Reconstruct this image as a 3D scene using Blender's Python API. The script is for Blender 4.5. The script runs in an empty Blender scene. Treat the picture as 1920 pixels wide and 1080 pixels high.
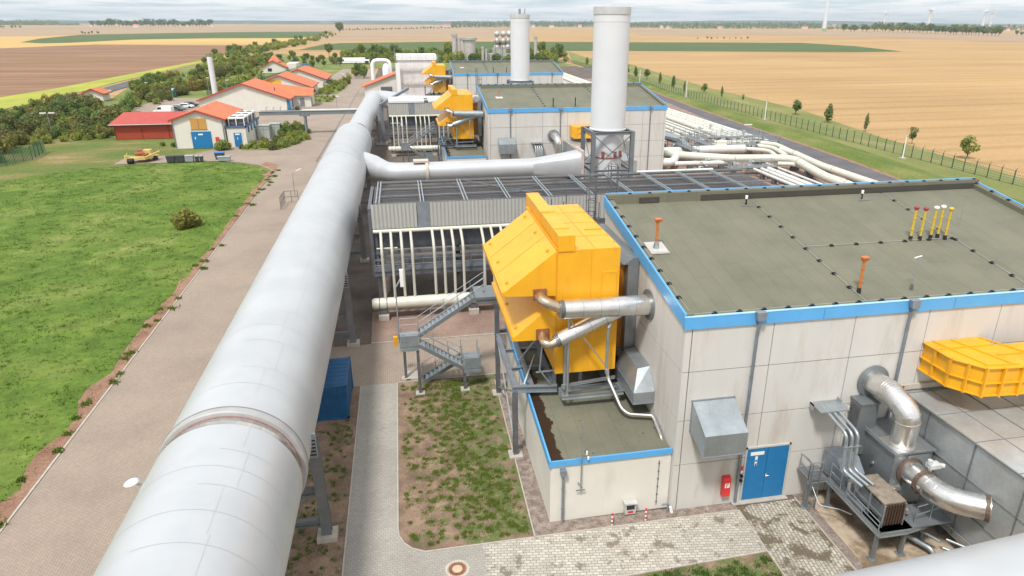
import bpy, math, random
from mathutils import Vector, Matrix
R = math.radians
S = bpy.context.scene
COL = S.collection
rnd = random.Random(7)

# ------------------------------------------------------------------ camera
CAMH = 25.0
FPX, PPX, PPY = 1268.48, 1003.30, 531.69
YAW, PITCH, ROLL = R(10.8917), R(21.0585), R(0.1843)
_f = Vector((math.sin(YAW)*math.cos(PITCH), math.cos(YAW)*math.cos(PITCH), -math.sin(PITCH)))
_r0 = Vector((math.cos(YAW), -math.sin(YAW), 0))
_u0 = _r0.cross(_f)
_r = math.cos(ROLL)*_r0 + math.sin(ROLL)*_u0
_u = -math.sin(ROLL)*_r0 + math.cos(ROLL)*_u0
def gp(x, y, z=0.0):
    """survey helper: a point of the plan read off the photograph -> metres on the ground"""
    d = _r*((x-PPX)/FPX) + _u*(-(y-PPY)/FPX) + _f
    t = (z-CAMH)/d.z
    return (d.x*t, d.y*t)
cam = bpy.data.cameras.new('camera')
cam.sensor_width = 36; cam.lens = FPX/1920*36
cam.shift_x = -(PPX-960)/1920; cam.shift_y = (PPY-540)/1920
cam.clip_end = 40000; cam.clip_start = 0.3
co = bpy.data.objects.new('camera', cam); COL.objects.link(co)
m = Matrix((_r, _u, -_f)).transposed().to_4x4(); m.translation = Vector((0, 0, CAMH))
co.matrix_world = m
S.camera = co

# ------------------------------------------------------------------ materials
def _new(name):
    mt = bpy.data.materials.new(name); mt.use_nodes = True
    nt = mt.node_tree; b = nt.nodes['Principled BSDF']
    return mt, nt, b
def N(nt, t, **k):
    n = nt.nodes.new(t)
    for a, v in k.items():
        if a in n.inputs: n.inputs[a].default_value = v
        else: setattr(n, a, v)
    return n
def L(nt, a, b): nt.links.new(a, b)
def c4(c): return (c[0], c[1], c[2], 1)
def coords(nt, scale=(1, 1, 1)):
    tc = N(nt, 'ShaderNodeTexCoord'); mp = N(nt, 'ShaderNodeMapping')
    mp.inputs['Scale'].default_value = scale
    L(nt, tc.outputs['Object'], mp.inputs['Vector']); return mp.outputs['Vector']
def noise(nt, v, sc, det=4, rough=.55):
    n = N(nt, 'ShaderNodeTexNoise'); n.inputs['Scale'].default_value = sc
    n.inputs['Detail'].default_value = det; n.inputs['Roughness'].default_value = rough
    L(nt, v, n.inputs['Vector']); return n.outputs['Fac']
def ramp(nt, fac, stops, interp='LINEAR'):
    r = N(nt, 'ShaderNodeValToRGB'); r.color_ramp.interpolation = interp
    e = r.color_ramp.elements
    while len(e) < len(stops): e.new(0.5)
    for i, (p, c) in enumerate(stops):
        e[i].position = p; e[i].color = c4(c) if len(c) == 3 else c
    L(nt, fac, r.inputs['Fac']); return r.outputs['Color']
def mixc(nt, f, a, b, mode='MIX'):
    n = N(nt, 'ShaderNodeMix'); n.data_type = 'RGBA'; n.blend_type = mode
    for s, i in ((f, 0), (a, 6), (b, 7)):
        if hasattr(s, 'is_output') or hasattr(s, 'links'): L(nt, s, n.inputs[i])
        elif isinstance(s, (int, float)): n.inputs[i].default_value = s
        else: n.inputs[i].default_value = c4(s)
    return n.outputs[2]
def bump(nt, b, h, strength=.3, dist=.05):
    n = N(nt, 'ShaderNodeBump'); n.inputs['Strength'].default_value = strength
    n.inputs['Distance'].default_value = dist
    L(nt, h, n.inputs['Height']); L(nt, n.outputs['Normal'], b.inputs['Normal'])
def mul(c, k): return tuple(min(1, x*k) for x in c)
MATS = {}
def plain(name, col, rough=.6, metal=0, var=.12, sc=1.5, bmp=0, bsc=30, stretch=(1, 1, 1), spec=None, dirt=None, coat=0):
    if name in MATS: return MATS[name]
    mt, nt, b = _new(name)
    v = coords(nt, stretch)
    c = ramp(nt, noise(nt, v, sc, 5, .6), [(.3, mul(col, 1-var)), (.7, mul(col, 1+var))])
    if dirt:
        v2 = coords(nt, (1, 1, .25))
        f = ramp(nt, noise(nt, v2, dirt[1], 6, .65), [(dirt[2], (0, 0, 0)), (dirt[2]+.18, (1, 1, 1))])
        f2 = N(nt, 'ShaderNodeMath', operation='MULTIPLY'); L(nt, f, f2.inputs[0]); f2.inputs[1].default_value = dirt[3]
        c = mixc(nt, f2.outputs[0], c, dirt[0])
    L(nt, c, b.inputs['Base Color'])
    b.inputs['Roughness'].default_value = rough; b.inputs['Metallic'].default_value = metal
    if spec is not None: b.inputs['Specular IOR Level'].default_value = spec
    if coat: b.inputs['Coat Weight'].default_value = coat
    if bmp: bump(nt, b, noise(nt, coords(nt), bsc, 3), bmp, .02)
    MATS[name] = mt; return mt

def galv(name, col=(.42, .46, .48), rough=.42, metal=.75):
    mt, nt, b = _new(name); v = coords(nt)
    vo = N(nt, 'ShaderNodeTexVoronoi'); vo.inputs['Scale'].default_value = 9; L(nt, v, vo.inputs['Vector'])
    c = ramp(nt, vo.outputs['Distance'], [(0, mul(col, .88)), (.8, mul(col, 1.1))])
    c2 = ramp(nt, noise(nt, v, .8, 5, .7), [(.35, mul(col, .72)), (.7, mul(col, 1.15))])
    L(nt, mixc(nt, .55, c, c2), b.inputs['Base Color'])
    b.inputs['Metallic'].default_value = metal
    rr = N(nt, 'ShaderNodeMapRange'); L(nt, noise(nt, v, 2, 4), rr.inputs[0])
    rr.inputs[3].default_value = rough-.12; rr.inputs[4].default_value = rough+.15
    L(nt, rr.outputs[0], b.inputs['Roughness'])
    MATS[name] = mt; return mt

STEEL = galv('galvanised_steel')
STEEL_D = galv('weathered_galvanised', (.24, .26, .27), .5, .55)
STAIN = galv('stainless_cladding', (.78, .76, .73), .3, .95)
DSTEEL = plain('dark_grey_paint', (.115, .12, .13), .55, .2, .25, 2)
GREYP = plain('blue_grey_paint', (.22, .25, .28), .5, .3, .18, 2)
BLACK = plain('black_rubber', (.012, .012, .013), .7)
DARKV = plain('dark_void', (.02, .021, .023), .8)
WHITEP = plain('white_coated_metal', (.66, .67, .675), .38, .05, .04, .6, dirt=((.5, .47, .42), .5, .62, .35))
CHIMW = plain('white_chimney_paint', (.64, .655, .665), .5, 0, .03, .4, dirt=((.52, .5, .47), .35, .6, .3))
PIPEW = plain('grey_white_cladding', (.50, .51, .52), .42, .3, .07, .35, dirt=((.5, .47, .44), .4, .6, .35))
CREAM = plain('cream_pipe_paint', (.60, .585, .49), .4, 0, .06, 1, dirt=((.4, .36, .28), .8, .58, .4))
PALEP = plain('pale_pipe_paint', (.62, .615, .58), .4, 0, .06, 1, dirt=((.4, .37, .32), .8, .58, .35))
YEL = plain('yellow_paint', (.74, .365, .012), .42, 0, .07, .5, bmp=.10, bsc=1.1, dirt=((.52, .21, .02), .9, .53, .45))
YELD = plain('yellow_seam_paint', (.70, .29, .006), .45, 0, .06, 2)
ORANGED = plain('dark_orange_paint', (.42, .15, .008), .5, 0, .1, 2)
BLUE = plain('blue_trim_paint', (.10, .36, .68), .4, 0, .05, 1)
BLUED = plain('blue_door_paint', (.008, .16, .38), .42, 0, .08, 1.5)
BLUEC = plain('blue_container_paint', (.012, .10, .24), .5, 0, .18, 1.5, dirt=((.18, .09, .05), 1.2, .66, .6))
REDP = plain('red_paint', (.62, .035, .03), .4)
ORNG = plain('terracotta_paint', (.48, .15, .035), .5, 0, .15, 5)
WHITE = plain('white_plastic', (.78, .78, .77), .5, 0, .04)
RENDERW = plain('pale_render', (.66, .63, .56), .85, 0, .05, .5, bmp=.15, bsc=40, dirt=((.4, .36, .3), .5, .6, .35))
WOODY = plain('yellow_timber', (.50, .27, .06), .6, 0, .15, 3, stretch=(6, 1, .5))
REDTIM = plain('red_stained_timber', (.34, .045, .018), .65, 0, .18, 2, stretch=(.4, 1, 8))
CONC = plain('concrete', (.42, .38, .33), .9, 0, .15, 2, bmp=.2)
RUST = plain('rusty_metal', (.25, .10, .05), .8, .2, .3, 4)
HEATM = plain('heat_tinted_metal', (.55, .45, .34), .3, .9, .25, 2.5)
GREENP = plain('green_fence_paint', (.02, .10, .065), .5)
GREENPT = plain('green_wire_paint', (.03, .13, .08), .5)
GLASS = plain('dark_window_glass', (.03, .04, .05), .1, 0, .2)
CORR = plain('light_grey_sheet', (.40, .40, .37), .5, .15, .05, .6)

def m_panels(name='exposed_aggregate_panel', col=(.575, .555, .515)):
    mt, nt, b = _new(name); v = coords(nt)
    c = ramp(nt, noise(nt, v, 38, 3, .8), [(.3, mul(col, .82)), (.7, mul(col, 1.12))])
    c2 = ramp(nt, noise(nt, coords(nt, (1, 1, .3)), .7, 6, .6), [(.3, mul(col, .88)), (.75, mul(col, 1.07))])
    c = mixc(nt, .5, c, c2)
    f = ramp(nt, noise(nt, coords(nt, (1, 1, .22)), .55, 6, .7), [(.52, (0, 0, 0)), (.78, (.7, .7, .7))])
    L(nt, mixc(nt, f, c, (.36, .29, .22)), b.inputs['Base Color'])
    b.inputs['Roughness'].default_value = .9
    bump(nt, b, noise(nt, v, 60, 2), .2, .01)
    MATS[name] = mt; return mt
PANEL = m_panels()

def m_roof(name='olive_roof_membrane', stain=False, seam=True):
    mt, nt, b = _new(name); v = coords(nt); col = (.150, .146, .102)
    br = N(nt, 'ShaderNodeTexBrick'); br.offset = .37; br.inputs['Scale'].default_value = 1
    br.inputs['Color1'].default_value = c4(mul(col, 1.05)); br.inputs['Color2'].default_value = c4(mul(col, .94))
    br.inputs['Mortar'].default_value = c4(mul(col, .74)); br.inputs['Mortar Size'].default_value = .022
    br.inputs['Brick Width'].default_value = 11; br.inputs['Row Height'].default_value = 1.05
    rot = N(nt, 'ShaderNodeMapping'); rot.inputs['Rotation'].default_value = (0, 0, R(90)); L(nt, v, rot.inputs['Vector'])
    L(nt, rot.outputs['Vector'], br.inputs['Vector'])
    n1 = noise(nt, v, .35, 7, .65)
    c = mixc(nt, .8, br.outputs['Color'], ramp(nt, n1, [(.28, (.64, .65, .64)), (.5, (1, 1, 1)), (.72, (1.24, 1.21, 1.12))]), 'MULTIPLY')
    f = ramp(nt, noise(nt, v, 7, 4, .7), [(.35, mul(col, .9)), (.7, mul(col, 1.12))])
    c = mixc(nt, .3, c, f)
    if stain:
        sx = N(nt, 'ShaderNodeSeparateXYZ'); L(nt, v, sx.inputs[0])
        ad = N(nt, 'ShaderNodeMath', operation='MULTIPLY_ADD'); L(nt, noise(nt, v, 1.6, 6, .65), ad.inputs[0])
        ad.inputs[1].default_value = 1.5; L(nt, sx.outputs['X'], ad.inputs[2])
        f = ramp(nt, ad.outputs[0], [(0, (1, 1, 1)), (.9999, (1, 1, 1)), (1, (0, 0, 0))])
        mr = N(nt, 'ShaderNodeMapRange'); L(nt, ad.outputs[0], mr.inputs[0]); mr.inputs[1].default_value = 1.42; mr.inputs[2].default_value = 1.47
        mr.inputs[3].default_value = 1; mr.inputs[4].default_value = 0
        c = mixc(nt, mr.outputs[0], c, (.035, .02, .012))
        sp = ramp(nt, noise(nt, coords(nt, (1, 2.2, 1)), 3.1, 3, .5), [(.70, (0, 0, 0)), (.72, (1, 1, 1))])
        c = mixc(nt, sp, c, (.03, .025, .02))
        L(nt, ramp(nt, mr.outputs[0], [(0, (.75,)*3), (1, (.3,)*3)]), b.inputs['Roughness'])
    else: b.inputs['Roughness'].default_value = .8
    L(nt, c, b.inputs['Base Color'])
    bump(nt, b, noise(nt, v, 25, 3), .15, .01)
    MATS[name] = mt; return mt
ROOF = m_roof(); ROOFS = m_roof('stained_roof_membrane', True)

def m_tiles(name, col, rowh=.33):
    mt, nt, b = _new(name); v = coords(nt)
    w = N(nt, 'ShaderNodeTexWave'); w.wave_type = 'BANDS'; w.bands_direction = 'Y'; w.inputs['Scale'].default_value = 1.1
    w.inputs['Distortion'].default_value = .3; L(nt, v, w.inputs['Vector'])
    c = ramp(nt, noise(nt, v, .9, 6, .7), [(.3, mul(col, .8)), (.7, mul(col, 1.15))])
    c = mixc(nt, .25, c, ramp(nt, w.outputs['Fac'], [(0, mul(col, .7)), (1, mul(col, 1.1))]))
    L(nt, c, b.inputs['Base Color']); b.inputs['Roughness'].default_value = .75
    bump(nt, b, w.outputs['Fac'], .4, .04)
    MATS[name] = mt; return mt
TILE = m_tiles('orange_roof_tiles', (.56, .165, .07)); TILER = m_tiles('red_roof_sheet', (.42, .075, .06))
FASC = plain('red_fascia', (.36, .05, .03), .6)

def m_paver(name, c1, c2, mortar, bw=.24, bh=.12, rot=0, stain=None, moss=0, msize=.012):
    mt, nt, b = _new(name); v = coords(nt)
    mp = N(nt, 'ShaderNodeMapping'); mp.inputs['Rotation'].default_value = (0, 0, R(rot)); L(nt, v, mp.inputs['Vector'])
    br = N(nt, 'ShaderNodeTexBrick'); br.inputs['Scale'].default_value = 1; br.inputs['Mortar Size'].default_value = msize
    br.inputs['Mortar Smooth'].default_value = .3
    br.inputs['Color1'].default_value = c4(c1); br.inputs['Color2'].default_value = c4(c2); br.inputs['Mortar'].default_value = c4(mortar)
    br.inputs['Brick Width'].default_value = bw; br.inputs['Row Height'].default_value = bh
    L(nt, mp.outputs['Vector'], br.inputs['Vector'])
    c = mixc(nt, 1, br.outputs['Color'], ramp(nt, noise(nt, v, .16, 7, .62), [(.3, (.74, .73, .72)), (.52, (1, 1, 1)), (.72, (1.18, 1.14, 1.1))]), 'MULTIPLY')
    c = mixc(nt, .35, c, ramp(nt, noise(nt, v, 4.5, 5, .75), [(.3, mul(c1, .7)), (.7, mul(c2, 1.25))]))
    if stain:
        f = ramp(nt, noise(nt, v, stain[1], 6, .7), [(stain[2], (0, 0, 0)), (stain[2]+.06, (1, 1, 1))])
        g = N(nt, 'ShaderNodeMath', operation='MULTIPLY'); L(nt, f, g.inputs[0]); g.inputs[1].default_value = stain[3]
        c = mixc(nt, g.outputs[0], c, stain[0])
    L(nt, c, b.inputs['Base Color']); b.inputs['Roughness'].default_value = .85
    bump(nt, b, br.outputs['Fac'], -.35, .01)
    MATS[name] = mt; return mt
PAV_ROAD = m_paver('beige_paving_blocks', (.345, .272, .213), (.29, .23, .18), (.155, .12, .095), .22, .16, 90, ((.25, .19, .145), .35, .60, .35))
PAV_PATH = m_paver('grey_paving_blocks', (.38, .355, .315), (.32, .30, .265), (.18, .16, .13), .24, .16, 0, ((.22, .2, .16), 1.3, .60, .45))
PAV_MOSS = m_paver('mossy_paving_blocks', (.56, .52, .45), (.30, .265, .20), (.10, .085, .055), .34, .19, 97, ((.11, .085, .05), .9, .50, .9), msize=.03)
PAV_LIGHT = m_paver('pale_paving_blocks', (.58, .55, .49), (.35, .315, .26), (.15, .125, .095), .32, .18, 8, ((.15, .12, .085), .8, .55, .8), msize=.022)

def m_ground(name, stops, sc, stretch=(1, 1, 1), fine=None, bmp=.4, bsc=6, rough=.95, sc2=None, lines=None):
    mt, nt, b = _new(name); v = coords(nt, stretch)
    c = ramp(nt, noise(nt, v, sc, 8, .62), stops)
    if sc2:
        c = mixc(nt, .8, c, ramp(nt, noise(nt, coords(nt, sc2[2] if len(sc2) > 2 else (1, 1, 1)), sc2[0], 4, .6), [(.32, (sc2[1],)*3), (.68, (2-sc2[1],)*3)]), 'MULTIPLY')
    if fine:
        c = mixc(nt, .85, c, ramp(nt, noise(nt, coords(nt), fine[0], 5, .8), [(.3, (fine[1],)*3), (.7, (2-fine[1],)*3)]), 'MULTIPLY')
    if lines:
        wv = N(nt, 'ShaderNodeTexWave'); wv.wave_type = 'BANDS'; wv.bands_direction = 'X'; wv.inputs['Scale'].default_value = .314/lines[0]; wv.inputs['Distortion'].default_value = .6; wv.inputs['Detail Scale'].default_value = .3
        mp = N(nt, 'ShaderNodeMapping'); mp.inputs['Rotation'].default_value = (0, 0, R(lines[1])); L(nt, coords(nt), mp.inputs['Vector']); L(nt, mp.outputs['Vector'], wv.inputs['Vector'])
        c = mixc(nt, 1, c, ramp(nt, wv.outputs['Fac'], [(.80, (1, 1, 1)), (.97, (lines[2],)*3)]), 'MULTIPLY')
    L(nt, c, b.inputs['Base Color']); b.inputs['Roughness'].default_value = rough
    b.inputs['Specular IOR Level'].default_value = .15
    if bmp: bump(nt, b, noise(nt, coords(nt), bsc, 5, .7), bmp, .1)
    MATS[name] = mt; return mt
WHEAT = m_ground('ripe_wheat', [(.25, (.33, .21, .10)), (.5, (.41, .265, .125)), (.75, (.49, .325, .155))], .012, (.35, 1, 1), (.9, .86), .3, 1, sc2=(.07, .87, (.12, 1, 1)), lines=(14, 86, .88))
WHEATP = m_ground('pink_stubble', [(.3, (.30, .21, .135)), (.7, (.40, .285, .18))], .006, (.3, 1, 1), (.5, .94), 0)
WHEATY = m_ground('golden_wheat', [(.3, (.46, .30, .11)), (.7, (.55, .37, .14))], .006, (.3, 1, 1), (.5, .94), 0)
PLOUGH = m_ground('ploughed_soil', [(.25, (.19, .105, .062)), (.5, (.25, .145, .085)), (.75, (.32, .19, .115))], .02, (.3, 1.5, 1), (.4, .88), .4, .6, sc2=(.05, .82, (.12, 1.6, 1)), lines=(16, 79, .88))
CROP = m_ground('green_crop', [(.3, (.07, .105, .04)), (.7, (.10, .14, .05))], .03, (.3, 1, 1), (.6, .85), 0)
YVERGE = m_ground('rape_verge', [(.3, (.22, .27, .06)), (.55, (.36, .36, .06)), (.75, (.48, .44, .09))], .06, (1, .4, 1), (1.5, .8), 0)
LAWN = m_ground('lawn_grass', [(.27, (.27, .25, .10)), (.36, (.165, .205, .048)), (.5, (.110, .170, .028)), (.62, (.085, .145, .023)), (.78, (.155, .22, .042))], .11, (1, 1, 1), (2.4, .72), .9, 5, sc2=(.55, .72, (1, 1, 1)))
ROUGHG = m_ground('rough_dry_grass', [(.3, (.32, .23, .12)), (.40, (.22, .18, .07)), (.48, (.14, .155, .045)), (.62, (.095, .14, .03)), (.8, (.12, .16, .038))], .11, (.5, 1, 1), (1.5, .65), .6, 3)
SCRUB = m_ground('scrub_ground', [(.3, (.10, .14, .035)), (.5, (.16, .19, .055)), (.72, (.26, .26, .10))], .06, (1, 1, 1), (1.2, .7), .6, 2)
VERGE = m_ground('verge_grass', [(.28, (.30, .26, .12)), (.45, (.21, .21, .075)), (.7, (.14, .17, .05))], .12, (1, .35, 1), (2, .75), .5, 3)
BANK = m_ground('bank_grass', [(.3, (.085, .125, .03)), (.5, (.13, .165, .04)), (.72, (.22, .21, .075))], .12, (1, .5, 1), (2, .6), .8, 3)

SOIL = m_ground('bare_soil', [(.25, (.12, .085, .06)), (.42, (.19, .13, .088)), (.55, (.27, .185, .125)), (.78, (.40, .29, .205))], .6, (1, 1, 1), (9, .8), .5, 7)
GRAVEL = m_ground('reddish_gravel', [(.3, (.20, .13, .10)), (.7, (.36, .26, .21))], .25, (1, 1, 1), (7, .55), .9, 9)
DIRTG = m_ground('dark_yard_grit', [(.3, (.08, .066, .055)), (.7, (.19, .155, .13))], .2, (1, 1, 1), (5, .65), .6, 8)
REDG = m_ground('red_edge_gravel', [(.3, (.22, .115, .075)), (.7, (.36, .225, .155))], .5, (1, 1, 1), (6, .6), .9, 8)
_mt, _nt, _b = _new('weedy_soil'); _v = coords(_nt)
_c = ramp(_nt, noise(_nt, _v, .7, 8, .62), [(.25, (.11, .075, .052)), (.42, (.18, .12, .082)), (.56, (.26, .175, .12)), (.78, (.38, .27, .19))])
_sx = N(_nt, 'ShaderNodeSeparateXYZ'); L(_nt, _v, _sx.inputs[0])
_g = N(_nt, 'ShaderNodeMapRange'); L(_nt, _sx.outputs['X'], _g.inputs[0]); _g.inputs[1].default_value = -1.6; _g.inputs[2].default_value = 3; _g.inputs[3].default_value = -.1; _g.inputs[4].default_value = .06
_a = N(_nt, 'ShaderNodeMath', operation='ADD'); L(_nt, noise(_nt, _v, 1.1, 9, .72), _a.inputs[0]); L(_nt, _g.outputs[0], _a.inputs[1])
_ff = ramp(_nt, _a.outputs[0], [(.50, (0, 0, 0)), (.58, (.85, .85, .85))])
_c = mixc(_nt, _ff, _c, ramp(_nt, noise(_nt, _v, 9, 4, .8), [(.3, (.05, .085, .02)), (.7, (.15, .20, .05))]))
_c = mixc(_nt, .85, _c, ramp(_nt, noise(_nt, _v, 10, 5, .8), [(.3, (.72, .72, .72)), (.7, (1.28, 1.28, 1.28))]), 'MULTIPLY')
L(_nt, _c, _b.inputs['Base Color']); _b.inputs['Roughness'].default_value = .95; bump(_nt, _b, noise(_nt, _v, 7, 5, .7), .7, .1); WSOIL = _mt
PEBB = m_ground('grey_pebbles', [(.3, (.16, .12, .10)), (.7, (.42, .35, .30))], 2.2, (1, 1, 1), (11, .45), 1, 12)
ASPH = m_ground('grey_asphalt', [(.3, (.10, .095, .10)), (.7, (.15, .145, .15))], .2, (1, 1, 1), (8, .85), .2, 20)
SLAB = m_ground('stained_concrete_slab', [(.3, (.16, .11, .065)), (.45, (.25, .18, .12)), (.55, (.42, .34, .25)), (.75, (.48, .40, .31))], .55, (1, 1, 1), (6, .88), .2, 12)
HILLM = m_ground('wooded_hills', [(.35, (.03, .055, .03)), (.6, (.06, .09, .04)), (.72, (.40, .34, .17))], .0022, (1, 1, 1), None, 0)

def m_leaf(name, c1, c2, c3):
    mt, nt, b = _new(name)
    g = N(nt, 'ShaderNodeNewGeometry')
    c = ramp(nt, g.outputs['Random Per Island'], [(0, c1), (.5, c2), (1, c3)])
    oi = N(nt, 'ShaderNodeObjectInfo')
    k = ramp(nt, oi.outputs['Random'], [(0, (.66, .8, .75)), (.5, (1, 1, 1)), (1, (1.35, 1.15, .8))])
    c = mixc(nt, 1, c, k, 'MULTIPLY')
    L(nt, c, b.inputs['Base Color']); b.inputs['Roughness'].default_value = .6
    b.inputs['Specular IOR Level'].default_value = .25
    tr = N(nt, 'ShaderNodeBsdfTranslucent'); L(nt, c, tr.inputs['Color'])
    mx = N(nt, 'ShaderNodeMixShader'); mx.inputs[0].default_value = .42
    L(nt, b.outputs[0], mx.inputs[1]); L(nt, tr.outputs[0], mx.inputs[2])
    L(nt, mx.outputs[0], nt.nodes['Material Output'].inputs['Surface'])
    MATS[name] = mt; return mt
LEAF = m_leaf('green_leaves', (.13, .18, .04), (.23, .29, .07), (.34, .39, .12))
LEAFD = m_leaf('dark_leaves', (.075, .125, .038), (.14, .20, .06), (.22, .28, .09))
LEAFO = m_leaf('olive_leaves', (.11, .12, .035), (.18, .195, .055), (.29, .29, .10))
LEAFB = m_leaf('bright_grass_blades', (.09, .145, .018), (.14, .205, .03), (.20, .27, .05))
LEAFR = m_leaf('reddish_leaves', (.13, .11, .04), (.20, .17, .06), (.28, .22, .08))
BARK = plain('bark', (.13, .09, .06), .9, 0, .3, 6)

# ------------------------------------------------------------------ mesh kit
class MB:
    def __init__(s): s.v = []; s.f = []; s.sm = []; s.cuts = []
    def cut(s): s.cuts.append((len(s.v), len(s.f))); return s
    def add(s, vs, fs, smooth=False):
        o = len(s.v); s.v += [tuple(p) for p in vs]
        for f in fs: s.f.append([i+o for i in f]); s.sm.append(smooth)
        return s
    def bx(s, x0, x1, y0, y1, z0, z1):
        return s.add([(x0, y0, z0), (x1, y0, z0), (x1, y1, z0), (x0, y1, z0), (x0, y0, z1), (x1, y0, z1), (x1, y1, z1), (x0, y1, z1)],
                     [(0, 3, 2, 1), (4, 5, 6, 7), (0, 1, 5, 4), (1, 2, 6, 5), (2, 3, 7, 6), (3, 0, 4, 7)])
    def bar(s, a, b, w=.1, h=None, up=(0, 0, 1)):
        a = Vector(a); b = Vector(b); d = (b-a).normalized(); h = h or w
        u = Vector(up)
        if abs(d.dot(u)) > .98: u = Vector((1, 0, 0))
        r = d.cross(u).normalized()*(w/2); u = r.cross(d).normalized()*(h/2)
        p = [a-r-u, a+r-u, a+r+u, a-r+u, b-r-u, b+r-u, b+r+u, b-r+u]
        return s.add(p, [(0, 1, 2, 3), (7, 6, 5, 4), (0, 4, 5, 1), (1, 5, 6, 2), (2, 6, 7, 3), (3, 7, 4, 0)])
    def ibeam(s, a, b, w=.25, h=.25, t=.03):
        a = Vector(a); b = Vector(b); d = (b-a).normalized(); u = Vector((0, 0, 1))
        if abs(d.z) > .98: u = Vector((0, 1, 0))
        r = d.cross(u).normalized(); u = r.cross(d).normalized()
        s.bar(a, b, t, h-2*t-.004, u)
        for k in (-1, 1): s.bar(a+u*k*(h-t)/2, b+u*k*(h-t)/2, w, t, u)
        return s
    def tube(s, pts, r, n=12, cap=True, smooth=True):
        pts = [Vector(p) for p in pts]; m = len(pts)
        rs = r if isinstance(r, (list, tuple)) else [r]*m
        dirs = []
        for i in range(m):
            if i == 0: d = pts[1]-pts[0]
            elif i == m-1: d = pts[-1]-pts[-2]
            else: d = (pts[i+1]-pts[i]).normalized()+(pts[i]-pts[i-1]).normalized()
            dirs.append(d.normalized())
        u = Vector((0, 0, 1)) if abs(dirs[0].z) < .95 else Vector((0, 1, 0))
        vs = []
        for i in range(m):
            d = dirs[i]; u = (u-d*u.dot(d)).normalized(); w = d.cross(u)
            for k in range(n):
                a = 2*math.pi*k/n; vs.append(pts[i]+(u*math.cos(a)+w*math.sin(a))*rs[i])
        fs = [(i*n+k, i*n+(k+1) % n, (i+1)*n+(k+1) % n, (i+1)*n+k) for i in range(m-1) for k in range(n)]
        s.add(vs, fs, smooth)
        if cap:
            s.add(vs[:n], [tuple(reversed(range(n)))]); s.add(vs[-n:], [tuple(range(n))])
        return s
    def ring(s, c, axis, r, w, t, n=32):   # a flat band round a pipe: radius r, width w along the axis, thickness t
        c = Vector(c); d = Vector(axis).normalized()
        return s.tube([c-d*w/2, c-d*w/2, c+d*w/2, c+d*w/2][1:3], r+t, n)
    def prism(s, poly, lo, hi, axis='z'):
        n = len(poly)
        def P(a, b, t): return {'z': (a, b, t), 'y': (a, t, b), 'x': (t, a, b)}[axis]
        vs = [P(a, b, lo) for a, b in poly]+[P(a, b, hi) for a, b in poly]
        fs = [tuple(reversed(range(n))), tuple(range(n, 2*n))]+[(i, (i+1) % n, n+(i+1) % n, n+i) for i in range(n)]
        return s.add(vs, fs)
    def quad(s, a, b, c, d): return s.add([a, b, c, d], [(0, 1, 2, 3)])
    def build(s, name, mat, parent=None):
        if s.cuts:
            cs = [(0, 0)]+[c for c in s.cuts if c != (0, 0)]
            if cs[-1] != (len(s.v), len(s.f)): cs.append((len(s.v), len(s.f)))
            o = None
            for (v0, f0), (v1, f1) in zip(cs, cs[1:]):
                q = MB(); q.v = s.v[v0:v1]; q.f = [[i-v0 for i in f] for f in s.f[f0:f1]]; q.sm = s.sm[f0:f1]; o = q.build(name, mat, parent)
            return o
        off = Vector((0, 0, 0)); p = parent
        while p is not None: off = off+Vector(p.location); p = p.parent
        me = bpy.data.meshes.new(name)
        me.from_pydata([(v[0]-off.x, v[1]-off.y, v[2]-off.z) for v in s.v], [], s.f)
        me.polygons.foreach_set('use_smooth', s.sm)
        me.materials.append(mat); me.update()
        o = bpy.data.objects.new(name, me); COL.objects.link(o)
        if parent is not None: o.parent = parent
        return o
def smooth_arc(p, n=6):
    """round the inner corners of a polyline: p = [(x,y,z,radius?)...]"""
    out = [Vector(p[0][:3])]
    for i in range(1, len(p)-1):
        a, b, c = Vector(p[i-1][:3]), Vector(p[i][:3]), Vector(p[i+1][:3]); r = p[i][3] if len(p[i]) > 3 else .3
        d1 = (a-b); d2 = (c-b); r = min(r, d1.length*.49, d2.length*.49)
        s0 = b+d1.normalized()*r; s1 = b+d2.normalized()*r
        for k in range(n+1):
            t = k/n; out.append(s0*(1-t)**2+b*2*t*(1-t)+s1*t*t)
    out.append(Vector(p[-1][:3])); return out
def tag(o, label=None, cat=None, group=None, kind=None):
    if label: o['label'] = label
    if cat: o['category'] = cat
    if group: o['group'] = group
    if kind: o['kind'] = kind
    return o
def thing(name, label, cat, loc, group=None, rz=0):
    o = bpy.data.objects.new(name, None); COL.objects.link(o); o.location = loc; o.rotation_euler = (0, 0, rz)
    o.empty_display_size = .5
    return tag(o, label, cat, group)
def dup(root, loc, rz=None, label=None, group=None, scale=None):
    def cp(o, par):
        c = o.copy(); COL.objects.link(c)
        if par: c.parent = par
        for ch in KIDS.get(o.name, []): cp(ch, c)
        return c
    KIDS = {}
    for o in root.children_recursive: KIDS.setdefault(o.parent.name, []).append(o)
    r = cp(root, None); r.location = loc
    if rz is not None: r.rotation_euler[2] = rz
    if scale: r.scale = scale
    if label: r['label'] = label
    if group: r['group'] = group
    return r
def struct(name, mb, mat): return tag(mb.build(name, mat), kind='structure')
def sheet(name, poly, z, mat, thick=None):
    mb = MB()
    if thick: mb.prism(poly, z-thick, z)
    else: mb.add([(x, y, z) for x, y in poly], [tuple(range(len(poly)))])
    # keep normals up
    a = sum(poly[i][0]*poly[(i+1) % len(poly)][1]-poly[(i+1) % len(poly)][0]*poly[i][1] for i in range(len(poly)))
    if a < 0 and not thick: mb.f = [list(reversed(f)) for f in mb.f]
    return struct(name, mb, mat)
def px(*ps): return [gp(*p) for p in ps]

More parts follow.
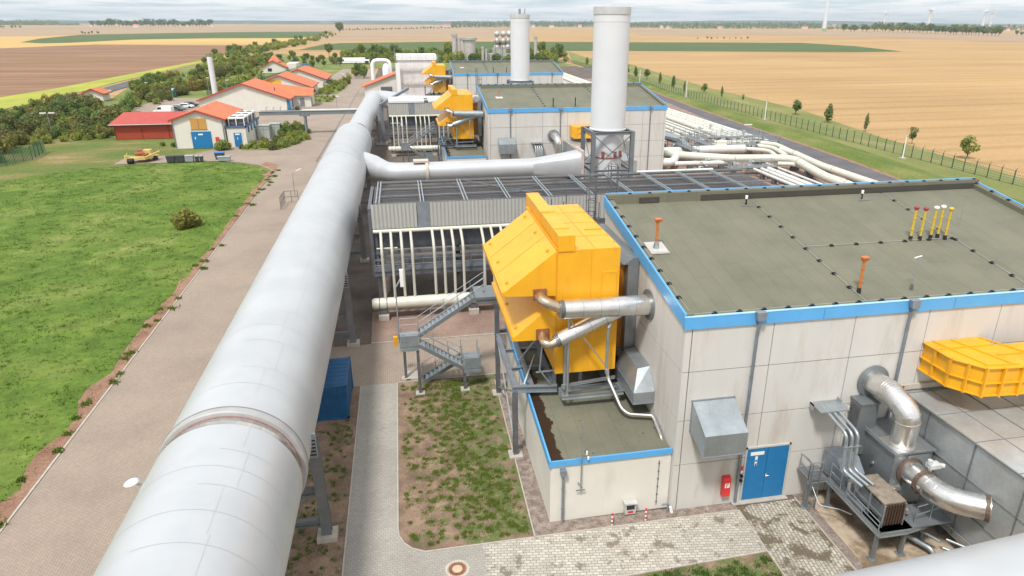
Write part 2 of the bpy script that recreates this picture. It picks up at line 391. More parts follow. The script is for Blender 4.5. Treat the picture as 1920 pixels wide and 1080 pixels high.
# ================================================================== SETTING
sheet('ground', [(-16000, -600), (16000, -600), (16000, 17000), (-16000, 17000)], -.30, WHEAT)
# far fields
sheet('pink_stubble_field', px((-700, 49.5), (300, 50.5), (620, 51), (960, 51), (900, 55), (700, 57.5), (640, 61), (620, 59), (300, 62), (150, 64), (60, 68), (-300, 72)), -.2, WHEATP)
sheet('golden_field', px((-500, 70), (60, 68), (150, 65), (625, 59.5), (600, 70.5), (500, 84), (180, 83), (0, 90), (-500, 98)), -.19, WHEATY)
sheet('green_crop_strip', px((38, 79), (75, 72), (150, 65), (300, 62.3), (480, 59.5), (625, 59), (605, 66), (560, 71), (400, 71.5), (250, 74), (130, 80), (80, 81)), -.17, CROP)
sheet('ploughed_field', px((-500, 99), (0, 90.5), (110, 86), (180, 83.5), (480, 85), (440, 97), (360, 116), (230, 141), (100, 166), (0, 181), (-500, 265)), -.15, PLOUGH)
sheet('yellow_verge', px((-500, 266), (0, 181.5), (100, 166), (230, 141), (360, 116), (455, 96), (462, 101), (430, 106), (345, 124), (225, 152), (150, 172), (60, 193), (0, 205), (-500, 300)), -.13, YVERGE)
sheet('access_road', px((-500, 304), (0, 209), (60, 197), (140, 178), (230, 154), (345, 126), (440, 106), (446, 110), (355, 133), (240, 162), (150, 188), (60, 212), (0, 228), (-500, 330)), -.11, ASPH)
sheet('stubble_strip', px((640, 76), (960, 73), (960, 51.5), (700, 56), (640, 62), (560, 80)), -.17, WHEATP)
sheet('green_crop_field', px((560, 93), (605, 83), (640, 80.5), (860, 77.5), (1180, 79), (1500, 80), (1600, 86), (1692, 96), (1600, 97), (1180, 95), (1000, 95), (860, 99), (700, 93)), -.15, CROP)
sheet('scrub_land', [(-118, 120), (-20, 120), (-20, 430), (20, 430), (110, 430), (110, 520), (20, 620), (-60, 560), (-100, 640), (-128, 560), (-120, 360), (-100, 270), (-104, 230)], -.09, SCRUB)
sheet('stubble_field', px((1180, 55), (1500, 57), (1920, 62), (2300, 68), (2300, 86), (1920, 80), (1700, 72), (1500, 66), (1200, 66)), -.16, WHEATP)
# right side: verge, bank, site road
fld = [gp(x, y) for x, y in ((1065, 96), (1100, 108), (1180, 120), (1330, 165), (1500, 205), (1660, 260), (1920, 335))]
sheet('fence_verge', fld+[(108, 60), (108, 10), (90, 10), (90, 120), (93, 200), (100, 280), (108, 340), (116, 470)], -.004, VERGE)
bank = MB(); ys = [10, 60, 98, 117, 138, 166, 210, 244, 319, 420]
rx = [81.5, 81.8, 82.6, 85.0, 86.7, 88.2, 91.5, 95, 104, 112]
for i in range(len(ys)-1):
    r = []
    for j in (i, i+1):
        x0 = rx[j]+1.0; w = 8.5 if j < 7 else 6.5
        r.append([(x0+w*t, ys[j], h) for t, h in ((0, -.01), (.22, .55), (.4, .75), (.62, .45), (1, 0.02))])
    for k in range(4): bank.add([r[0][k], r[0][k+1], r[1][k+1], r[1][k]], [(0, 1, 2, 3)], True)
struct('grass_bank', bank, BANK)
sheet('red_gravel_edge', [(x+1.6, y) for x, y in zip(rx, ys)]+[(x-.2, y) for x, y in reversed(list(zip(rx, ys)))], .002, REDG)
lx = [77.8, 78.2, 79.0, 79.8, 80.9, 82.2, 87, 91, 99, 106]
sheet('site_road', [(x, y) for x, y in zip(rx, ys)]+[(x, y) for x, y in reversed(list(zip(lx, ys)))], .006, ASPH)
sheet('pipe_yard_gravel', [(38, 10), (78.6, 10), (79.2, 98), (82.5, 166), (92, 245), (100, 330), (48, 330), (40, 200)], -.012, GRAVEL)
sheet('yard_gravel', [(-12, 5), (60, 5), (60, 200), (96, 260), (108, 430), (-12, 430)], -.03, DIRTG)
sheet('gravel_bed', [(-3.8, 52.4), (13, 52.4), (13, 59.3), (-3.9, 59.3)], -.004, GRAVEL)
sheet('hall_gravel', [(13, 42.6), (45, 42.6), (45, 60), (13, 60)], -.006, GRAVEL)
# lawn, road, paths
sheet('rough_grass', [(-140, 20), (-22.5, 20), (-22.5, 120), (-30, 142), (-45, 152), (-64, 172), (-80, 190), (-90, 230), (-120, 240), (-150, 150)], -.06, ROUGHG)
lawn_poly = [(-22.6, 12), (-22.9, 60), (-23.7, 120), (-24.2, 127), (-26.5, 132), (-31, 136), (-36, 138.2), (-45, 138.5), (-56, 136), (-64, 130), (-69, 119), (-76, 108), (-95, 92), (-95, 12)]
sheet('lawn', lawn_poly, .03, LAWN)
rnd.seed(12); ed = [(-22.25-(y-12)*.0118, y) for y in range(12, 129, 2)]
le = [(x-.25-rnd.random()*.75*(1 if rnd.random() > .3 else 1.8), y+.8) for x, y in ed]
sheet('red_soil_edge', [(x+.3, y) for x, y in ed]+[(-23.4, 133), (-26.2, 137.0), (-26.8, 134.4), (-24.5, 129)]+le[::-1], .036, REDG)
sheet('yard_pavement', [(-21.9, 10), (-6.4, 10), (-6.4, 45), (-8, 60), (-7, 130), (-8, 160), (-8, 240), (-12, 300), (-14, 420), (-32, 420), (-36, 300), (-52, 252), (-82, 268), (-82, 232), (-72, 219), (-50, 176), (-38.5, 155), (-42, 148), (-54, 146), (-54, 139), (-36, 139.3), (-31, 137), (-26.5, 133), (-23.1, 127)], .01, PAV_ROAD)
sheet('soil_strip', [(-12, 10), (-4.3, 10), (-4.3, 45.6), (-12, 45.6)], .016, WSOIL)
sheet('cross_pavement', [(-7.5, 45.4), (6.6, 45.4), (6.6, 52.4), (-7.5, 52.4)], .02, PAV_ROAD)
arc = [(-1.65, 29.6), (-1.6, 29.0), (-1.35, 28.4), (-.95, 27.95), (-.3, 27.6)]
sheet('paved_path', [(-4.3, 10), (-4.3, 45.4), (-1.65, 45.4)]+arc+[(2.6, 27.6), (2.6, 24.0), (2.6, 10)], .024, PAV_PATH)
sheet('front_pavement', [(2.6, 24.2), (2.6, 27.6), (16.75, 27.6), (16.75, 24.45), (9.5, 24.2)], .028, PAV_LIGHT)
sheet('front_verge', [(2.6, 10), (2.6, 24.2), (9.5, 24.2), (16.75, 24.45), (16.75, 10)], .012, WSOIL)
sheet('mossy_pavement', [(16.75, 10), (16.75, 27.9), (20.35, 27.9), (20.35, 10)], .026, PAV_MOSS)
sheet('pebble_strip', [(5.3, 27.6), (16.75, 27.6), (16.75, 28.4), (6.5, 28.6), (6.4, 44.5), (5.5, 44.5)], .014, PEBB)
sheet('side_pebble_strip', [(20.35, 10), (20.95, 10), (20.95, 28.3), (20.35, 28.3)], .018, PEBB)
sheet('concrete_slab', [(20.95, 10), (34, 10), (34, 28.3), (20.95, 28.3)], .05, SLAB, .1)
sheet('soil_bed', [(-1.65, 45.4)]+arc+[(5.3, 27.6), (5.6, 45.4)], .03, WSOIL)
kb = MB()
def kerb(mb, pts, w=.07, h=.07):
    for a, b in zip(pts, pts[1:]): mb.bar((a[0], a[1], h/2), (b[0], b[1], h/2), w, h)
kerb(kb, [(-1.65, 45.4)]+arc+[(5.35, 27.6), (16.7, 27.6)]); kerb(kb, [(-4.3, 45.4), (-4.3, 10)]); kerb(kb, [(5.35, 27.6), (5.5, 44.5)])
kerb(kb, [(16.75, 27.6), (16.75, 10)]); kerb(kb, [(20.35, 28), (20.35, 10)]); kerb(kb, [(2.6, 24.2), (9.5, 24.2), (16.75, 24.45)])
kerb(kb, [(-3.8, 52.5), (6.6, 52.5)], .1, .08); kerb(kb, [(-21.9, 10), (-23.1, 127), (-26.5, 133)], .12, .06); kerb(kb, [(-1.65, 45.4), (5.6, 45.4)])
struct('kerb', kb, CONC)
gut = MB()
for k in range(30):
    t = k/30; gut.bx(-16.95+k*.02, -16.65+k*.02, 135+k*5, 140+k*5-.05, .012, .018)
struct('drain_channel', gut, DSTEEL)
# distant hills
hl = MB(); rnd.seed(3)
def ridge(mb, pts, dist, base=-5, depth=900):
    n = len(pts)
    vs = []
    for x, y in pts:
        X, Z = 0, 0
        d = _r*((x-PPX)/FPX)+_u*(-(y-PPY)/FPX)+_f
        t = dist/d.y; P = Vector((d.x*t, dist, CAMH+d.z*t))
        vs += [(P.x, P.y-depth, base), tuple(P), (P.x*1.02, P.y+depth, base)]
    fs = []
    for i in range(n-1):
        for k in (0, 1): fs.append((3*i+k, 3*i+k+1, 3*i+4+k, 3*i+3+k))
    mb.add(vs, fs, True)
HK = [(-900, 36.5), (0, 38.4), (600, 38.7), (1000, 40), (1200, 41), (1300, 39.5), (1420, 37.8), (1520, 38.3), (1600, 40), (1700, 42), (1800, 44), (1920, 45.8), (2600, 48)]
def hk(x):
    for (a, p), (b, q) in zip(HK, HK[1:]):
        if x <= b: return p+(q-p)*(x-a)/(b-a)
    return 48
pts = [(-700+i*18, hk(-700+i*18)+.3*math.sin(i*.38)+.2*math.sin(i*1.2+1)+rnd.uniform(-.1, .1)) for i in range(175)]
ridge(hl, pts, 11500)
struct('hills', hl, HILLM)

# ================================================================== HALLS
def hall(ox, oy, W, near, label):
    X0, X1 = 13.0+ox, 13.0+ox+W; Y0, Y1 = 28.3+oy, 42.6+oy; SL = 2.42/14.3
    t = thing('turbine_hall', label, 'industrial hall', (X0, Y0, 0), 'compressor halls in a row')
    rz = lambda y: 11.35+(y-Y0)*SL        # roof surface
    wl = MB()
    wl.add([(X0+.05, Y0+.05, 0), (X1-.05, Y0+.05, 0), (X1-.05, Y1-.05, 0), (X0+.05, Y1-.05, 0), (X0+.05, Y0+.05, rz(Y0)-.3), (X1-.05, Y0+.05, rz(Y0)-.3), (X1-.05, Y1-.05, rz(Y1)-.3), (X0+.05, Y1-.05, rz(Y1)-.3)],
           [(0, 3, 2, 1), (4, 5, 6, 7), (0, 1, 5, 4), (1, 2, 6, 5), (2, 3, 7, 6), (3, 0, 4, 7)])
    wl.build('wall_core', plain('dark_joint_filler', (.13, .11, .095), .9), t)
    g = .022
    pn = MB(); xs = [X0+.38, X0+4.76, X0+9.35, X0+13.7, X0+18.1, X0+22.6, X0+27.2, X0+31.8]
    xs = [x for x in xs if x < X1-.6]+[X1-.38]
    zs = [0.0, 2.93, 5.67, 8.53, 11.25]
    for i in range(len(xs)-1):
        for j in range(4):
            pn.bx(xs[i]+g, xs[i+1]-g, Y0, Y0+.1, zs[j]+(g if j else 0), zs[j+1]-g)
            pn.bx(xs[i]+g, xs[i+1]-g, Y1-.1, Y1, zs[j]+g, zs[j+1]-g if j < 3 else rz(Y1)-.25)
    for x in (X0+.012, X1-.012):                       # corner strips
        for j in range(4): pn.bx(min(x, x+(.34 if x < X0+1 else -.34)), max(x, x+(.34 if x < X0+1 else -.34)), Y0+.012, Y0+.3, zs[j]+g, zs[j+1]-g)
    yl = [Y0+.33, Y0+3.2, Y0+7.6, Y0+12, Y1-.02]
    for sx, x in ((-1, X0), (1, X1)):
        xa, xb = (x, x+.1) if sx < 0 else (x-.1, x)
        for i in range(4):
            for j in range(3): pn.bx(xa, xb, yl[i]+g, yl[i+1]-g, zs[j]+g, zs[j+1]-g)
            ya, yb = yl[i]+g, yl[i+1]-g
            pn.add([(xa, ya, zs[3]+g), (xb, ya, zs[3]+g), (xb, yb, zs[3]+g), (xa, yb, zs[3]+g), (xa, ya, rz(ya)-.2), (xb, ya, rz(ya)-.2), (xb, yb, rz(yb)-.2), (xa, yb, rz(yb)-.2)],
                   [(0, 3, 2, 1), (4, 5, 6, 7), (0, 1, 5, 4), (1, 2, 6, 5), (2, 3, 7, 6), (3, 0, 4, 7)])
    pn.build('wall_panels', PANEL, t)
    rf = MB(); rf.add([(X0+.1, Y0+.1, rz(Y0)), (X1-.1, Y0+.1, rz(Y0)), (X1-.1, Y1-.1, rz(Y1)), (X0+.1, Y1-.1, rz(Y1))], [(0, 1, 2, 3)])
    rf.build('roof', ROOF, t)
    # upstand round the roof, membrane covered, and the blue metal edge outside it
    up = MB(); bl = MB()
    def slab(mb, x0, x1, y0, y1, lo, hi):
        mb.add([(x0, y0, rz(y0)+lo), (x1, y0, rz(y0)+lo), (x1, y1, rz(y1)+lo), (x0, y1, rz(y1)+lo), (x0, y0, rz(y0)+hi), (x1, y0, rz(y0)+hi), (x1, y1, rz(y1)+hi), (x0, y1, rz(y1)+hi)],
               [(0, 3, 2, 1), (4, 5, 6, 7), (0, 1, 5, 4), (1, 2, 6, 5), (2, 3, 7, 6), (3, 0, 4, 7)])
    slab(up, X0, X0+.42, Y0+.1, Y1-.35, -.2, .34); slab(up, X1-.42, X1, Y0+.1, Y1-.35, -.2, .34)
    up.bx(X0, X1, Y0+.02, Y0+.3, rz(Y0)-.1, rz(Y0)+.16)
    up.bx(X0, X1, Y1-.4, Y1-.02, rz(Y1)-.2, rz(Y1)+.58)
    up.build('roof_upstand', ROOF, t)
    bl.bx(X0-.1, X1+.1, Y0-.1, Y0+.02, rz(Y0)-.38, rz(Y0)+.26)
    slab(bl, X0-.1, X0, Y0+.02, Y1+.1, -.3, .42); slab(bl, X1, X1+.1, Y0+.02, Y1+.1, -.3, .42)
    bl.bx(X0, X1, Y1-.02, Y1+.1, rz(Y1)-.3, rz(Y1)+.64)
    bl.build('roof_edge_trim', BLUE, t)
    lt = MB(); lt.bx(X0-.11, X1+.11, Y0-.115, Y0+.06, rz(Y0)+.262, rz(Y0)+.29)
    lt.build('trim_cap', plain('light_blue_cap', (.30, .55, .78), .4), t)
    jt = MB()
    if near:
        for x in (X0+7.4, X0+15, X0+22.6): jt.bx(x-.012, x+.012, Y0-.112, Y0-.098, rz(Y0)-.37, rz(Y0)+.25); jt.cut()
        jt.build('trim_joint', plain('trim_joint_blue', (.05, .2, .42), .5), t)
        sh = MB(); sh.bx(X0+.42, X0+6.3, Y1-.43, Y1-.402, rz(Y1)+.0, rz(Y1)+.30)
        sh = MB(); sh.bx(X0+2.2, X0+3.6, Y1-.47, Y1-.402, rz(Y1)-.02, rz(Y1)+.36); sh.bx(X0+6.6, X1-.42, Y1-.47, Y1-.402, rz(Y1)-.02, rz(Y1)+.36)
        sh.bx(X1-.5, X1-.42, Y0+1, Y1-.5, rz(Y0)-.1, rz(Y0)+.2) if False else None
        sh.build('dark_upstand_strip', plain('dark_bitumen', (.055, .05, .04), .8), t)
    # drainpipes
    for k, dx in enumerate((3.8, 12.42, 21.1, 28.5)):
        if dx > W-1: continue
        x = X0+dx
        h = MB(); h.prism([(x-.2, 11.28), (x+.2, 11.28), (x+.26, 11.72), (x-.26, 11.72)], Y0-.42, Y0-.12, 'y')
        dp = MB(); dp.tube([(x, Y0-.24, 11.3), (x, Y0-.24, 10.9), (x+.0, Y0-.13, 10.6), (x, Y0-.13, .0)], .085, 10)
        for z in (2.2, 5, 8, 10): dp.ring((x, Y0-.13, z), (0, 0, 1), .085, .06, .015, 12)
        d = dp.build('drainpipe', GREYP, t); h.build('rain_hopper', GREYP, d)
    return t, rz

def louvre_hood(x0, x1, y, dy, zt, zb, label, rot=False, prnt=None):
    """sheet-metal weather hood on a wall at plane y, sticking out dy"""
    t = thing('air_hood', label, 'air hood', ((x0+x1)/2, y, zb))
    pr = [(y, zt), (y-dy, zt-.98), (y-dy, zb), (y, zb+.45)]
    f = MB(); f.add([(x0, *pr[0]), (x1, *pr[0]), (x1, *pr[1]), (x0, *pr[1])], [(0, 1, 2, 3)])
    f.add([(x0, *pr[1]), (x1, *pr[1]), (x1, *pr[2]), (x0, *pr[2])], [(0, 1, 2, 3)])
    f.add([(x0, *p) for p in pr], [(0, 1, 2, 3)]); f.add([(x1, *p) for p in pr], [(0, 1, 2, 3)])
    f.build('hood_shell', STEEL, t)
    e = MB(); e.bar((x0-.06, y-.03, zt+.02), (x1+.06, y-.03, zt+.02), .08); 
    for x in (x0, x1): e.bar((x, y-.03, zb+.4), (x, y-.03, zt), .06)
    e.bar((x0, y-dy-.01, zb), (x1, y-dy-.01, zb), .05); e.bar((x0-.005, y, zt-1.5), (x0-.005, y-dy, zb+.55), .02)
    e.build('flange', STEEL, t)
    i = MB(); i.add([(x0+.02, y-dy+.02, zb+.06), (x1-.02, y-dy+.02, zb+.06), (x1-.02, y-.02, zb+.5), (x0+.02, y-.02, zb+.5)], [(0, 1, 2, 3)])
    i.build('grille', DARKV, t)
    return t

h1, rz1 = hall(0, 0, 28.4, True, 'front pale panelled hall with blue roof edge and wide olive roof')
h2, rz2 = hall(.95, 86.5, 31.5, False, 'middle pale panelled hall behind the nearer white chimney')
h3, rz3 = hall(2.05, 173, 31.8, False, 'rear pale panelled hall, seen behind the middle hall roof')
YF = 28.3
# door of the front hall
d = MB(); d.bx(17.2, 18.42, YF-.05, YF-.005, .14, 3.48); d.bx(18.45, 19.68, YF-.05, YF-.005, .14, 3.48)
do = d.build('double_door', BLUED, h1)
f = MB(); f.bx(17.1, 17.2, YF-.07, YF, .1, 3.58); f.bx(19.68, 19.78, YF-.07, YF, .1, 3.58); f.bx(17.1, 19.78, YF-.07, YF, 3.48, 3.58)
f.build('door_frame', plain('door_frame_grey', (.45, .44, .40), .6), do)
f = MB(); f.bx(17.42, 18.22, YF-.06, YF-.051, 3.03, 3.25); f.build('door_sign', WHITE, do)
f = MB(); f.bx(17.72, 17.86, YF-.06, YF-.051, 2.35, 2.95); f.build('notice_strip', WHITE, do)
f = MB(); f.bx(17.74, 17.84, YF-.065, YF-.061, 2.36, 2.5); f.build('warning_mark', RUST, do)
f = MB(); f.bx(17.735, 17.845, YF-.065, YF-.061, 2.62, 2.74); f.build('mandatory_mark', BLUED, do)
f = MB(); f.tube([(18.5, YF-.05, 1.62), (18.5, YF-.11, 1.62), (18.68, YF-.11, 1.62)], .025, 8); f.bx(18.47, 18.54, YF-.06, YF-.05, 1.5, 1.75); f.build('handle', STAIN, do)
f = MB(); f.bx(16.6, 19.9, YF-.34, YF-.01, .03, .1); f.build('door_step', CONC, h1)
t = thing('extinguisher_cabinet', 'red fire extinguisher cabinet on the wall left of the blue double door', 'extinguisher box', (16.05, YF, .75))
f = MB(); f.prism([(YF-.02, .72), (YF-.3, .72), (YF-.3, 1.8), (YF-.24, 1.9), (YF-.02, 1.95)], 15.9, 16.33, 'x'); f.build('cabinet_body', REDP, t)
f = MB(); f.bx(15.98, 16.26, YF-.31, YF-.302, 1.3, 1.58); p = f.build('symbol_plate', WHITE, t)
f = MB(); f.bx(16.05, 16.09, YF-.316, YF-.311, 1.33, 1.55); f.bx(16.09, 16.19, YF-.316, YF-.311, 1.51, 1.55); f.bx(16.09, 16.16, YF-.316, YF-.311, 1.43, 1.46)
f.build('letter', REDP, p)
t = thing('alarm_station', 'small red and white alarm call point with black horn beside the blue door', 'alarm', (17.0, YF, 1.6))
f = MB(); f.bx(16.9, 17.04, YF-.14, YF-.02, 2.2, 2.4); f.build('call_button', REDP, t)
f = MB(); f.bx(16.9, 17.02, YF-.16, YF-.02, 2.02, 2.18); f.build('beacon', WHITE, t)
for z in (1.55, 1.85):
    f = MB(); f.tube([(16.97, YF-.02, z), (16.97, YF-.2, z)], [.04, .1], 10); f.build('horn', BLACK, t)
louvre_hood(13.72, 16.02, YF, 1.85, 6.85, 4.62, 'large galvanised weather hood on the front wall of the front hall above the red cabinet')
# hood on the left wall: same kind turned to face left
t = thing('air_hood', 'galvanised weather hood on the left side wall of the front hall above the low annexe', 'air hood', (13, 33.3, 4.6))
f = MB(); x = 12.98
prf = [(x, 6.75), (x-.75, 6.75), (x-1.45, 5.55), (x-1.45, 4.75), (x, 4.75)]
for ya, yb in ((31.6, 35.2),):
    f.add([(prf[0][0], ya, 6.75), (prf[1][0], ya, 6.0), (prf[1][0], yb, 6.75), (prf[0][0], yb, 6.75)], [(0, 1, 2, 3)]) if False else None
    prof = [(12.98, 6.7), (12.25, 6.6), (11.75, 5.6), (11.75, 4.9), (12.98, 4.9)]
    n0 = [(a, 31.6 if z < 6 else 32.6, z) for a, z in prof]; n1 = [(a, 35.1, z) for a, z in prof]
    for k in range(3): f.add([n0[k], n0[k+1], n1[k+1], n1[k]], [(0, 1, 2, 3)])
    f.add(n1, [(0, 1, 2, 3, 4)]); f.add([n0[2], n0[3], n0[4], (12.98, 31.6, 5.6)], [(0, 1, 2, 3)]); f.add([n0[0], n0[1], n0[2], (12.98, 31.6, 5.6)], [(0, 1, 2, 3)])
f.build('hood_shell', STEEL, t)
f = MB(); f.add([(11.78, 31.65, 4.95), (12.96, 31.65, 4.95), (12.96, 35.05, 4.95), (11.78, 35.05, 4.95)], [(0, 1, 2, 3)]); f.build('grille', DARKV, t)
f = MB(); f.bar((11.75, 31.6, 4.9), (11.75, 35.1, 4.9), .06); f.bar((11.75, 31.6, 4.9), (12.98, 31.6, 4.9), .06); f.bar((11.75, 31.6, 5.6), (11.75, 35.1, 5.6), .05); f.build('flange', STEEL, t)

# lightning conductor with its black blocks on the front hall roof
t = thing('lightning_conductor', 'thin lightning wire on black blocks round the olive front hall roof', 'lightning wire', (13, 28.3, 11.5))
w = MB(); blk = []
def cline(a, b, dz, skip=0, step=1.32):
    (xa, ya), (xb, yb) = a, b; n = max(1, round(math.hypot(xb-xa, yb-ya)/step))
    w.tube([(xa, ya, rz1(ya)+dz), (xb, yb, rz1(yb)+dz)], .014, 5)
    for k in range(skip, n+1): blk.append((xa+(xb-xa)*k/n, ya+(yb-ya)*k/n, dz))
cline((13.25, 28.55), (41.1, 28.55), .26); cline((13.2, 28.55), (13.2, 42.3), .42, 1); cline((13.2, 42.4), (41.1, 42.4), .66, 1, 1.4); cline((41.2, 28.55), (41.2, 42.2), .42, 1, 1.6)
cline((23.15, 28.8), (23.15, 42.2), .07, 1, 1.45); cline((33.4, 28.8), (33.4, 42.2), .07, 1, 1.45); cline((23.3, 34.95), (33.3, 34.95), .07, 1, 1.55)
w.build('wire', plain('zinc_wire', (.5, .5, .47), .4, .6), t)
blk0 = None
for k, (x, y, dz) in enumerate(blk[:100]):
    if blk0 is None:
        b = MB(); b.prism([(-.13, -.11), (.13, -.11), (.13, .11), (-.13, .11)], -.11, -.03); b.prism([(-.08, -.07), (.08, -.07), (.08, .07), (-.08, .07)], -.03, .03)
        b.v = [(a+13, c+28.3, e+11.5) for a, c, e in b.v]
        blk0 = b.build('block', BLACK, t); o = blk0
    else:
        o = blk0.copy(); COL.objects.link(o)
    o.location = (x-13, y-28.3, rz1(y)+dz-11.5)
for (ox, rz, W, oy) in ((.95, rz2, 31.5, 86.5), (2.05, rz3, 31.8, 173)):
    t = thing('lightning_conductor', 'thin lightning wire on black blocks on the middle hall roof' if oy < 100 else 'thin lightning wire on black blocks on the rear hall roof', 'lightning wire', (13+ox, 28.3+oy, 11.5))
    w = MB()
    for dx in (10.1, 20.4):
        w.tube([(13+ox+dx, 28.8+oy, rz1(28.8)+.07), (13+ox+dx, 42+oy, rz1(42)+.07)], .03, 4)
    w.build('wire', plain('zinc_wire', (.5, .5, .47)), t)
    w = MB()
    for dx in (10.1, 20.4):
        for k in range(10): y = 28.9+k*1.45; w.bx(13+ox+dx-.13, 13+ox+dx+.13, y+oy-.1, y+oy+.1, rz1(y), rz1(y)+.14)
    for k in range(22): w.bx(13.4+ox+k*1.4, 13.66+ox+k*1.4, 42.2+oy, 42.4+oy, rz1(42.3)+.58, rz1(42.3)+.72)
    w.build('block', BLACK, t)

# things standing on the front hall roof
def roofz(y): return rz1(y)
def vent_pipe(x, y, h, mat, label, head='tee', base=False, grp=None, capm=None):
    z = roofz(y); t = thing('vent_pipe', label, 'vent pipe', (x, y, z), grp)
    if base:
        b = MB(); b.add([(x-.6, y-.75, z-.08), (x+.6, y-.75, z-.08), (x+.6, y+.75, z+.18), (x-.6, y+.75, z+.18)], [(0, 1, 2, 3)]); b.bx(x-.59, x+.59, y-.7, y+.7, z-.1, z-.02)
        b.build('base_plate', plain('pale_flashing', (.5, .48, .44), .5, .2), t)
        b = MB(); b.tube([(x, y, z), (x, y, z+.42)], [.2, .12], 12); b.build('collar', STEEL, t)
    else:
        b = MB(); b.tube([(x, y, z), (x, y, z+.28)], [.12, .1], 10); b.build('collar', BLACK, t)
    b = MB(); b.tube([(x, y, z), (x, y, z+h)], .075, 12)
    for k in (.35, .7): b.ring((x, y, z+h*k), (0, 0, 1), .075, .09, .02, 12)
    b.build('pipe', mat, t)
    b = MB()
    if head == 'tee':
        b.bx(x-.2, x+.2, y-.17, y+.17, z+h, z+h+.07); b.bx(x-.13, x+.13, y-.1, y+.1, z+h-.16, z+h); b.tube([(x-.12, y, z+h-.08), (x+.28, y, z+h-.04)], .06, 8)
    else:
        b.tube([(x, y, z+h-.05), (x, y, z+h+.02), (x, y, z+h+.12), (x, y, z+h+.16)], [.09, .15, .15, .07], 14)
    b.build('pipe_head', capm or mat, t)
    return t
vent_pipe(14.15, 35.9, 1.75, ORNG, 'terracotta coloured vent pipe on a pale square flashing near the left roof edge', 'tee', True)
vent_pipe(23.35, 29.75, 1.95, ORNG, 'terracotta coloured vent pipe standing at the front edge of the front hall roof', 'tee')
YP = plain('yellow_pipe_paint', (.55, .38, .04), .5, 0, .1, 6)
PINK = plain('pink_cap', (.30, .03, .06), .5)
for i, (x, y, hh, cm, nm) in enumerate(((30.45, 35.07, 2.0, PINK, 'yellow vent pipe with dark pink cap, leftmost of five on the front hall roof'), (31.05, 35.0, 1.95, PINK, 'yellow vent pipe with dark pink cap, second of five on the front hall roof'),
                        (31.85, 35.06, 1.95, WHITE, 'yellow vent pipe with white cap, third of five on the front hall roof'), (32.4, 35.14, 1.95, WHITE, 'yellow vent pipe with white cap, fourth of five on the front hall roof'), (32.75, 34.9, 1.9, YP, 'yellow vent pipe with yellow cap, rightmost of five on the front hall roof'))):
    vent_pipe(x, y, hh, YP, nm, 'cap', False, 'five yellow vent pipes on the front hall roof', cm)
x, y = 26.5, 29.7; z = roofz(y)
t = thing('roof_antenna', 'slim silver antenna mast at the front edge of the front hall roof', 'antenna', (x, y, z))
b = MB(); b.tube([(x, y, z), (x+.05, y, z+1.85)], [.035, .022], 8); b.build('mast', STEEL, t)
b = MB(); b.bar((x-.2, y, z+1.8), (x+.3, y+.1, z+1.86), .07, .03); b.build('antenna_head', WHITE, t)
b = MB(); b.tube([(x, y, z), (x, y, z+.3)], [.1, .06], 8); b.build('foot', DSTEEL, t)
for x, nm in ((22.5, 'small capped pipe vent at the back edge of the front hall roof, left one'), (31.25, 'small capped pipe vent at the back edge of the front hall roof, right one')):
    y = 41.3; z = roofz(y); t = thing('roof_vent', nm, 'roof vent', (x, y, z))
    b = MB(); b.tube([(x, y, z), (x, y, z+.45)], .06, 10); b.build('pipe', BLACK, t)
    b = MB(); b.tube([(x, y, z+.4), (x, y, z+.62)], .09, 10); b.build('cap', WHITE, t)
    b = MB(); b.bx(x-.45, x+.45, y-.35, y-.3, z-.03, z+.02); b.bar((x-.4, y-.3, z+.02), (x, y, z+.25), .02); b.build('bracket', GREYP, t)
t = thing('roof_antenna', 'thin wire aerial at the back right of the front hall roof', 'antenna', (35.2, 36.6, roofz(36.6)))
b = MB(); b.tube([(35.2, 36.6, roofz(36.6)), (35.2, 36.6, roofz(36.6)+2.3)], .012, 5); b.build('aerial', STEEL, t)
for oy, ox, nm in ((86.5, .95, 'middle'), (173, 2.05, 'rear')):
    for x, y in ((16, 35.9), (24.5, 29.9), (28.4, 29.9)):
        z = roofz(y); t = thing('roof_vent', {16: 'small red-brown vent pipe on a pale plate on the %s hall roof', 24.5: 'thin dark vent at the front edge of the %s hall roof, left one', 28.4: 'thin dark vent at the front edge of the %s hall roof, right one'}[x] % nm, 'roof vent', (x+ox, y+oy, z))
        b = MB(); b.tube([(x+ox, y+oy, z), (x+ox, y+oy, z+1.5)], .09, 8); b.build('pipe', ORNG if x == 16 else BLACK, t)
        b = MB(); b.bx(x+ox-.6, x+ox+.6, y+oy-.6, y+oy+.6, z-.05, z+(.14 if x == 16 else .02)); b.build('base_plate', WHITE if x == 16 else ROOF, t)

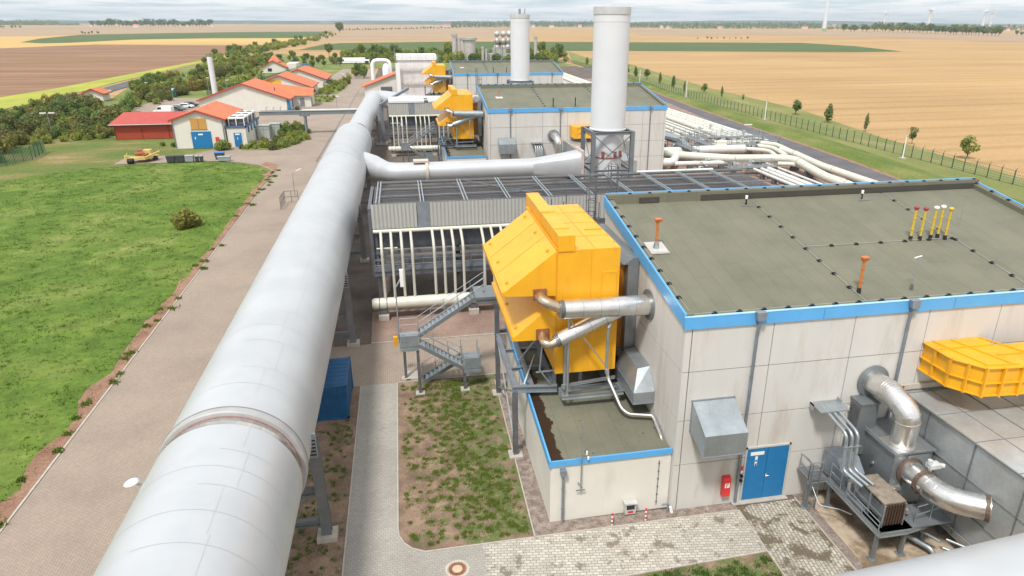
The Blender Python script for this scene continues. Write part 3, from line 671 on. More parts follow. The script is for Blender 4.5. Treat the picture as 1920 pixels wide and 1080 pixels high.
# ------------------------------------------------------------------ annexe
def annexe(ox, oy, nm, near):
    x0, x1, y0, y1 = 6.35+ox, 12.97+ox, 28.6+oy, 44.2+oy
    t = thing('annexe', 'low white %s annexe with blue coping and dark flat roof under the yellow intake' % nm, 'annexe', (x0, y0, 0), 'low annexes under the yellow intakes')
    rz = lambda y: 3.75+(y-y0)*.07
    w = MB(); w.add([(x0, y0, 0), (x1, y0, 0), (x1, y1, 0), (x0, y1, 0), (x0, y0, rz(y0)), (x1, y0, rz(y0)), (x1, y1, rz(y1)), (x0, y1, rz(y1))],
                    [(0, 3, 2, 1), (0, 1, 5, 4), (1, 2, 6, 5), (2, 3, 7, 6), (3, 0, 4, 7)])
    w.build('wall', RENDERW, t)
    r = MB(); r.add([(x0+.05, y0+.05, rz(y0)-.02), (x1, y0+.05, rz(y0)-.02), (x1, y1, rz(y1)-.02), (x0+.05, y1, rz(y1)-.02)], [(0, 1, 2, 3)]); r.build('roof', ROOFS, t)
    c = MB()
    def slab(xa, xb, ya, yb, lo, hi): c.add([(xa, ya, rz(ya)+lo), (xb, ya, rz(ya)+lo), (xb, yb, rz(yb)+lo), (xa, yb, rz(yb)+lo), (xa, ya, rz(ya)+hi), (xb, ya, rz(ya)+hi), (xb, yb, rz(yb)+hi), (xa, yb, rz(yb)+hi)], [(0, 3, 2, 1), (4, 5, 6, 7), (0, 1, 5, 4), (1, 2, 6, 5), (2, 3, 7, 6), (3, 0, 4, 7)])
    slab(x0-.08, x0+.02, y0-.08, y1, -.28, .2); c.bx(x0+.02, x1, y0-.08, y0+.02, rz(y0)-.2, rz(y0)+.14)
    c.build('blue_coping', BLUE, t)
    if near:
        c = MB(); c.bx(x0+.5, x0+.8, y0-.32, y0-.02, 3.05, 3.4); h = c.build('rain_hopper', GREYP, t)
        c = MB(); c.tube([(x0+.65, y0-.15, 3.1), (x0+.65, y0-.15, .05)], .07, 10)
        for z in (.9, 2.2): c.ring((x0+.65, y0-.15, z), (0, 0, 1), .07, .05, .02)
        c.build('drainpipe', GREYP, t)
        c = MB(); c.tube([(12.3, y0-.04, 3.2), (12.3, y0-.04, .3)], .018, 6)
        for k in range(6): c.bx(12.26, 12.34, y0-.07, y0-.005, .5+k*.5, .54+k*.5)
        c.build('cable', DSTEEL, t)
    return t
annexe(0, 0, 'front', True); annexe(.6, 86.5, 'middle', False); annexe(1.7, 173, 'rear', False)
t = thing('antenna_mast', 'thin grey aerial mast with small crossarms fixed to the front of the front annexe', 'antenna', (7.95, 28.4, 1.9))
b = MB(); b.tube([(7.95, 28.42, 1.9), (7.95, 28.42, 4.5), (7.95, 28.42, 6.2)], [.035, .035, .018], 8); b.build('mast', STEEL, t)
b = MB(); b.bar((7.6, 28.42, 4.15), (8.25, 28.42, 4.15), .03); b.bar((7.95, 28.4, 4.3), (8.3, 28.4, 3.95), .03); b.bar((7.7, 28.42, 2.0), (8.2, 28.42, 2.0), .05); b.bar((7.8, 28.5, 2.45), (8.05, 28.45, 2.1), .04); b.build('crossarm', GREYP, t)
b = MB(); b.tube([(8.22, 28.4, 4.2), (8.22, 28.4, 4.4)], .05, 8); b.tube([(8.3, 28.4, 3.9), (8.3, 28.4, 4.05)], .06, 8); b.build('sensor', WHITE, t)
t = thing('meter_cabinet', 'small grey meter box with dark window low on the annexe front wall', 'meter box', (10.75, 28.3, 0))
b = MB(); b.bx(10.45, 11.05, 28.28, 28.56, .12, .78); b.prism([(10.38, .78), (11.12, .78), (11.12, .84), (10.38, .9)], 28.2, 28.58, 'y'); b.build('cabinet_body', plain('cabinet_grey', (.5, .5, .47), .5), t)
b = MB(); b.bx(10.52, 10.98, 28.272, 28.279, .42, .72); b.build('window', GLASS, t)
b = MB(); b.bx(10.6, 10.9, 28.265, 28.271, .2, .34); b.build('label_plate', REDP, t)
for x, y, nm in ((9.55, 27.75, 'short red and white striped marker post left of the meter box'), (11.45, 27.8, 'short red and white striped marker post right of the meter box')):
    t = thing('marker_post', nm, 'marker post', (x, y, 0))
    for k in range(6):
        b = MB(); b.tube([(x, y, k*.13), (x, y, k*.13+.13)], .05, 10); b.build('stripe', REDP if k % 2 else WHITE, t)
t = thing('standpipe', 'small white and grey standpipe at the foot of the annexe corner', 'standpipe', (12.9, 28.25, 0))
b = MB(); b.tube([(12.85, 28.2, 0), (12.85, 28.2, .5)], .06, 8); b.tube([(12.5, 28.2, .55), (12.9, 28.2, .55)], .05, 8); b.build('pipe', GREYP, t)
b = MB(); b.tube([(13.05, 28.1, .05), (12.95, 28.1, .42)], [.1, .07], 10); b.build('cover', WHITE, t)
t = thing('manhole', 'round manhole cover with rusty ring in the paving beside the lowest soil strip', 'manhole', (1.2, 26.15, .03))
b = MB(); b.tube([(1.2, 26.15, .02), (1.2, 26.15, .038)], .42, 36); b.build('frame_ring', RUST, t)
b = MB(); b.tube([(1.2, 26.15, .03), (1.2, 26.15, .046)], .25, 30); b.build('cover', plain('tan_cover', (.52, .40, .28), .8), t)
b = MB()
for k in range(20): a = k*math.pi/10; b.bar((1.2+.48*math.cos(a), 26.15+.48*math.sin(a), .032), (1.2+.6*math.cos(a), 26.15+.6*math.sin(a), .032), .15, .012)
b.build('paving_ring', plain('pale_sett', (.5, .44, .36), .9), t)

# ================================================================== YELLOW INTAKES
def intake(ox, oy, nm, near):
    def T(mb): mb.v = [(a+ox, b+oy, c) for a, b, c in mb.v]; return mb
    t = thing('air_intake', '%s tall yellow air intake housing with two slanted weather hoods, %s' % (nm, {'largest': 'beside the front hall', 'middle': 'beside the middle hall', 'smallest': 'beside the rear hall'}[nm]), 'air intake', (7.75+ox, 34+oy, 5.95), 'yellow intake housings')
    b = MB(); b.bx(7.75, 11.35, 34, 43.7, 5.95, 13.48); T(b).build('housing', YEL, t)
    y0, y1 = 34.0, 42.9
    b = MB(); b.prism([(7.76, 13.49), (4.75, 11.2), (4.72, 11.05), (4.9, 11.0), (7.76, 10.86)], y0-.012, y1, 'y'); T(b).build('upper_hood', YEL, t)
    b = MB(); b.prism([(7.76, 10.5), (5.3, 8.45), (5.27, 8.3), (5.45, 8.25), (7.76, 8.2)], y0-.012, y1, 'y'); T(b).build('lower_hood', YEL, t)
    b = MB(); b.bx(4.68, 4.78, y0, y1, 10.98, 11.26); b.bx(5.23, 5.33, y0, y1, 8.24, 8.5); T(b).build('drip_edge', YEL, t)
    b = MB(); b.bx(7.86, 8.68, y0-.03, y1+1.3, 13.48, 14.28); b.bx(7.82, 8.72, y0+1.4, y0+1.5, 13.48, 14.33); b.bx(7.82, 8.72, y0+5.0, y0+5.1, 13.48, 14.33); b.bx(7.8, 8.74, y0-.06, y0+.05, 13.44, 14.33)
    T(b).build('crane_beam_cover', YEL, t)
    if near:
        b = MB(); b.bx(7.705, 7.76, y0-.045, y0-.013, 6.0, 13.4); b.bx(7.7, 7.79, y0, y1, 13.5, 13.56)
        b.bx(9.6, 11.3, 33.985, 33.999, 10.2, 10.22) if False else None
        T(b).build('corner_seam', YELD, t)
        b = MB()
        for z in (7.6, 9.9): b.bx(7.9, 11.3, 33.985, 33.999, z, z+.018)
        b.bx(9.7, 9.72, 33.985, 33.999, 6.0, 13.4)
        for yy in (36.4, 39.2, 41.6): b.bx(7.8, 11.3, yy, yy+.03, 13.482, 13.496)
        b.bx(9.9, 9.93, 34.1, 43.6, 13.482, 13.496)
        for yy in (37, 40):
            b.bar((7.7, yy, 13.46), (4.85, yy, 11.29), .03, .012)
        T(b).build('panel_seam', YELD, t)
        b = MB(); b.bx(10.42, 11.1, 33.95, 33.998, 9.0, 12.05); d = T(b).build('access_door', YEL, t)
        b = MB()
        for a in ((10.34, 10.42, 8.95, 12.13), (11.1, 11.18, 8.95, 12.13), (10.42, 11.1, 12.05, 12.13)): b.bx(a[0], a[1], 33.93, 33.998, a[2], a[3])
        T(b).build('door_frame', YEL, d)
        s = .762
        for nmx, (xa, za, xb, zb) in (('u', (7.76, 13.49, 4.75, 11.2)), ('l', (7.76, 10.5, 5.3, 8.45))):
            for f in ((.12, .88) if nmx == 'u' else (.88,)):
                for yy in (y0+.8, y0+4.4, y0+8):
                    x = xa+(xb-xa)*f; z = za+(zb-za)*f; b = MB(); b.tube([(x, yy, z), (x-.06, yy, z+.08)], .09, 10); T(b).build('bolt_cap', YELD, t)
        b = MB()
        for k in range(7): b.bx(11.2, 11.34, 35+k*1.3, 35.04+k*1.3, 13.48, 13.53)
        b.bar((10.2, 37.6, 13.52), (11.3, 37.6, 13.52), .05)
        T(b).build('roof_cleat', YEL, t)
    # duct between housing and hall wall
    b = MB(); b.bx(11.35, 12.9, 36, 42.5, 6.3, 11.8); T(b).build('connecting_duct', ORANGED, t)
    b = MB()
    for z in (6.2, 9.0, 11.75): b.bx(11.4, 12.95, 35.85, 35.99, z, z+.15)
    b.bx(12.3, 12.94, 35.3, 36, 6.2, 11.95); b.prism([(12.0, 11.95), (12.98, 11.95), (12.98, 12.35), (12.6, 12.35)], 35.3, 42.5, 'y')
    T(b).build('duct_frame', STEEL_D, t)
    return t
intake(0, 0, 'largest', True); intake(.75, 86.5, 'middle', True); intake(1.75, 173, 'smallest', False)

def exhaust_pipes(ox, oy, nm, mat):
    def T(mb): mb.v = [(a+ox, b+oy, c) for a, b, c in mb.v]; return mb
    for k, (pts1, pts2, r, fl, zf) in enumerate((
        ([(6.78, 34.0, 10.98), (6.78, 33.1, 10.95, .6), (7.9, 33.0, 10.48)], [(7.9, 33.0, 10.45), (13.0, 33.35, 10.2)], .53, True, 0),
        ([(6.95, 34.0, 8.55), (6.95, 33.2, 8.35, .5), (7.35, 33.15, 8.3, .4), (7.85, 33.2, 8.62)], [(7.75, 33.2, 8.55), (12.2, 33.95, 10.15)], .42, False, 0))):
        up = k == 0
        t = thing('exhaust_pipe', '%s %s stainless pipe running from the yellow intake to the %s hall wall' % (nm, 'upper thicker level' if up else 'lower slanting', {'near': 'front', 'mid': 'middle', 'far': 'rear'}[nm]), 'metal pipe', (7+ox, 33.5+oy, pts1[0][2]), 'pipes from intake to hall')
        b = MB(); b.tube(smooth_arc(pts1, 8), .3 if up else .27, 20); T(b).build('elbow', HEATM if mat is STAIN else STAIN, t)
        b = MB(); d = (Vector(pts2[1])-Vector(pts2[0])); A = Vector(pts2[0]); n = 5
        b.tube([A, Vector(pts2[1])], [r, r+.06], 28)
        T(b).build('insulated_pipe', mat, t)
        b = MB()
        for q in range(1, 5): c = A+d*q/5; b.ring(c, d, r+.012*q, .03, .006, 28)
        T(b).build('clamp_seam', STEEL, t)
        b = MB(); dn = d.normalized()
        for q in (-.16, -.08, 0): b.ring(A+dn*(q-.04), d, r-.04, .045, .0, 24)
        T(b).build('bellows', STEEL_D, t)
        if up:
            b = MB(); b.tube([(12.9, 33.345, 10.2), (12.975, 33.35, 10.2)], .88, 30); T(b).build('wall_flange', STEEL_D, t)
        b = MB(); p = pts1[0]; b.bx(p[0]-.35, p[0]+.4, 33.9, 34.0, p[2]-.3, p[2]+.36); T(b).build('flange_plate', RUST, t)
exhaust_pipes(0, 0, 'near', STAIN); exhaust_pipes(.75, 86.5, 'mid', STEEL); exhaust_pipes(1.75, 173, 'far', STEEL)

def intake_frame(ox, oy, nm, near):
    def T(mb): mb.v = [(a+ox, b+oy, c) for a, b, c in mb.v]; return mb
    t = thing('intake_gantry', '%s grey steel frame with columns carrying the yellow intake housing' % nm, 'steel frame', (5.5+ox, 34.9+oy, 0), 'frames under the yellow intakes')
    for x, y, zt in ((5.52, 34.9, 4.55), (5.5, 42.5, 7.0), (7.2, 43.6, 4.55)):
        b = MB(); b.ibeam((x, y, .12), (x, y, zt), .3, .3, .035); c = T(b).build('column', DSTEEL, t)
        b = MB(); b.bx(x-.42, x+.42, y-.42, y+.42, 0, .14); T(b).build('concrete_footing', CONC, c)
    b = MB()
    b.ibeam((5.35, 34.9, 4.68), (8.0, 34.55, 4.68), .26, .4); b.ibeam((5.55, 35.0, 4.68), (5.5, 43.6, 4.68), .26, .34); b.ibeam((6.55, 34.9, 4.66), (6.5, 43.6, 4.66), .28, .3)
    b.ibeam((7.9, 34.7, 4.66), (7.9, 43.8, 4.66), .28, .34); b.ibeam((11.2, 34.7, 4.66), (11.2, 43.8, 4.66), .28, .34)
    for y in (37.6, 40.2, 43.4): b.ibeam((5.5, y, 4.55), (11.2, y, 4.55), .2, .24)
    for x in (7.9, 9.5, 11.2):
        for y in (34.9, 39, 43.2): b.bx(x-.1, x+.1, y-.1, y+.1, 4.8, 5.96)
    T(b).build('platform_beams', GREYP if near else DSTEEL, t)
    b = MB()
    b.bar((5.5, 35.1, 4.4), (5.5, 42.4, .6), .1); b.bar((5.5, 42.4, 4.4), (5.5, 35.1, .6), .1)
    b.bar((6.1, 35.1, 4.8), (7.0, 36.5, 6.0), .09); b.bar((7.7, 34.6, 4.8), (6.9, 34.4, 6.1), .09); b.bar((6.9, 34.4, 6.1), (7.0, 34.2, 7.8), .07)
    b.bar((6.7, 34.5, 5.9), (8.0, 34.2, 6.1), .08); b.bar((6.2, 38, 4.8), (7.6, 38, 6.6), .09); b.bar((6.2, 41, 4.8), (7.6, 41, 6.6), .09)
    T(b).build('bracing', STEEL, t)
    # walkway in front with posts that carry the pipes
    b = MB(); b.ibeam((8.0, 33.2, 4.8), (11.7, 33.2, 4.8), .2, .26); b.ibeam((8.0, 34.1, 4.8), (11.7, 34.1, 4.8), .2, .26)
    for x in (8.05, 11.6): b.ibeam((x, 33.2, 4.8), (x, 34.1, 4.8), .18, .24)
    b.ibeam((8.0, 33.4, 5.45), (11.35, 33.9, 5.45), .14, .16)
    T(b).build('front_walkway_beams', STEEL, t)
    b = MB(); b.tube([(8.32, 33.25, 4.9), (8.32, 33.25, 9.95)], .075, 10); b.tube([(8.3, 33.9, 4.9), (8.3, 33.9, 8.3)], .1, 10); b.tube([(10.6, 33.25, 6.1), (10.6, 33.25, 9.0)], .09, 10)
    b.bar((8.35, 33.2, 9.7), (10.7, 33.25, 6.4), .09, .07); b.tube([(10.6, 33.25, 9.0), (10.75, 33.3, 9.2)], .12, 10)
    T(b).build('pipe_post', STEEL, t)
    if near:
        t2 = thing('condensate_pipe', 'thin bent stainless pipe hanging below the yellow intake and ending at the hall wall', 'metal pipe', (10.5, 33, 6))
        b = MB(); b.tube(smooth_arc([(10.62, 33.15, 6.4), (10.66, 33.1, 5.9, .2), (11.15, 31.8, 4.55, .4), (11.5, 31.5, 4.35, .2), (12.75, 31.2, 4.3, .2), (12.8, 31.0, 4.25, .15), (12.75, 29.6, 3.9, .15), (12.8, 29.4, 3.2)], 6), .1, 12); b.build('pipe', STAIN, t2)
        b = MB(); b.bx(12.7, 12.98, 30.4, 30.6, 3.7, 4.1); b.bx(12.7, 12.98, 30.2, 30.8, 3.9, 3.96); b.build('bracket', GREYP, t2)
        # upper landing that the stairs reach
        b = MB(); b.bx(4.2, 7.4, 43.9, 46.2, 6.82, 7.0); b.ibeam((4.2, 44, 6.7), (7.6, 44, 6.7), .2, .25)
        T(b).build('landing_deck', STEEL_D, t)
intake_frame(0, 0, 'front', True); intake_frame(.75, 86.5, 'middle', False); intake_frame(1.75, 173, 'rear', False)

# ------------------------------------------------------------------ switchback stairs
def railing(mb, pts, h=1.05, r=.022, sp=1.1, mid=True):
    for a, b in zip(pts, pts[1:]):
        a = Vector(a); b = Vector(b); n = max(1, round((b-a).length/sp)); U = Vector((0, 0, 1))
        for z in ((h, h*.52) if mid else (h,)): mb.tube([a+U*z, b+U*z], r, 6, False)
        for k in range(n+1): p = a+(b-a)*k/n; mb.tube([p, p+U*h], r, 6, False)
def stairs(ox, oy, nm):
    def T(mb): mb.v = [(a+ox, b+oy, c) for a, b, c in mb.v]; return mb
    t = thing('steel_staircase', '%s galvanised zigzag staircase with two landings beside the yellow intake' % nm, 'staircase', (1.5+ox, 44+oy, 0), 'zigzag staircases')
    fl = [((.25, 44.95, .05), (3.15, 44.95, 1.75), 1.0), ((3.15, 43.45, 1.75), (.1, 43.45, 3.85), 1.0), ((.1, 44.95, 3.85), (5.0, 44.95, 7.0), 1.0)]
    for a, b_, w in fl:
        s = MB(); a = Vector(a); b_ = Vector(b_)
        for dy in (0, w): s.bar(a+Vector((0, dy, 0)), b_+Vector((0, dy, 0)), .05, .26)
        fo = T(s).build('flight', STEEL_D, t)
        s = MB(); n = round((b_.z-a.z)/.19)
        for k in range(1, n): p = a+(b_-a)*k/n; s.bx(min(p.x-.14, p.x+.14), p.x+.14, p.y+.03, p.y+w-.03, p.z+.02, p.z+.05)
        T(s).build('treads', STEEL, fo)
        s = MB()
        for dy in (0, w): railing(s, [a+Vector((0, dy, .1)), b_+Vector((0, dy, .1))])
        T(s).build('handrail', STEEL, fo)
    for (x0, x1, z) in ((-1.2, .1, 3.85), (3.15, 4.4, 1.75)):
        s = MB(); s.bx(x0, x1, 43.4, 46.0, z-.12, z); s.bx(x0+.05, x1-.05, 43.35, 43.38, z+.05, z+.85); s.bx(x0+.02, x1-.02, 43.3, 43.36, z-.3, z-.1)
        l = T(s).build('landing', plain('stair_grey', (.26, .29, .31), .45, .4, .15, 2), t)
        s = MB(); e = x0 if x0 < 0 else x1
        railing(s, [(x0, 43.4, z), (x1, 43.4, z)]); railing(s, [(e, 43.4, z), (e, 46, z), (x1 if x0 < 0 else x0, 46, z)])
        T(s).build('handrail', STEEL, l)
    for x, y, z in ((-.02, 43.5, 3.75), (3.2, 43.5, 1.65), (-1.0, 45.9, 3.75)):
        s = MB(); s.ibeam((x, y, .1), (x, y, z), .2, .2, .03); c = T(s).build('post', DSTEEL, t)
        s = MB(); s.bx(x-.32, x+.32, y-.3, y+.3, 0, .12); T(s).build('footing', CONC, c)
    s = MB(); s.tube([(-1.3, 46.1, 3.0), (-1.3, 46.1, 7.3), (-.9, 46.3, 7.9)], .05, 8); T(s).build('lamp_pole', STEEL, t)
    s = MB(); s.bx(-.95, -.7, 46.2, 46.4, 7.3, 8.6); T(s).build('lamp_head', WHITE, t)
    return t
stairs(0, 0, 'larger')
stairs(.6, 82, 'smaller')
t = thing('warning_box', 'small orange box on a post at the left stair landing', 'orange box', (-1.6, 46.5, 3))
b = MB(); b.bx(-1.75, -1.45, 46.3, 46.6, 2.6, 3.3); b.bar((-1.45, 46.45, 3), (-1.2, 46.1, 3.2), .05); b.build('box_body', YEL, t)
s_ = MB(); s_.bx(-1.0, .1, 45.6, 46.9, .03, .15); tag(s_.build('concrete_plate', CONC), 'square concrete pad at the foot of the near zigzag stairs', 'concrete pad')

# ================================================================== EXHAUST SIDE OF THE NEAR HALL (bottom right)
t = thing('exhaust_duct', 'huge grey sheet metal exhaust duct leaving the front hall front at the right edge', 'exhaust duct', (30, 20, 0))
b = MB(); b.add([(26.0, 28.25, .9), (33.6, 28.25, .9), (34.6, 10, .4), (25.95, 10, .4), (26.0, 28.25, 6.2), (33.6, 28.25, 6.2), (34.6, 10, 6.4), (25.95, 10, 6.4)],
               [(0, 3, 2, 1), (4, 5, 6, 7), (0, 1, 5, 4), (1, 2, 6, 5), (2, 3, 7, 6), (3, 0, 4, 7)])
b.build('duct_shell', galv('dull_grey_sheet', (.54, .57, .575), .36, .6), t)
b = MB()
for y in (27.9, 25.6, 23.1, 20.6, 18.1, 15.5): b.bx(26, 34.3, y-.012, y+.012, 6.2+(28.25-y)*.011, 6.2+(28.25-y)*.011+.03)
for x in (29.2, 32.4): b.bar((x, 28.2, 6.215), (x+.2, 10, 6.415), .04, .04)
for y in (26.0, 23.0, 20.1, 17.2): b.bx(25.93, 25.97, y-.025, y+.025, .9, 6.2)
for z in (4.3,): b.bx(25.93, 25.985, 10, 28.2, z, z+.02)
b.bar((25.95, 28.1, 6.2), (25.93, 10, 6.4), .09, .07)
for x in (27.6, 30.8): b.bar((x, 28.2, 6.21), (x+.1, 10, 6.41), .025, .03)
b.bx(25.93, 25.985, 10, 28.2, 2.55, 2.58)
b.build('sheet_seams', plain('seam_grey', (.22, .235, .24), .5, .5), t)
b = MB(); b.bx(25.7, 33.9, 28.1, 28.285, .6, .95); b.bx(25.72, 25.98, 28.1, 28.285, .9, 6.55); b.bx(25.72, 33.9, 28.1, 28.285, 6.3, 6.6); b.build('wall_collar', plain('pale_collar', (.42, .38, .33), .7), t)
b = MB()
for y in (27, 24, 21, 18, 14): b.bx(26.2, 26.5, y-.15, y+.15, .05, .9); b.cut(); b.bx(33, 33.3, y-.15, y+.15, .05, .9); b.cut()
b.build('support_leg', DSTEEL, t)
b = MB(); b.tube([(25.9, 21.6, 1.1), (25.2, 22.5, 1.1)], .07, 8); b.tube([(25.9, 21.2, .8), (24.9, 22.3, .8)], .07, 8); b.tube([(25.8, 23.8, 1.3), (25.95, 14, 1.3)], .05, 8); b.build('small_pipes', STEEL, t)
# yellow ventilation box
t = thing('ventilation_box', 'yellow ribbed ventilation box on the front hall wall above the grey duct', 'ventilation box', (29, 27, 7.4))
pl = [(26.8, 28.28), (26.85, 26.3), (27.75, 25.15), (29.6, 25.0), (34, 25.0), (34, 27.15), (30.15, 27.15), (30.15, 28.28)]
b = MB(); b.prism(pl, 7.5, 9.08, 'z'); b.build('box_shell', YEL, t)
b = MB()
def rib(a, c, z0, z1, o=.12):
    d = Vector((c[0]-a[0], c[1]-a[1], 0)).normalized(); n = Vector((d.y, -d.x, 0))
for k in range(len(pl)-2):
    (xa, ya), (xb, yb) = pl[k], pl[k+1]
    d = Vector((xb-xa, yb-ya, 0)).normalized(); n = Vector((d.y, -d.x, 0))
    if n.dot(Vector(((xa+xb)/2-30, (ya+yb)/2-27, 0))) < 0: n = -n
    for z in (7.5, 8.2, 9.05): b.bar((xa+n.x*.06, ya+n.y*.06, z), (xb+n.x*.06, yb+n.y*.06, z), .16, .045)
for (x, y) in ((26.78, 27.4), (26.8, 26.4), (27.25, 25.7), (27.75, 25.08), (28.7, 24.98), (29.7, 24.93), (31.2, 24.93), (32.7, 24.93)): b.bx(x-.06, x+.03, y-.1, y+.06, 7.42, 9.1)
b.bar((26.9, 27.3, 9.11), (30.1, 27.25, 9.11), .05, .09); b.bar((28.3, 28.2, 9.11), (29.3, 25.1, 9.11), .05, .09); b.bar((27.2, 28.2, 9.11), (27.9, 25.3, 9.11), .05, .09); b.bar((30.0, 28.2, 9.11), (31.6, 25.1, 9.11), .05, .09)
b.bar((29.3, 26.2, 9.11), (34, 26.0, 9.11), .05, .09); b.bar((27.8, 25.3, 9.11), (29.6, 25.12, 9.11), .05, .09)
b.build('stiffening_ribs', YEL, t)

t = thing('silencer_box', 'grey sheet metal enclosure below the large silver wall elbow', 'enclosure', (24.9, 26.5, 0))
b = MB(); b.bx(23.55, 26.0-.25, 25.05, 28.1, 1.35, 4.52); b.bx(23.45, 25.85, 24.95, 28.15, 4.5, 4.6); b.build('enclosure_shell', STEEL_D, t)
b = MB(); b.bx(23.42, 23.5, 25.2, 28.1, 4.55, 4.75); b.tube([(23.53, 26.4, 3.1), (23.44, 26.4, 3.1)], .1, 12); b.bx(24.3, 25.5, 25.0, 25.03, 1.5, 4.4); b.build('panel_trim', STEEL, t)
for x in (23.7, 25.5):
    for y in (25.3, 27.8): b = MB(); b.bx(x-.1, x+.1, y-.1, y+.1, .05, 1.35); b.build('leg', DSTEEL, t)
t = thing('control_cabinet', 'tall dark grey cabinet on the front hall wall behind the silver elbow', 'cabinet', (23.5, 27.8, 3))
b = MB(); b.bx(22.95, 24.0, 27.35, 28.25, 3.0, 6.1); b.bx(22.9, 24.05, 27.3, 28.28, 6.1, 6.18); b.build('cabinet_body', STEEL_D, t)
b = MB(); b.bx(22.94, 22.955, 27.45, 28.15, 3.2, 5.9); b.build('side_panel', DSTEEL, t)

def silver_bend(name, label, pts, r, n, flange, parts):
    t = thing(name, label, 'metal pipe', Vector(pts[0][:3]))
    P = smooth_arc(pts, n); b = MB(); b.tube(P, r, 32); b.build('cladding', STAIN, t)
    b = MB()
    for k in range(1, len(P)-1, 2):
        d = P[k+1]-P[k-1]; b.ring(P[k], d, r, .045, .022, 32)
    b.build('seam_band', STAIN, t)
    return t, P
t, P = silver_bend('silver_elbow', 'large silver elbow pipe coming out of the front hall wall and turning down', [(24.05, 28.25, 7.0), (24.1, 26.9, 7.05, .2), (24.3, 25.6, 6.6, 1.5), (24.45, 25.75, 4.6)], .62, 8, None, None)
b = MB(); b.tube([(24.05, 28.17, 7.0), (24.05, 28.27, 7.0)], .92, 36); b.build('wall_flange', STEEL_D, t)
b = MB(); b.tube([(24.45, 25.75, 4.6), (24.45, 25.75, 4.68)], .78, 30); b.bx(23.6, 25.3, 25.0, 26.5, 4.6, 4.63); b.build('base_flange', STAIN, t)
t, P = silver_bend('silver_elbow', 'large silver segmented pipe bending from the grey enclosure into the big grey duct', [(24.55, 25.05, 3.5), (24.6, 22.6, 3.55, 1.3), (25.97, 21.4, 3.75)], .6, 8, None, None)
b = MB(); b.tube([(24.55, 25.05, 3.5), (24.55, 24.95, 3.5)], .74, 30); b.tube([(25.8, 21.55, 3.72), (25.94, 21.43, 3.74)], [.63, .66], 26); b.build('flange', plain('brown_flange', (.16, .11, .085), .6, .4, .3, 5), t)
b = MB(); b.ring((24.57, 23.95, 3.53), (0, 1, 0), .6, .16, .1, 30)
for k in range(20): a = k*math.pi/10; b.bar((24.57+.66*math.cos(a), 23.85, 3.53+.66*math.sin(a)), (24.57+.66*math.cos(a), 24.05, 3.53+.66*math.sin(a)), .05)
b.build('butterfly_valve', MATS['brown_flange'], t)
b = MB(); b.tube([(24.7, 23.95, 4.2), (24.75, 23.95, 4.55)], .09, 10); b.bx(24.55, 25.15, 23.75, 24.15, 4.4, 4.62); b.tube([(25.1, 23.95, 4.5), (25.35, 23.8, 4.5)], .12, 10); b.tube([(24.6, 23.95, 4.62), (24.6, 23.95, 4.85)], .12, 10); b.build('valve_actuator', plain('pale_actuator', (.52, .53, .52), .5), t)
t = thing('short_pipe', 'short thick silver pipe stub below the silver elbow valve', 'metal pipe', (23.3, 24.5, 2.6))
b = MB(); b.tube([(22.9, 24.6, 2.6), (23.9, 24.9, 2.6)], .28, 18); b.tube([(23.5, 25.2, 2.3), (23.5, 23.4, 2.3)], .14, 12); b.build('pipe', STAIN, t)

# lube oil platform with ladder, tank, cable pipes
t = thing('service_platform', 'galvanised service platform on legs running out from the front hall wall, with handrails', 'platform', (22, 25, 2))
b = MB(); b.bx(21.55, 25.6, 22.75, 24.3, 1.86, 1.92); b.bx(21.5, 23.3, 22.75, 27.9, 1.86, 1.92); b.bx(20.35, 21.6, 27.1, 28.2, 1.86, 1.92); b.build('deck', STEEL_D, t)
b = MB(); b.ibeam((21.5, 28.1, 1.75), (21.5, 22.7, 1.75), .1, .26); b.ibeam((21.5, 22.7, 1.75), (23.0, 22.7, 1.75), .1, .26); b.ibeam((23.0, 22.7, 1.75), (25.7, 23.2, 1.75), .1, .26); b.ibeam((20.3, 27.1, 1.75), (21.5, 27.1, 1.75), .1, .2)
b.build('edge_beam', STEEL, t)
for x, y in ((21.6, 22.95), (20.45, 27.15), (21.7, 27.0), (25.0, 23.8), (23.2, 23.0)):
    b = MB(); b.bx(x-.08, x+.08, y-.08, y+.08, .06, 1.7); l = b.build('leg', STEEL_D, t)
    b = MB(); b.bx(x-.2, x+.2, y-.2, y+.2, .05, .1); b.build('foot_plate', STEEL, l)
b = MB(); railing(b, [(21.5, 26.9, 1.92), (21.5, 26.0, 1.92)], 1.05, .03); railing(b, [(21.45, 25.4, 1.92), (21.45, 22.8, 1.92)], .55, .03); railing(b, [(20.35, 28, 1.92), (20.35, 27.1, 1.92)], 1.05, .03, 1.0); railing(b, [(20.35, 27.1, 1.92), (21.1, 27.1, 1.92)], 1.05, .03)
railing(b, [(23.6, 23.0, 1.92), (25.6, 23.3, 1.92)], 1.0, .03); b.tube(smooth_arc([(20.6, 27.0, 1.5), (20.6, 26.2, .9, .2), (21.4, 25.6, 1.0, .2), (21.5, 24.8, 1.3)], 4), .03, 6, False)
b.build('handrail', STEEL, t)
b = MB()
for x in (20.45, 20.95): b.bar((x, 27.0, .05), (x, 27.0, 2.95), .05)
for k in range(9): b.bar((20.45, 27.0, .25+k*.28), (20.95, 27.0, .25+k*.28), .03)
b.tube([(20.45, 27.0, 2.9), (20.45, 27.5, 2.95), (20.45, 27.9, 2.9)], .03, 6); b.build('ladder', STEEL_D, t)
t = thing('oil_tank', 'small grey-green tank with sloping top on the service platform next to the wall', 'tank', (21.9, 27, 1.92))
b = MB(); b.prism([(26.2, 1.95), (28.0, 1.95), (28.0, 3.15), (26.9, 3.25), (26.2, 2.6)], 21.7, 23.0, 'x'); b.build('tank_body', GREYP, t)
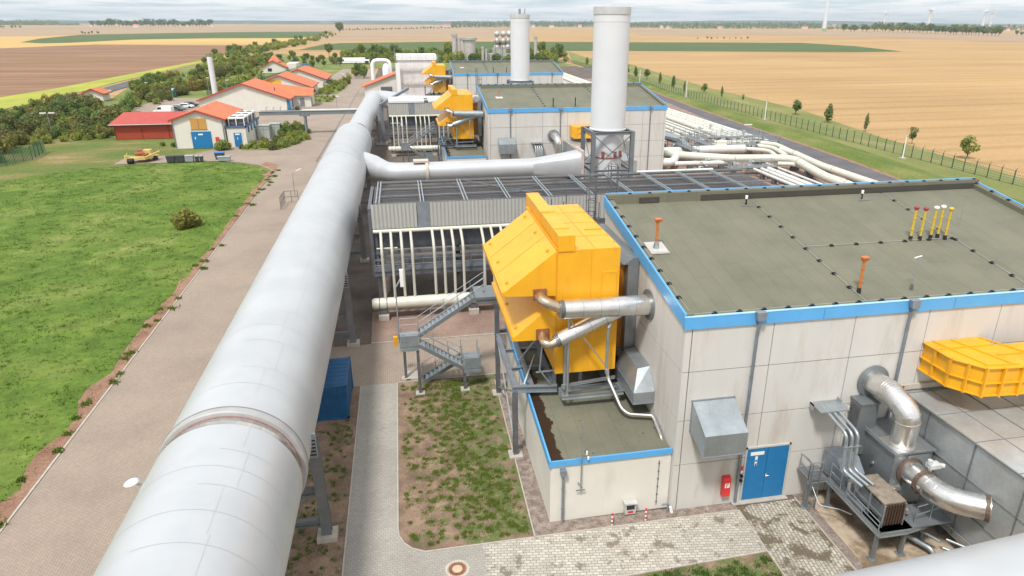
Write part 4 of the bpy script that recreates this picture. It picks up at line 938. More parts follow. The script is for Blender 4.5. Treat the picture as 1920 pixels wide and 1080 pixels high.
b = MB(); b.tube([(22.0, 25.9, 1.95), (22.0, 25.9, 2.5)], .16, 12); b.tube([(22.3, 25.6, 1.95), (22.3, 25.6, 2.3)], .12, 12); b.build('filter_pot', STAIN, t)
t = thing('oil_cooler', 'rusty topped cooler block with dark fins standing at the outer end of the platform', 'cooler', (22.3, 23.5, 1.92))
b = MB(); b.bx(21.75, 22.95, 23.1, 25.3, 3.2, 3.28); b.build('cover_plate', plain('weathered_plate', (.33, .27, .21), .5, .4, .3, 3), t)
b = MB()
for k in range(7): b.bx(21.85+k*.155, 21.93+k*.155, 22.98, 23.2, 2.05, 3.2)
b.build('cooler_fins', plain('rusty_fins', (.10, .06, .04), .6, .4, .3, 4), t)
b = MB(); b.bx(21.85, 22.9, 23.2, 23.4, 2.0, 3.2); b.bx(21.95, 22.8, 23.4, 25.2, 2.1, 2.9); b.build('core', STEEL_D, t)
b = MB()
for y in (23.05, 24.1, 25.2):
    for x in (21.78, 22.92): b.bar((x, y, 1.92), (x, y, 3.2), .07)
b.bar((21.78, 23.05, 2.5), (21.78, 25.2, 2.5), .05); b.build('frame', STEEL, t)
for k in range(3):
    t = thing('cable_pipe', 'bent galvanised pipe from the wall bracket down to the platform, %s of three' % ('left', 'middle', 'right')[k], 'metal pipe', (20.9+k*.35, 28, 6), 'bent pipes from wall bracket to platform')
    x = 20.95+k*.32
    b = MB(); b.tube(smooth_arc([(x, 28.1, 6.0), (x, 27.7, 6.0, .15), (x+.15, 25.75, 5.55, .35), (x+.15, 25.6, 3.55, .3), (x+.5, 24.4, 3.35)], 6), .085, 12); b.build('pipe', STAIN if False else STEEL, t)
t = thing('wall_bracket', 'galvanised cable bracket projecting from the front hall wall above the platform', 'bracket', (21.3, 28, 6))
b = MB(); b.bx(20.5, 22.15, 27.2, 28.28, 5.98, 6.04); b.bx(20.5, 20.56, 27.9, 28.28, 5.7, 6.04); b.bx(22.09, 22.15, 27.9, 28.28, 5.7, 6.2); b.bar((21.0, 25.6, 4.9), (21.9, 25.6, 4.9), .06); b.build('tray', STEEL, t)
b = MB(); b.tube([(22.8, 28.2, 2.0), (22.8, 28.2, 5.4)], .03, 6); b.tube([(22.8, 28.15, 5.4), (22.8, 28.15, 5.6)], .07, 8); tag(b.build('lightning_rod', CREAM), 'thin rod with a cream knob on the front hall wall above the small tank', 'rod')
t = thing('ground_pipe', 'low bent pipe close to the slab between the platform and the grey duct', 'metal pipe', (24, 23, .4))
b = MB(); b.tube(smooth_arc([(23.2, 25.5, .5), (24.6, 22.6, .5, .3), (24.7, 22.4, .1)], 5), .12, 10); b.tube(smooth_arc([(23.6, 25.6, .9), (25.0, 22.6, .9)], 5), .07, 8); b.build('pipe', STEEL, t)

# ================================================================== MAIN DUCT
XC, ZC, RC = -8.35, 6.5, 3.03
t = thing('flue_main', 'enormous pale grey cylindrical duct running away from the camera along the paved road', 'duct', (XC, 26, 0))
b = MB(); b.tube([(XC, -12, ZC), (XC, 25.95, ZC)], RC, 96); b.build('near_section', PIPEW, t)
b = MB(); b.tube([(XC, 27.0, ZC), (XC, 90, ZC)], RC+.04, 96, True); b.build('long_section', PIPEW, t)
b = MB(); b.tube([(XC, 25.93, ZC), (XC, 26.05, ZC), (XC, 26.25, ZC), (XC, 26.45, ZC), (XC, 26.74, ZC)], [RC-.01, RC-.07, RC-.02, RC-.11, RC-.13], 96); j = b.build('expansion_joint', plain('bellows_sheet', (.60, .57, .53), .22, .8, .2, 3), t)
b = MB(); b.tube([(XC, 26.69, ZC), (XC, 26.73, ZC)], RC-.115, 96); b.build('seal_ring', plain('red_seal', (.30, .10, .08), .7, 0, .4, 9), j)
b = MB(); b.tube([(XC, 26.74, ZC), (XC, 26.76, ZC), (XC, 27.16, ZC)], [RC+.04, RC+.1, RC+.1], 96); b.build('sleeve_lip', plain('grey_lip', (.36, .355, .35), .5, .15, .1), j)
b = MB(); b.tube([(XC, 27.14, ZC), (XC, 27.19, ZC)], RC+.115, 96); b.build('lip_rim', plain('lip_rim_grey', (.22, .21, .21), .5, .3), j)
b = MB(); b.tube([(XC, 90, ZC), (XC, 90.1, ZC), (XC, 117.5, ZC)], [RC+.08, RC+.02, RC+.02], 80); b.build('far_section', PIPEW, t)
b = MB(); b.tube([(XC, 117.5, ZC), (XC+.15, 124.5, ZC-.1), (XC+.3, 124.6, ZC-.1)], [RC+.02, 2.18, 2.18], 80, False, True); b.tube([(XC+.2, 124.4, ZC-.1), (XC+.2, 124.6, ZC-.1)], 2.24, 64)
b.build('reducer', PIPEW, t)
b = MB(); b.tube(smooth_arc([(XC+.2, 124.5, 6.4), (XC+1.2, 191.5, 6.3, 8), (3.2, 176.4, 6.1, 5), (24.5, 176.4, 6.1)], 12), [2.15]*15+[1.9]*13, 48); b.build('slim_section', PIPEW, t)
SEAM = plain('sheet_seam_grey', (.455, .46, .465), .5, .2, .05)  # sheet seams, a slightly darker grey than the cladding
b = MB()
for y, a0, a1 in ((13.2, -85, 85), (20.6, -85, 85), (23.1, -85, 85), (29.4, -85, 85), (36, -85, 85), (46, -85, 85), (60, -85, 85), (82, -85, 85), (15.6, -80, 80), (17.2, -80, 80), (19.0, -20, 70), (22, 5, 60), (24.2, 10, 75), (31, 0, 60), (34, -10, 50), (38, 10, 80), (43, -30, 60), (49, 0, 80), (56, -60, 60), (64, -20, 60), (74, -70, 70)):
    rr = RC+.009 if y < 27 else RC+.049
    n = max(8, int((a1-a0)/2.4))
    for k in range(n):
        p = [R(a0+(a1-a0)*(k+q)/n) for q in (0, 1)]
        b.add([(XC+rr*math.sin(p[0]), y, ZC+rr*math.cos(p[0])), (XC+rr*math.sin(p[1]), y, ZC+rr*math.cos(p[1])), (XC+rr*math.sin(p[1]), y+.02, ZC+rr*math.cos(p[1])), (XC+rr*math.sin(p[0]), y+.02, ZC+rr*math.cos(p[0]))], [(0, 1, 2, 3)])
for a, y0, y1 in ((12, 15.6, 17.2), (24, 17.2, 19.5), (22, 19.5, 22), (30, 22, 24.5), (25, 24.5, 26.3), (20, 28.5, 31), (28, 31, 34), (22, 34, 38), (30, 38, 43), (24, 43, 49), (30, 49, 56)):
    rr = RC+.009 if y0 < 27 else RC+.049; p = R(a); q = R(a+.25)
    b.add([(XC+rr*math.sin(p), y0, ZC+rr*math.cos(p)), (XC+rr*math.sin(q), y0, ZC+rr*math.cos(q)), (XC+rr*math.sin(q), y1, ZC+rr*math.cos(q)), (XC+rr*math.sin(p), y1, ZC+rr*math.cos(p))], [(0, 1, 2, 3)])
b.build('sheet_seams', SEAM, t)
for oy, nm in ((0, 'near'), (86.5, 'far')):
    pass
# branch towards the first chimney
bt = MB(); P = smooth_arc([(XC+1, 101.0, 6.3), (-3.7, 94.6, 6.2, 1.6), (-1.9, 92.0, 6.2, 1.6), (3.2, 92, 6.2)], 10)
bt.tube(P, [1.75]+[1.75-.45*min(1, k/12) for k in range(1, len(P))], 48, True); bt.tube([(2.9, 92, 6.2), (17.2, 92, 6.25)], 1.28, 48); bt.build('branch_duct', PIPEW, t)
bt = MB(); n = 24; v0 = []; v1 = []
for k in range(n):
    a = 2*math.pi*k/n; ca, sa = math.cos(a), math.sin(a); q = 1/max(abs(ca), abs(sa))
    v0.append((17.2, 92+1.28*ca, 6.25+1.28*sa)); v1.append((23.8, 92+1.7*ca*min(q, 1.35), 6.6+1.75*sa*min(q, 1.35)))
bt.add(v0+v1, [(i, (i+1) % n, n+(i+1) % n, n+i) for i in range(n)], True); bt.add(v1, [tuple(range(n))]); bt.build('square_transition', PIPEW, t)
bt = MB(); bt.tube([(2.55, 92, 6.2), (2.95, 92, 6.2)], 1.55, 40); bt.bx(1.0, 3.0, 91.2, 92.8, 7.55, 7.8); bt.build('branch_joint', plain('beige_joint', (.5, .44, .37), .6), t)
bt = MB(); bt.bx(23.8, 24.15, 90.0, 94.0, 4.4, 8.7); bt.build('transition_flange', plain('rust_white_flange', (.55, .45, .4), .6, 0, .2, 2), t)
# near branch in the bottom right corner
t0 = thing('branch_duct', 'white duct edge rising into the bottom right corner of the photo', 'duct', (14, 14.8, 6))
bt = MB(); bt.tube([(8, 13.9, 6.0), (13, 13.9, 6.15), (18, 13.85, 6.33), (24, 13.8, 6.62)], [2.1, 2.22, 2.37, 2.6], 72); bt.build('shell', PIPEW, t0)
bt = MB(); bt.ring((17.9, 13.85, 6.3), (1, 0, .05), 2.35, .03, .012, 72); bt.build('seam_band', SEAM, t0)

def pipe_support(y, nm, R_=RC, xc=XC, zc=ZC, two=True):
    t = thing('duct_support', nm, 'support frame', (xc+R_, y, 0))
    for sx in (1, -1) if two else (1,):
        x = xc+sx*(R_+.1)
        b = MB(); b.ibeam((x, y, .3), (x-sx*.12, y, zc-.4), .5, .42, .05); c = b.build('column', STEEL_D, t)
        b = MB(); b.bx(x-.5, x+.5, y-.45, y+.45, 0, .32); b.build('concrete_footing', CONC, c)
        b = MB(); b.bar((x, y+.05, 4.6), (x-sx*.9, y+.05, 5.2), .12); b.bx(x-.28, x+.12, y-.55, y-.45, zc-1.2, zc+.15) if sx > 0 else b.bx(x-.1, x+.28, y-.55, y-.45, zc-1.2, zc+.15)
        b.build('bracket', STEEL, c)
        if sx > 0:
            b = MB()
            for k in range(5): b.bx(x-.22, x+.08, y-.57, y-.552, zc-1.05+k*.2, zc-.97+k*.2)
            b.build('bracket_holes', DARKV, c)
    b = MB(); b.ibeam((xc-R_-.1, y, 1.1), (xc+R_+.1, y, 1.1), .3, .35); b.ibeam((xc-R_-.1, y, 3.0), (xc+R_+.1, y, 3.0), .3, .35)
    b.bar((xc-R_, y, 3), (xc, y, 1.2), .12); b.bar((xc+R_, y, 3), (xc, y, 1.2), .12); b.build('crossbeam', STEEL_D, t)
    b = MB(); b.prism([(xc+(R_+.08)*math.cos(R(a)), zc+(R_+.08)*math.sin(R(a))) for a in range(-170, -9, 10)]+[(xc+(R_-.1)*math.cos(R(a)), zc+(R_-.1)*math.sin(R(a))) for a in range(-10, -171, -10)], y-.2, y+.2, 'y'); b.build('saddle', STEEL_D, t)
pipe_support(29.6, 'grey steel support frame under the giant duct beside the lowest soil strip')
pipe_support(52.5, 'grey steel support frame under the giant duct beyond the blue container')
pipe_support(74, 'dark steel support frame under the giant duct at the cooler corner')
pipe_support(97, 'steel support frame under the giant duct before its branch')
pipe_support(120, 'steel support frame under the narrowing of the giant duct')
pipe_support(153, 'tall grey support column under the slim far part of the duct', 2.15, XC+.7, 6.4)
t = thing('steel_column', 'grey steel post with sloping arm at the far bend of the giant duct', 'column', (-4.5, 153, 0))
b = MB(); b.ibeam((-4.4, 153, 0), (-4.4, 153, 9), .8, .7, .1); b.build('post', GREYP, t)
b = MB(); b.bar((-4.6, 152, 8.6), (1.6, 158, 11.4), .5); b.build('arm', GREYP, t)
b = MB(); b.bx(-5.2, -3.6, 152.2, 153.8, 0, .5); b.build('footing', CONC, t)

# ------------------------------------------------------------------ container, cooler, chimneys
t = thing('shipping_container', 'dark blue steel container under the giant duct beside the narrow paved path', 'container', (-6.1, 43.8, 0))
b = MB(); b.bx(-7.25, -4.9, 41.1, 45.3, .12, 2.5)
for k in range(12): b.bx(-7.2+k*.195, -7.11+k*.195, 41.05, 41.1, .25, 2.4)
for k in range(20): b.bx(-4.9, -4.86, 41.2+k*.2, 41.3+k*.2, .25, 2.4)
for k in range(7): b.bx(-7.15, -5.0, 41.4+k*.58, 41.65+k*.58, 2.5, 2.52)
b.build('body', BLUEC, t)
b = MB()
for x in (-7.28, -4.95):
    for y in (41.03, 45.15): b.bx(x, x+.13, y, y+.17, 0, 2.56)
b.bx(-7.28, -4.82, 41.03, 41.15, 2.42, 2.55); b.bx(-4.93, -4.82, 41.03, 45.3, 2.42, 2.55); b.bx(-7.28, -4.82, 41.03, 41.15, .05, .2)
b.build('corner_frame', BLUEC, t)

def cooler(ox, oy, W, nm, white=False):
    def T(mb): mb.v = [(a+ox, b+oy, c) for a, b, c in mb.v]; return mb
    t = thing('gas_cooler', '%s long gas cooler bank with dark open trays on top and ribbed pale front sheeting' % nm, 'cooler bank', (-3.3+ox, 60+oy, 0), 'cooler banks')
    X0, X1 = -2.7, -2.7+W; Y0, Y1 = 60.0, 68.9
    b = MB(); b.bx(X0-.5, X1, Y0+.2, Y1, 7.4, 9.55); T(b).build('tray_body', plain('dark_grille', (.085, .075, .073), .6, .3, .3, 3), t)
    b = MB(); nb = int(W/3.93)
    for i in range(nb+1):
        x = X0+i*3.93
        b.bar((x-.14, Y0, 10), (x-.14, Y1, 10), .1, .16); b.bar((x+.14, Y0, 10), (x+.14, Y1, 10), .1, .16)
    T(b).build('tray_beams', STEEL, t)
    b = MB()
    for k in range(4): y = Y0+.1+k*2.9; b.bar((X0, y, 9.93), (X1, y, 9.93), .16, .1)
    b.bar((X0, Y0, 9.9), (X1, Y0, 9.9), .1, .3); b.bar((X0, Y1, 9.9), (X1, Y1, 9.9), .1, .3); b.bar((X0+8, Y1-.2, 10.05), (X0+15, Y0+1, 10.05), .06); b.bar((X0+12, Y0+3, 10.05), (X0+22, Y1-1, 10.05), .06)
    T(b).build('tray_rails', STEEL_D, t)
    b = MB()
    for i in range(nb):
        for k in range(3):
            for q in range(3): b.bx(X0+i*3.93+.3, X0+(i+1)*3.93-.3, Y0+.3+k*2.9+q*.9, Y0+.36+k*2.9+q*.9, 9.7, 9.76)
    T(b).build('grille_bars', plain('grille_bar', (.13, .12, .12), .6, .3), t)
    # ribbed sheeting
    b = MB()
    def corr(xa, xb):
        x = xa; k = 0; vs = []
        while x <= xb:
            vs.append((x, Y0-.14 if (k//2) % 2 else Y0-.07)); x += .1 if k % 2 else .07; k += 1
        n = len(vs)
        b.add([(x, y, 7.72) for x, y in vs]+[(x, y, 10.0) for x, y in vs], [(i, i+1, n+i+1, n+i) for i in range(n-1)])
    corr(-3.3, .74); corr(1.86, X1 if W < 40 else X1)
    T(b).build('ribbed_sheeting', CORR, t)
    b = MB(); b.bx(.74, 1.86, Y0-.1, Y0, 7.5, 9.95); b.bx(.8, 1.8, Y0-.13, Y0-.1, 7.6, 8.4); T(b).build('access_panel', GREYP, t)
    b = MB(); b.bx(-3.35, X1, Y0-.05, Y0+.2, 7.35, 7.7); b.bx(-3.3, X1, Y0+.6, Y0+.9, 5.6, 7.3)
    for z in (5.2, 4.55, 3.9): b.bx(-3.3, X1, Y0+.2, Y0+.5, z, z+.28)
    b.bx(-3.4, X1, 58.9, Y0+.2, 4.0, 4.1); b.ibeam((-3.4, 58.9, 3.85), (X1, 58.9, 3.85), .2, .45); b.ibeam((-3.4, Y0+1, 3.1), (X1, Y0+1, 3.1), .2, .2)
    T(b).build('fan_deck', plain('deep_grey_paint', (.13, .145, .165), .5, .3, .25, 2), t)
    b = MB()
    railing(b, [(-3.3, 58.85, 4.1), (min(X1, 14), 58.85, 4.1)], 1.05, .03, 1.4); T(b).build('handrail', STEEL_D, t)
    b = MB()
    for i in range(int(W/7.86)+1):
        for y in (Y0+.4, Y1-.4): b.ibeam((-3.1+i*7.86, y, 0), (-3.1+i*7.86, y, 7.4), .32, .32, .04); b.cut()
    T(b).build('leg', DSTEEL, t); b = MB()
    b.bx(-3.6, -3.3, Y0, Y1, 3.3, 9.6)
    for x in (-3.1, 4.76, 12.6): b.bar((x, Y0+.4, .3), (x, Y1-.4, 5.5), .12)
    T(b).build('end_wall', DSTEEL, t)
    b = MB()
    for i in range(nb):
        cx = X0+3.93*(i+.5); b.tube([(cx, 64.4, 6.3), (cx, 64.4, 7.4)], [1.3, 1.7], 20); b.cut()
    T(b).build('fan_ring', DSTEEL, t)
    # riser pipes, upper and lower headers
    xs = [-2.55, -1.68, -.8, .07, 1.98, 2.85, 3.72, 4.55, 6.43, 7.3, 8.2, 9.1]
    for x in xs:
        b = MB(); b.tube(smooth_arc([(x, 57.6, 1.9), (x, 57.6, 6.6, .7), (x-.05, 59.45, 7.62)], 6), .125, 12); T(b).build('riser_pipe', plain('greyish_cream', (.52, .50, .43), .45, 0, .08, 1), t)
    b = MB(); b.tube([(-3.25, 59.55, 7.6), (9.8, 59.55, 7.6)], .17, 12); b.tube([(-3.0, 58.3, 6.4), (-1.2, 58.3, 6.4)], .07, 8); T(b).build('upper_header', CREAM, t)
    b = MB(); b.tube([(-3.75, 57.6, 1.46), (-3.55, 57.6, 1.46), (13, 57.6, 1.46)], [.42, .52, .52], 24); T(b).build('lower_header', CREAM, t)
    b = MB()
    for x in (-3.1, -2.45, 5.0, 5.55): b.ring((x, 57.6, 1.46), (1, 0, 0), .52, .07, .02, 24)
    for x in (-2.8, 5.3): b.bx(x-.35, x+.35, 57.3, 57.9, .5, 1.0)
    T(b).build('header_clamp', DSTEEL, t)
    b = MB()
    for x in (-2.8, 5.3): b.bx(x-.45, x+.45, 57.0, 58.1, 0, .5); b.cut()
    T(b).build('header_footing', CONC, t)
    return t
cooler(0, 0, 39.3, 'nearer')
cooler(.6, 81, 16, 'farther')
# farther cooler carries a bright cover
t = thing('cooler_cover', 'bright white flat covers on top of the farther cooler bank', 'cover', (0, 141, 10))
b = MB(); b.bx(-2.6, 4.4, 140.8, 149.5, 10.12, 10.5); b.bx(5.2, 13, 140.8, 149.5, 10.12, 10.5); b.build('cover_sheet', WHITEP, t)

def chimney(ox, oy, nm, extra):
    cx, cy = 27.9+ox, 92+oy; t = thing('chimney', '%s thick white chimney stack standing on a steel frame' % nm, 'chimney', (cx, cy, 0), 'white chimneys')
    b = MB(); b.tube([(cx, cy, 11.3), (cx, cy, 26.0)], 2.4, 64); b.build('stack', CHIMW, t)
    b = MB(); b.tube([(cx, cy, 26.0), (cx, cy, 26.12)], 2.42, 64); b.tube([(cx, cy, 26.12), (cx, cy, 27.0)], 2.47, 64); b.build('top_band', plain('grey_cap_band', (.52, .53, .52), .45, .1, .08), t)
    b = MB(); b.tube([(cx, cy, 25.2), (cx, cy, 25.24)], 2.43, 64); b.tube([(cx, cy, 11.3), (cx, cy, 11.42)], 2.55, 64); b.build('stack_ring', WHITEP, t)
    b = MB(); W = 2.75
    for sx in (-1, 1):
        for sy in (-1, 1): b.ibeam((cx+sx*W, cy+sy*W, 0), (cx+sx*W, cy+sy*W, 11.3), .55, .5, .06)
    for z in (11.1, 6.0):
        for a, c in (((-1, -1), (1, -1)), ((-1, 1), (1, 1)), ((-1, -1), (-1, 1)), ((1, -1), (1, 1))): b.ibeam((cx+a[0]*W, cy+a[1]*W, z), (cx+c[0]*W, cy+c[1]*W, z), .35, .45 if z > 8 else .25, .05)
    b.build('support_frame', STEEL_D, t)
    b = MB()
    for s in (-1, 1):
        for (z0, z1) in ((6.2, 10.9), (.5, 5.8)):
            b.bar((cx-W, cy+s*W, z0), (cx+W, cy+s*W, z1), .13); b.bar((cx+W, cy+s*W, z0), (cx-W, cy+s*W, z1), .13); b.bar((cx+s*W, cy-W, z0), (cx+s*W, cy+W, z1), .13)
    b.build('cross_bracing', STEEL_D, t)
    b = MB(); b.tube([(cx, cy, 5.5), (cx, cy, 7.5), (cx, cy, 11.0)], [2.1, 2.1, 2.35], 40); b.tube([(cx, cy, .5), (cx, cy, 5.5)], 2.1, 40); b.build('inner_duct', WHITEP, t)
    b = MB(); b.ring((cx, cy, 7.6), (0, 0, 1), 2.12, .12, .08, 40)
    for a in (-120, -75, -50): b.tube([(cx+2.2*math.cos(R(a)), cy+2.2*math.sin(R(a)), 7.8), (cx+2.2*math.cos(R(a)), cy+2.2*math.sin(R(a)), 8.5)], .22, 8)
    b.build('damper_fittings', plain('dull_red_paint', (.32, .07, .05), .6), t)
    if extra:
        b = MB(); b.bx(cx-.3, cx+.2, cy-.3, cy+.3, 27, 28.3); b.bar((cx+1.0, cy, 27), (cx+1.3, cy, 28.4), .12); b.bar((cx+1.3, cy, 27), (cx+1.3, cy, 28.6), .08); b.build('top_fitting', GREYP, t)
    return t
chimney(0, 0, 'nearer and taller looking', False)
chimney(2.35, 86.3, 'farther and smaller looking', True)

# duct, elbow and yellow box in front of the middle hall (same kind as at the front hall)
t = thing('exhaust_duct', 'grey sheet metal duct between the middle hall and the nearer chimney', 'exhaust duct', (28.5, 105, 0))
b = MB(); b.bx(26.9, 33.5, 94.8, 114.75, .9, 6.2); b.build('duct_shell', MATS['dull_grey_sheet'], t)
t = thing('ventilation_box', 'small looking yellow ventilation box on the middle hall behind the chimney frame', 'ventilation box', (29, 112, 7))
b = MB(); b.prism([(28.0, 114.7), (28.0, 112.8), (28.9, 111.6), (33, 111.6), (33, 114.7)], 6.9, 8.75, 'z')
for z in (6.9, 7.8, 8.7): b.bx(27.93, 33.05, 111.5, 111.6, z, z+.08)
b.build('box_shell', YEL, t)
t, P = silver_bend('silver_elbow', 'silver elbow pipe coming out of the middle hall front wall', [(25.2, 114.75, 7.0), (25.2, 113.2, 7.05, .2), (25.4, 111.9, 6.6, 1.5), (25.6, 112, 3.6)], .62, 6, None, None)
b = MB(); b.tube([(25.2, 114.6, 7.0), (25.2, 114.75, 7.0)], 1.0, 24); b.build('wall_flange', STEEL_D, t)
t = thing('air_hood', 'galvanised weather hood on the front wall of the middle hall', 'air hood', (17, 114, 5))
b = MB(); b.prism([(114.7, 6.9), (113, 6.0), (113, 4.4), (114.7, 4.8)], 15.6, 18.4, 'x'); b.build('hood_shell', STEEL, t)
t = thing('louvre_window', 'grey louvred opening low on the right of the middle hall front', 'louvre', (38, 114.7, 4))
b = MB(); b.bx(36.0, 39.6, 114.62, 114.78, 3.4, 5.8)
for k in range(8): b.bx(36.05, 39.55, 114.58, 114.63, 3.5+k*.28, 3.6+k*.28)
b.build('louvre', plain('louvre_grey', (.30, .31, .29), .6), t)
t = thing('wall_bracket', 'small galvanised bracket with bent pipes on the middle hall front wall', 'bracket', (22, 114, 6))
b = MB(); b.bx(21.3, 23.2, 113.4, 114.75, 5.9, 6.0)
for k in range(4): b.tube([(21.7+k*.35, 114.3, 5.9), (21.8+k*.35, 112.9, 5.2), (21.8+k*.35, 112.9, 3.2)], .1, 8)
b.build('tray', STEEL, t)
# caged ladders at the left rear corners
def cage(x, y, zt, nm):
    t = thing('caged_ladder', nm, 'ladder', (x, y, 0)); b = MB()
    for dx in (-.25, .25): b.bar((x+dx, y, .2), (x+dx, y, zt), .06)
    for k in range(int(zt/.3)): b.bar((x-.25, y, .4+k*.3), (x+.25, y, .4+k*.3), .03)
    b.build('ladder', DSTEEL, t); b = MB()
    for k in range(int((zt-2.4)/.8)+1):
        z = 2.4+k*.8; pts = [(x-.35*math.cos(a), y+.1+.75*math.sin(a) if True else 0, z) for a in [math.pi*q/8 for q in range(9)]]
        b.tube(pts, .03, 4, False)
    for a in (.15, .5, .85): b.bar((x-.35*math.cos(math.pi*a), y+.1+.75*math.sin(math.pi*a), 2.4), (x-.35*math.cos(math.pi*a), y+.1+.75*math.sin(math.pi*a), zt), .035)
    b.build('safety_cage', DSTEEL, t)
cage(13.6, 42.8, 16.2, 'dark caged ladder at the rear left corner of the front hall')
cage(12.3, 43.4, 15.2, 'dark caged ladder just left of the front hall rear corner')
cage(14.5, 129.6, 15.8, 'caged ladder at the rear left corner of the middle hall')
cage(21.5, 201.2, 13.0, 'caged ladder on the front wall of the rear hall')
t = thing('pipe_rack', 'cluster of thin grey poles and handrails behind the top of the largest yellow intake', 'pipe rack', (11, 50, 0))
b = MB(); rnd.seed(11)
for k in range(16): x = 9.2+k*.33; y = 47+rnd.random()*2; b.bar((x, y, 0), (x, y, 11+rnd.random()*2.2), .06)
b.build('poles', DSTEEL, t); b = MB()
for z in (6, 8, 9.5, 11): b.bar((9, 47.2, z), (14.5, 47.2, z), .06); b.bar((9, 48.8, z), (14.5, 48.8, z), .06)
b.bx(9, 14.5, 47, 49, 9.4, 9.46); b.build('rails', STEEL_D, t)
b = MB()
for k in range(5): b.tube([(12.1+k*.5, 47.6, 6.5), (12.1+k*.5, 47.6, 8.4)], .18, 8)
b.build('valves', GREYP, t)

# ================================================================== LEFT SIDE BUILDINGS
def gable(name, label, x0, x1, y0, y1, eave, ridge, roofm=None, over=.5, cat='building', skew=0.0, grp=None):
    """ridge runs along Y; front gable faces -Y"""
    roofm = roofm or TILE; xm = (x0+x1)/2
    t = thing(name, label, cat, (x0, y0, 0), grp)
    w = MB(); w.prism([(x0, 0), (x1, 0), (x1, eave), (xm, ridge-.12), (x0, eave)], y0, y1, 'y'); wl = w.build('wall', RENDERW, t)
    sl = (ridge-eave)/((x1-x0)/2); th = .22
    r = MB()
    for s, xe in ((-1, x0-over), (1, x1+over)):
        ze = eave-over*sl
        r.add([(xm, y0-over, ridge), (xe, y0-over, ze), (xe, y1+over, ze), (xm, y1+over, ridge), (xm, y0-over, ridge+th), (xe, y0-over, ze+th), (xe, y1+over, ze+th), (xm, y1+over, ridge+th)],
              [(0, 1, 2, 3), (4, 7, 6, 5), (0, 4, 5, 1), (1, 5, 6, 2), (2, 6, 7, 3)])
    ro = r.build('roof', roofm, t)
    f = MB()
    for y in (y0-over-.05, y1+over): 
        f.bar((xm, y, ridge+.04), (x0-over, y, eave-over*sl+.04), .07, .36); f.bar((xm, y, ridge+.04), (x1+over, y, eave-over*sl+.04), .07, .36)
    f.bar((x1+over+.04, y0-over, eave-over*sl+.05), (x1+over+.04, y1+over, eave-over*sl+.05), .14, .2); f.build('fascia', FASC, ro)
    return t, wl, ro
def wallbox(parent, name, mat, *a):
    b = MB(); b.bx(*a); return b.build(name, mat, parent)
t, wl, ro = gable('workshop', 'white gabled workshop with orange roof, blue gate and yellow timber hatch', -47.3, -37.2, 155, 172, 5.95, 7.75)
wallbox(t, 'blue_gate', BLUED, -43.9, -40.0, 154.9, 154.99, .05, 3.5)
wallbox(t, 'gate_sign', WHITE, -42.5, -41.6, 154.86, 154.9, 2.75, 3.05); wallbox(t, 'gate_handle', WHITE, -43.25, -43.1, 154.86, 154.9, 1.9, 2.4)
wallbox(t, 'timber_hatch', WOODY, -43.7, -40.6, 154.92, 154.99, 3.95, 6.2)
b = MB(); b.bx(-42.2, -42.12, 154.89, 154.92, 3.95, 6.2); b.bx(-43.8, -40.5, 154.9, 154.99, 3.85, 3.95); b.build('hatch_joint', plain('dark_timber', (.26, .13, .04), .6), t)
wallbox(t, 'fire_box', REDP, -39.2, -38.6, 154.7, 154.98, 1.0, 2.3)
b = MB(); b.tube([(-47.2, 154.85, .1), (-47.2, 154.85, 5.8)], .09, 8); b.cut(); b.tube([(-37.4, 154.85, .1), (-37.4, 154.85, 5.8)], .09, 8); b.build('drainpipe', GREYP, t)
t = thing('flat_annexe', 'low flat-roofed white building with small blue door and a row of roof coolers', 'building', (-37, 155.5, 0))
wallbox(t, 'wall', RENDERW, -36.9, -33.1, 155.4, 170.5, 0, 4.25); wallbox(t, 'roof', ROOF, -37.0, -33.0, 155.3, 170.6, 4.25, 4.32)
b = MB(); b.bx(-37.1, -32.95, 155.25, 155.4, 4.0, 4.5); b.bx(-33.1, -32.95, 155.25, 170.6, 4.0, 4.5); b.build('blue_edge', plain('dull_blue_edge', (.08, .12, .24), .5), t)
d = wallbox(t, 'blue_door', BLUED, -35.6, -34.1, 155.3, 155.39, .05, 3.0); wallbox(d, 'door_sign', WHITE, -35.3, -34.4, 155.27, 155.3, 2.55, 2.85); wallbox(d, 'handle', WHITE, -34.95, -34.85, 155.26, 155.3, 1.5, 2.1)
for k in range(4): wallbox(t, 'wall_lamp', BLUED, -33.08, -32.85, 157.8+k*3.2, 158.1+k*3.2, 2.7, 4.0)
for k in range(3):
    t = thing('roof_cooler', ('front', 'middle', 'rear')[k]+' white framed fan cooler on the flat roof beside the workshop', 'fan cooler', (-35, 157.8+k*4.3, 4.3), 'fan coolers on the flat roof')
    y0 = 156.4+k*4.3
    b = MB(); b.bx(-36.6, -33.3, y0, y0+3.9, 5.75, 6.05); b.build('cooler_casing', WHITE, t)
    b = MB()
    for q in range(2): b.tube([(-35.8+q*1.6, y0+1.95, 6.05), (-35.8+q*1.6, y0+1.95, 6.12)], .72, 16); b.cut()
    b.build('fan', BLACK, t)
    b = MB()
    for x in (-36.5, -35, -33.4):
        for y in (y0+.1, y0+3.8): b.bar((x, y, 4.3), (x, y, 5.75), .16); b.cut()
    b.build('leg', WHITE, t)
    b = MB(); b.bx(-36.4, -33.5, y0+.4, y0+3.5, 4.5, 5.6); b.build('coil_block', DSTEEL, t)
t = thing('red_shed', 'long low red timber shed with pale red sheet roof left of the workshop', 'shed', (-64, 170.5, 0))
wallbox(t, 'wall', REDTIM, -64.2, -47.4, 170.4, 175.0, 0, 3.4)
b = MB()
for x in (-64.25, -58.7, -53.0, -47.5): b.bx(x, x+.16, 170.3, 170.4, 0, 3.3)
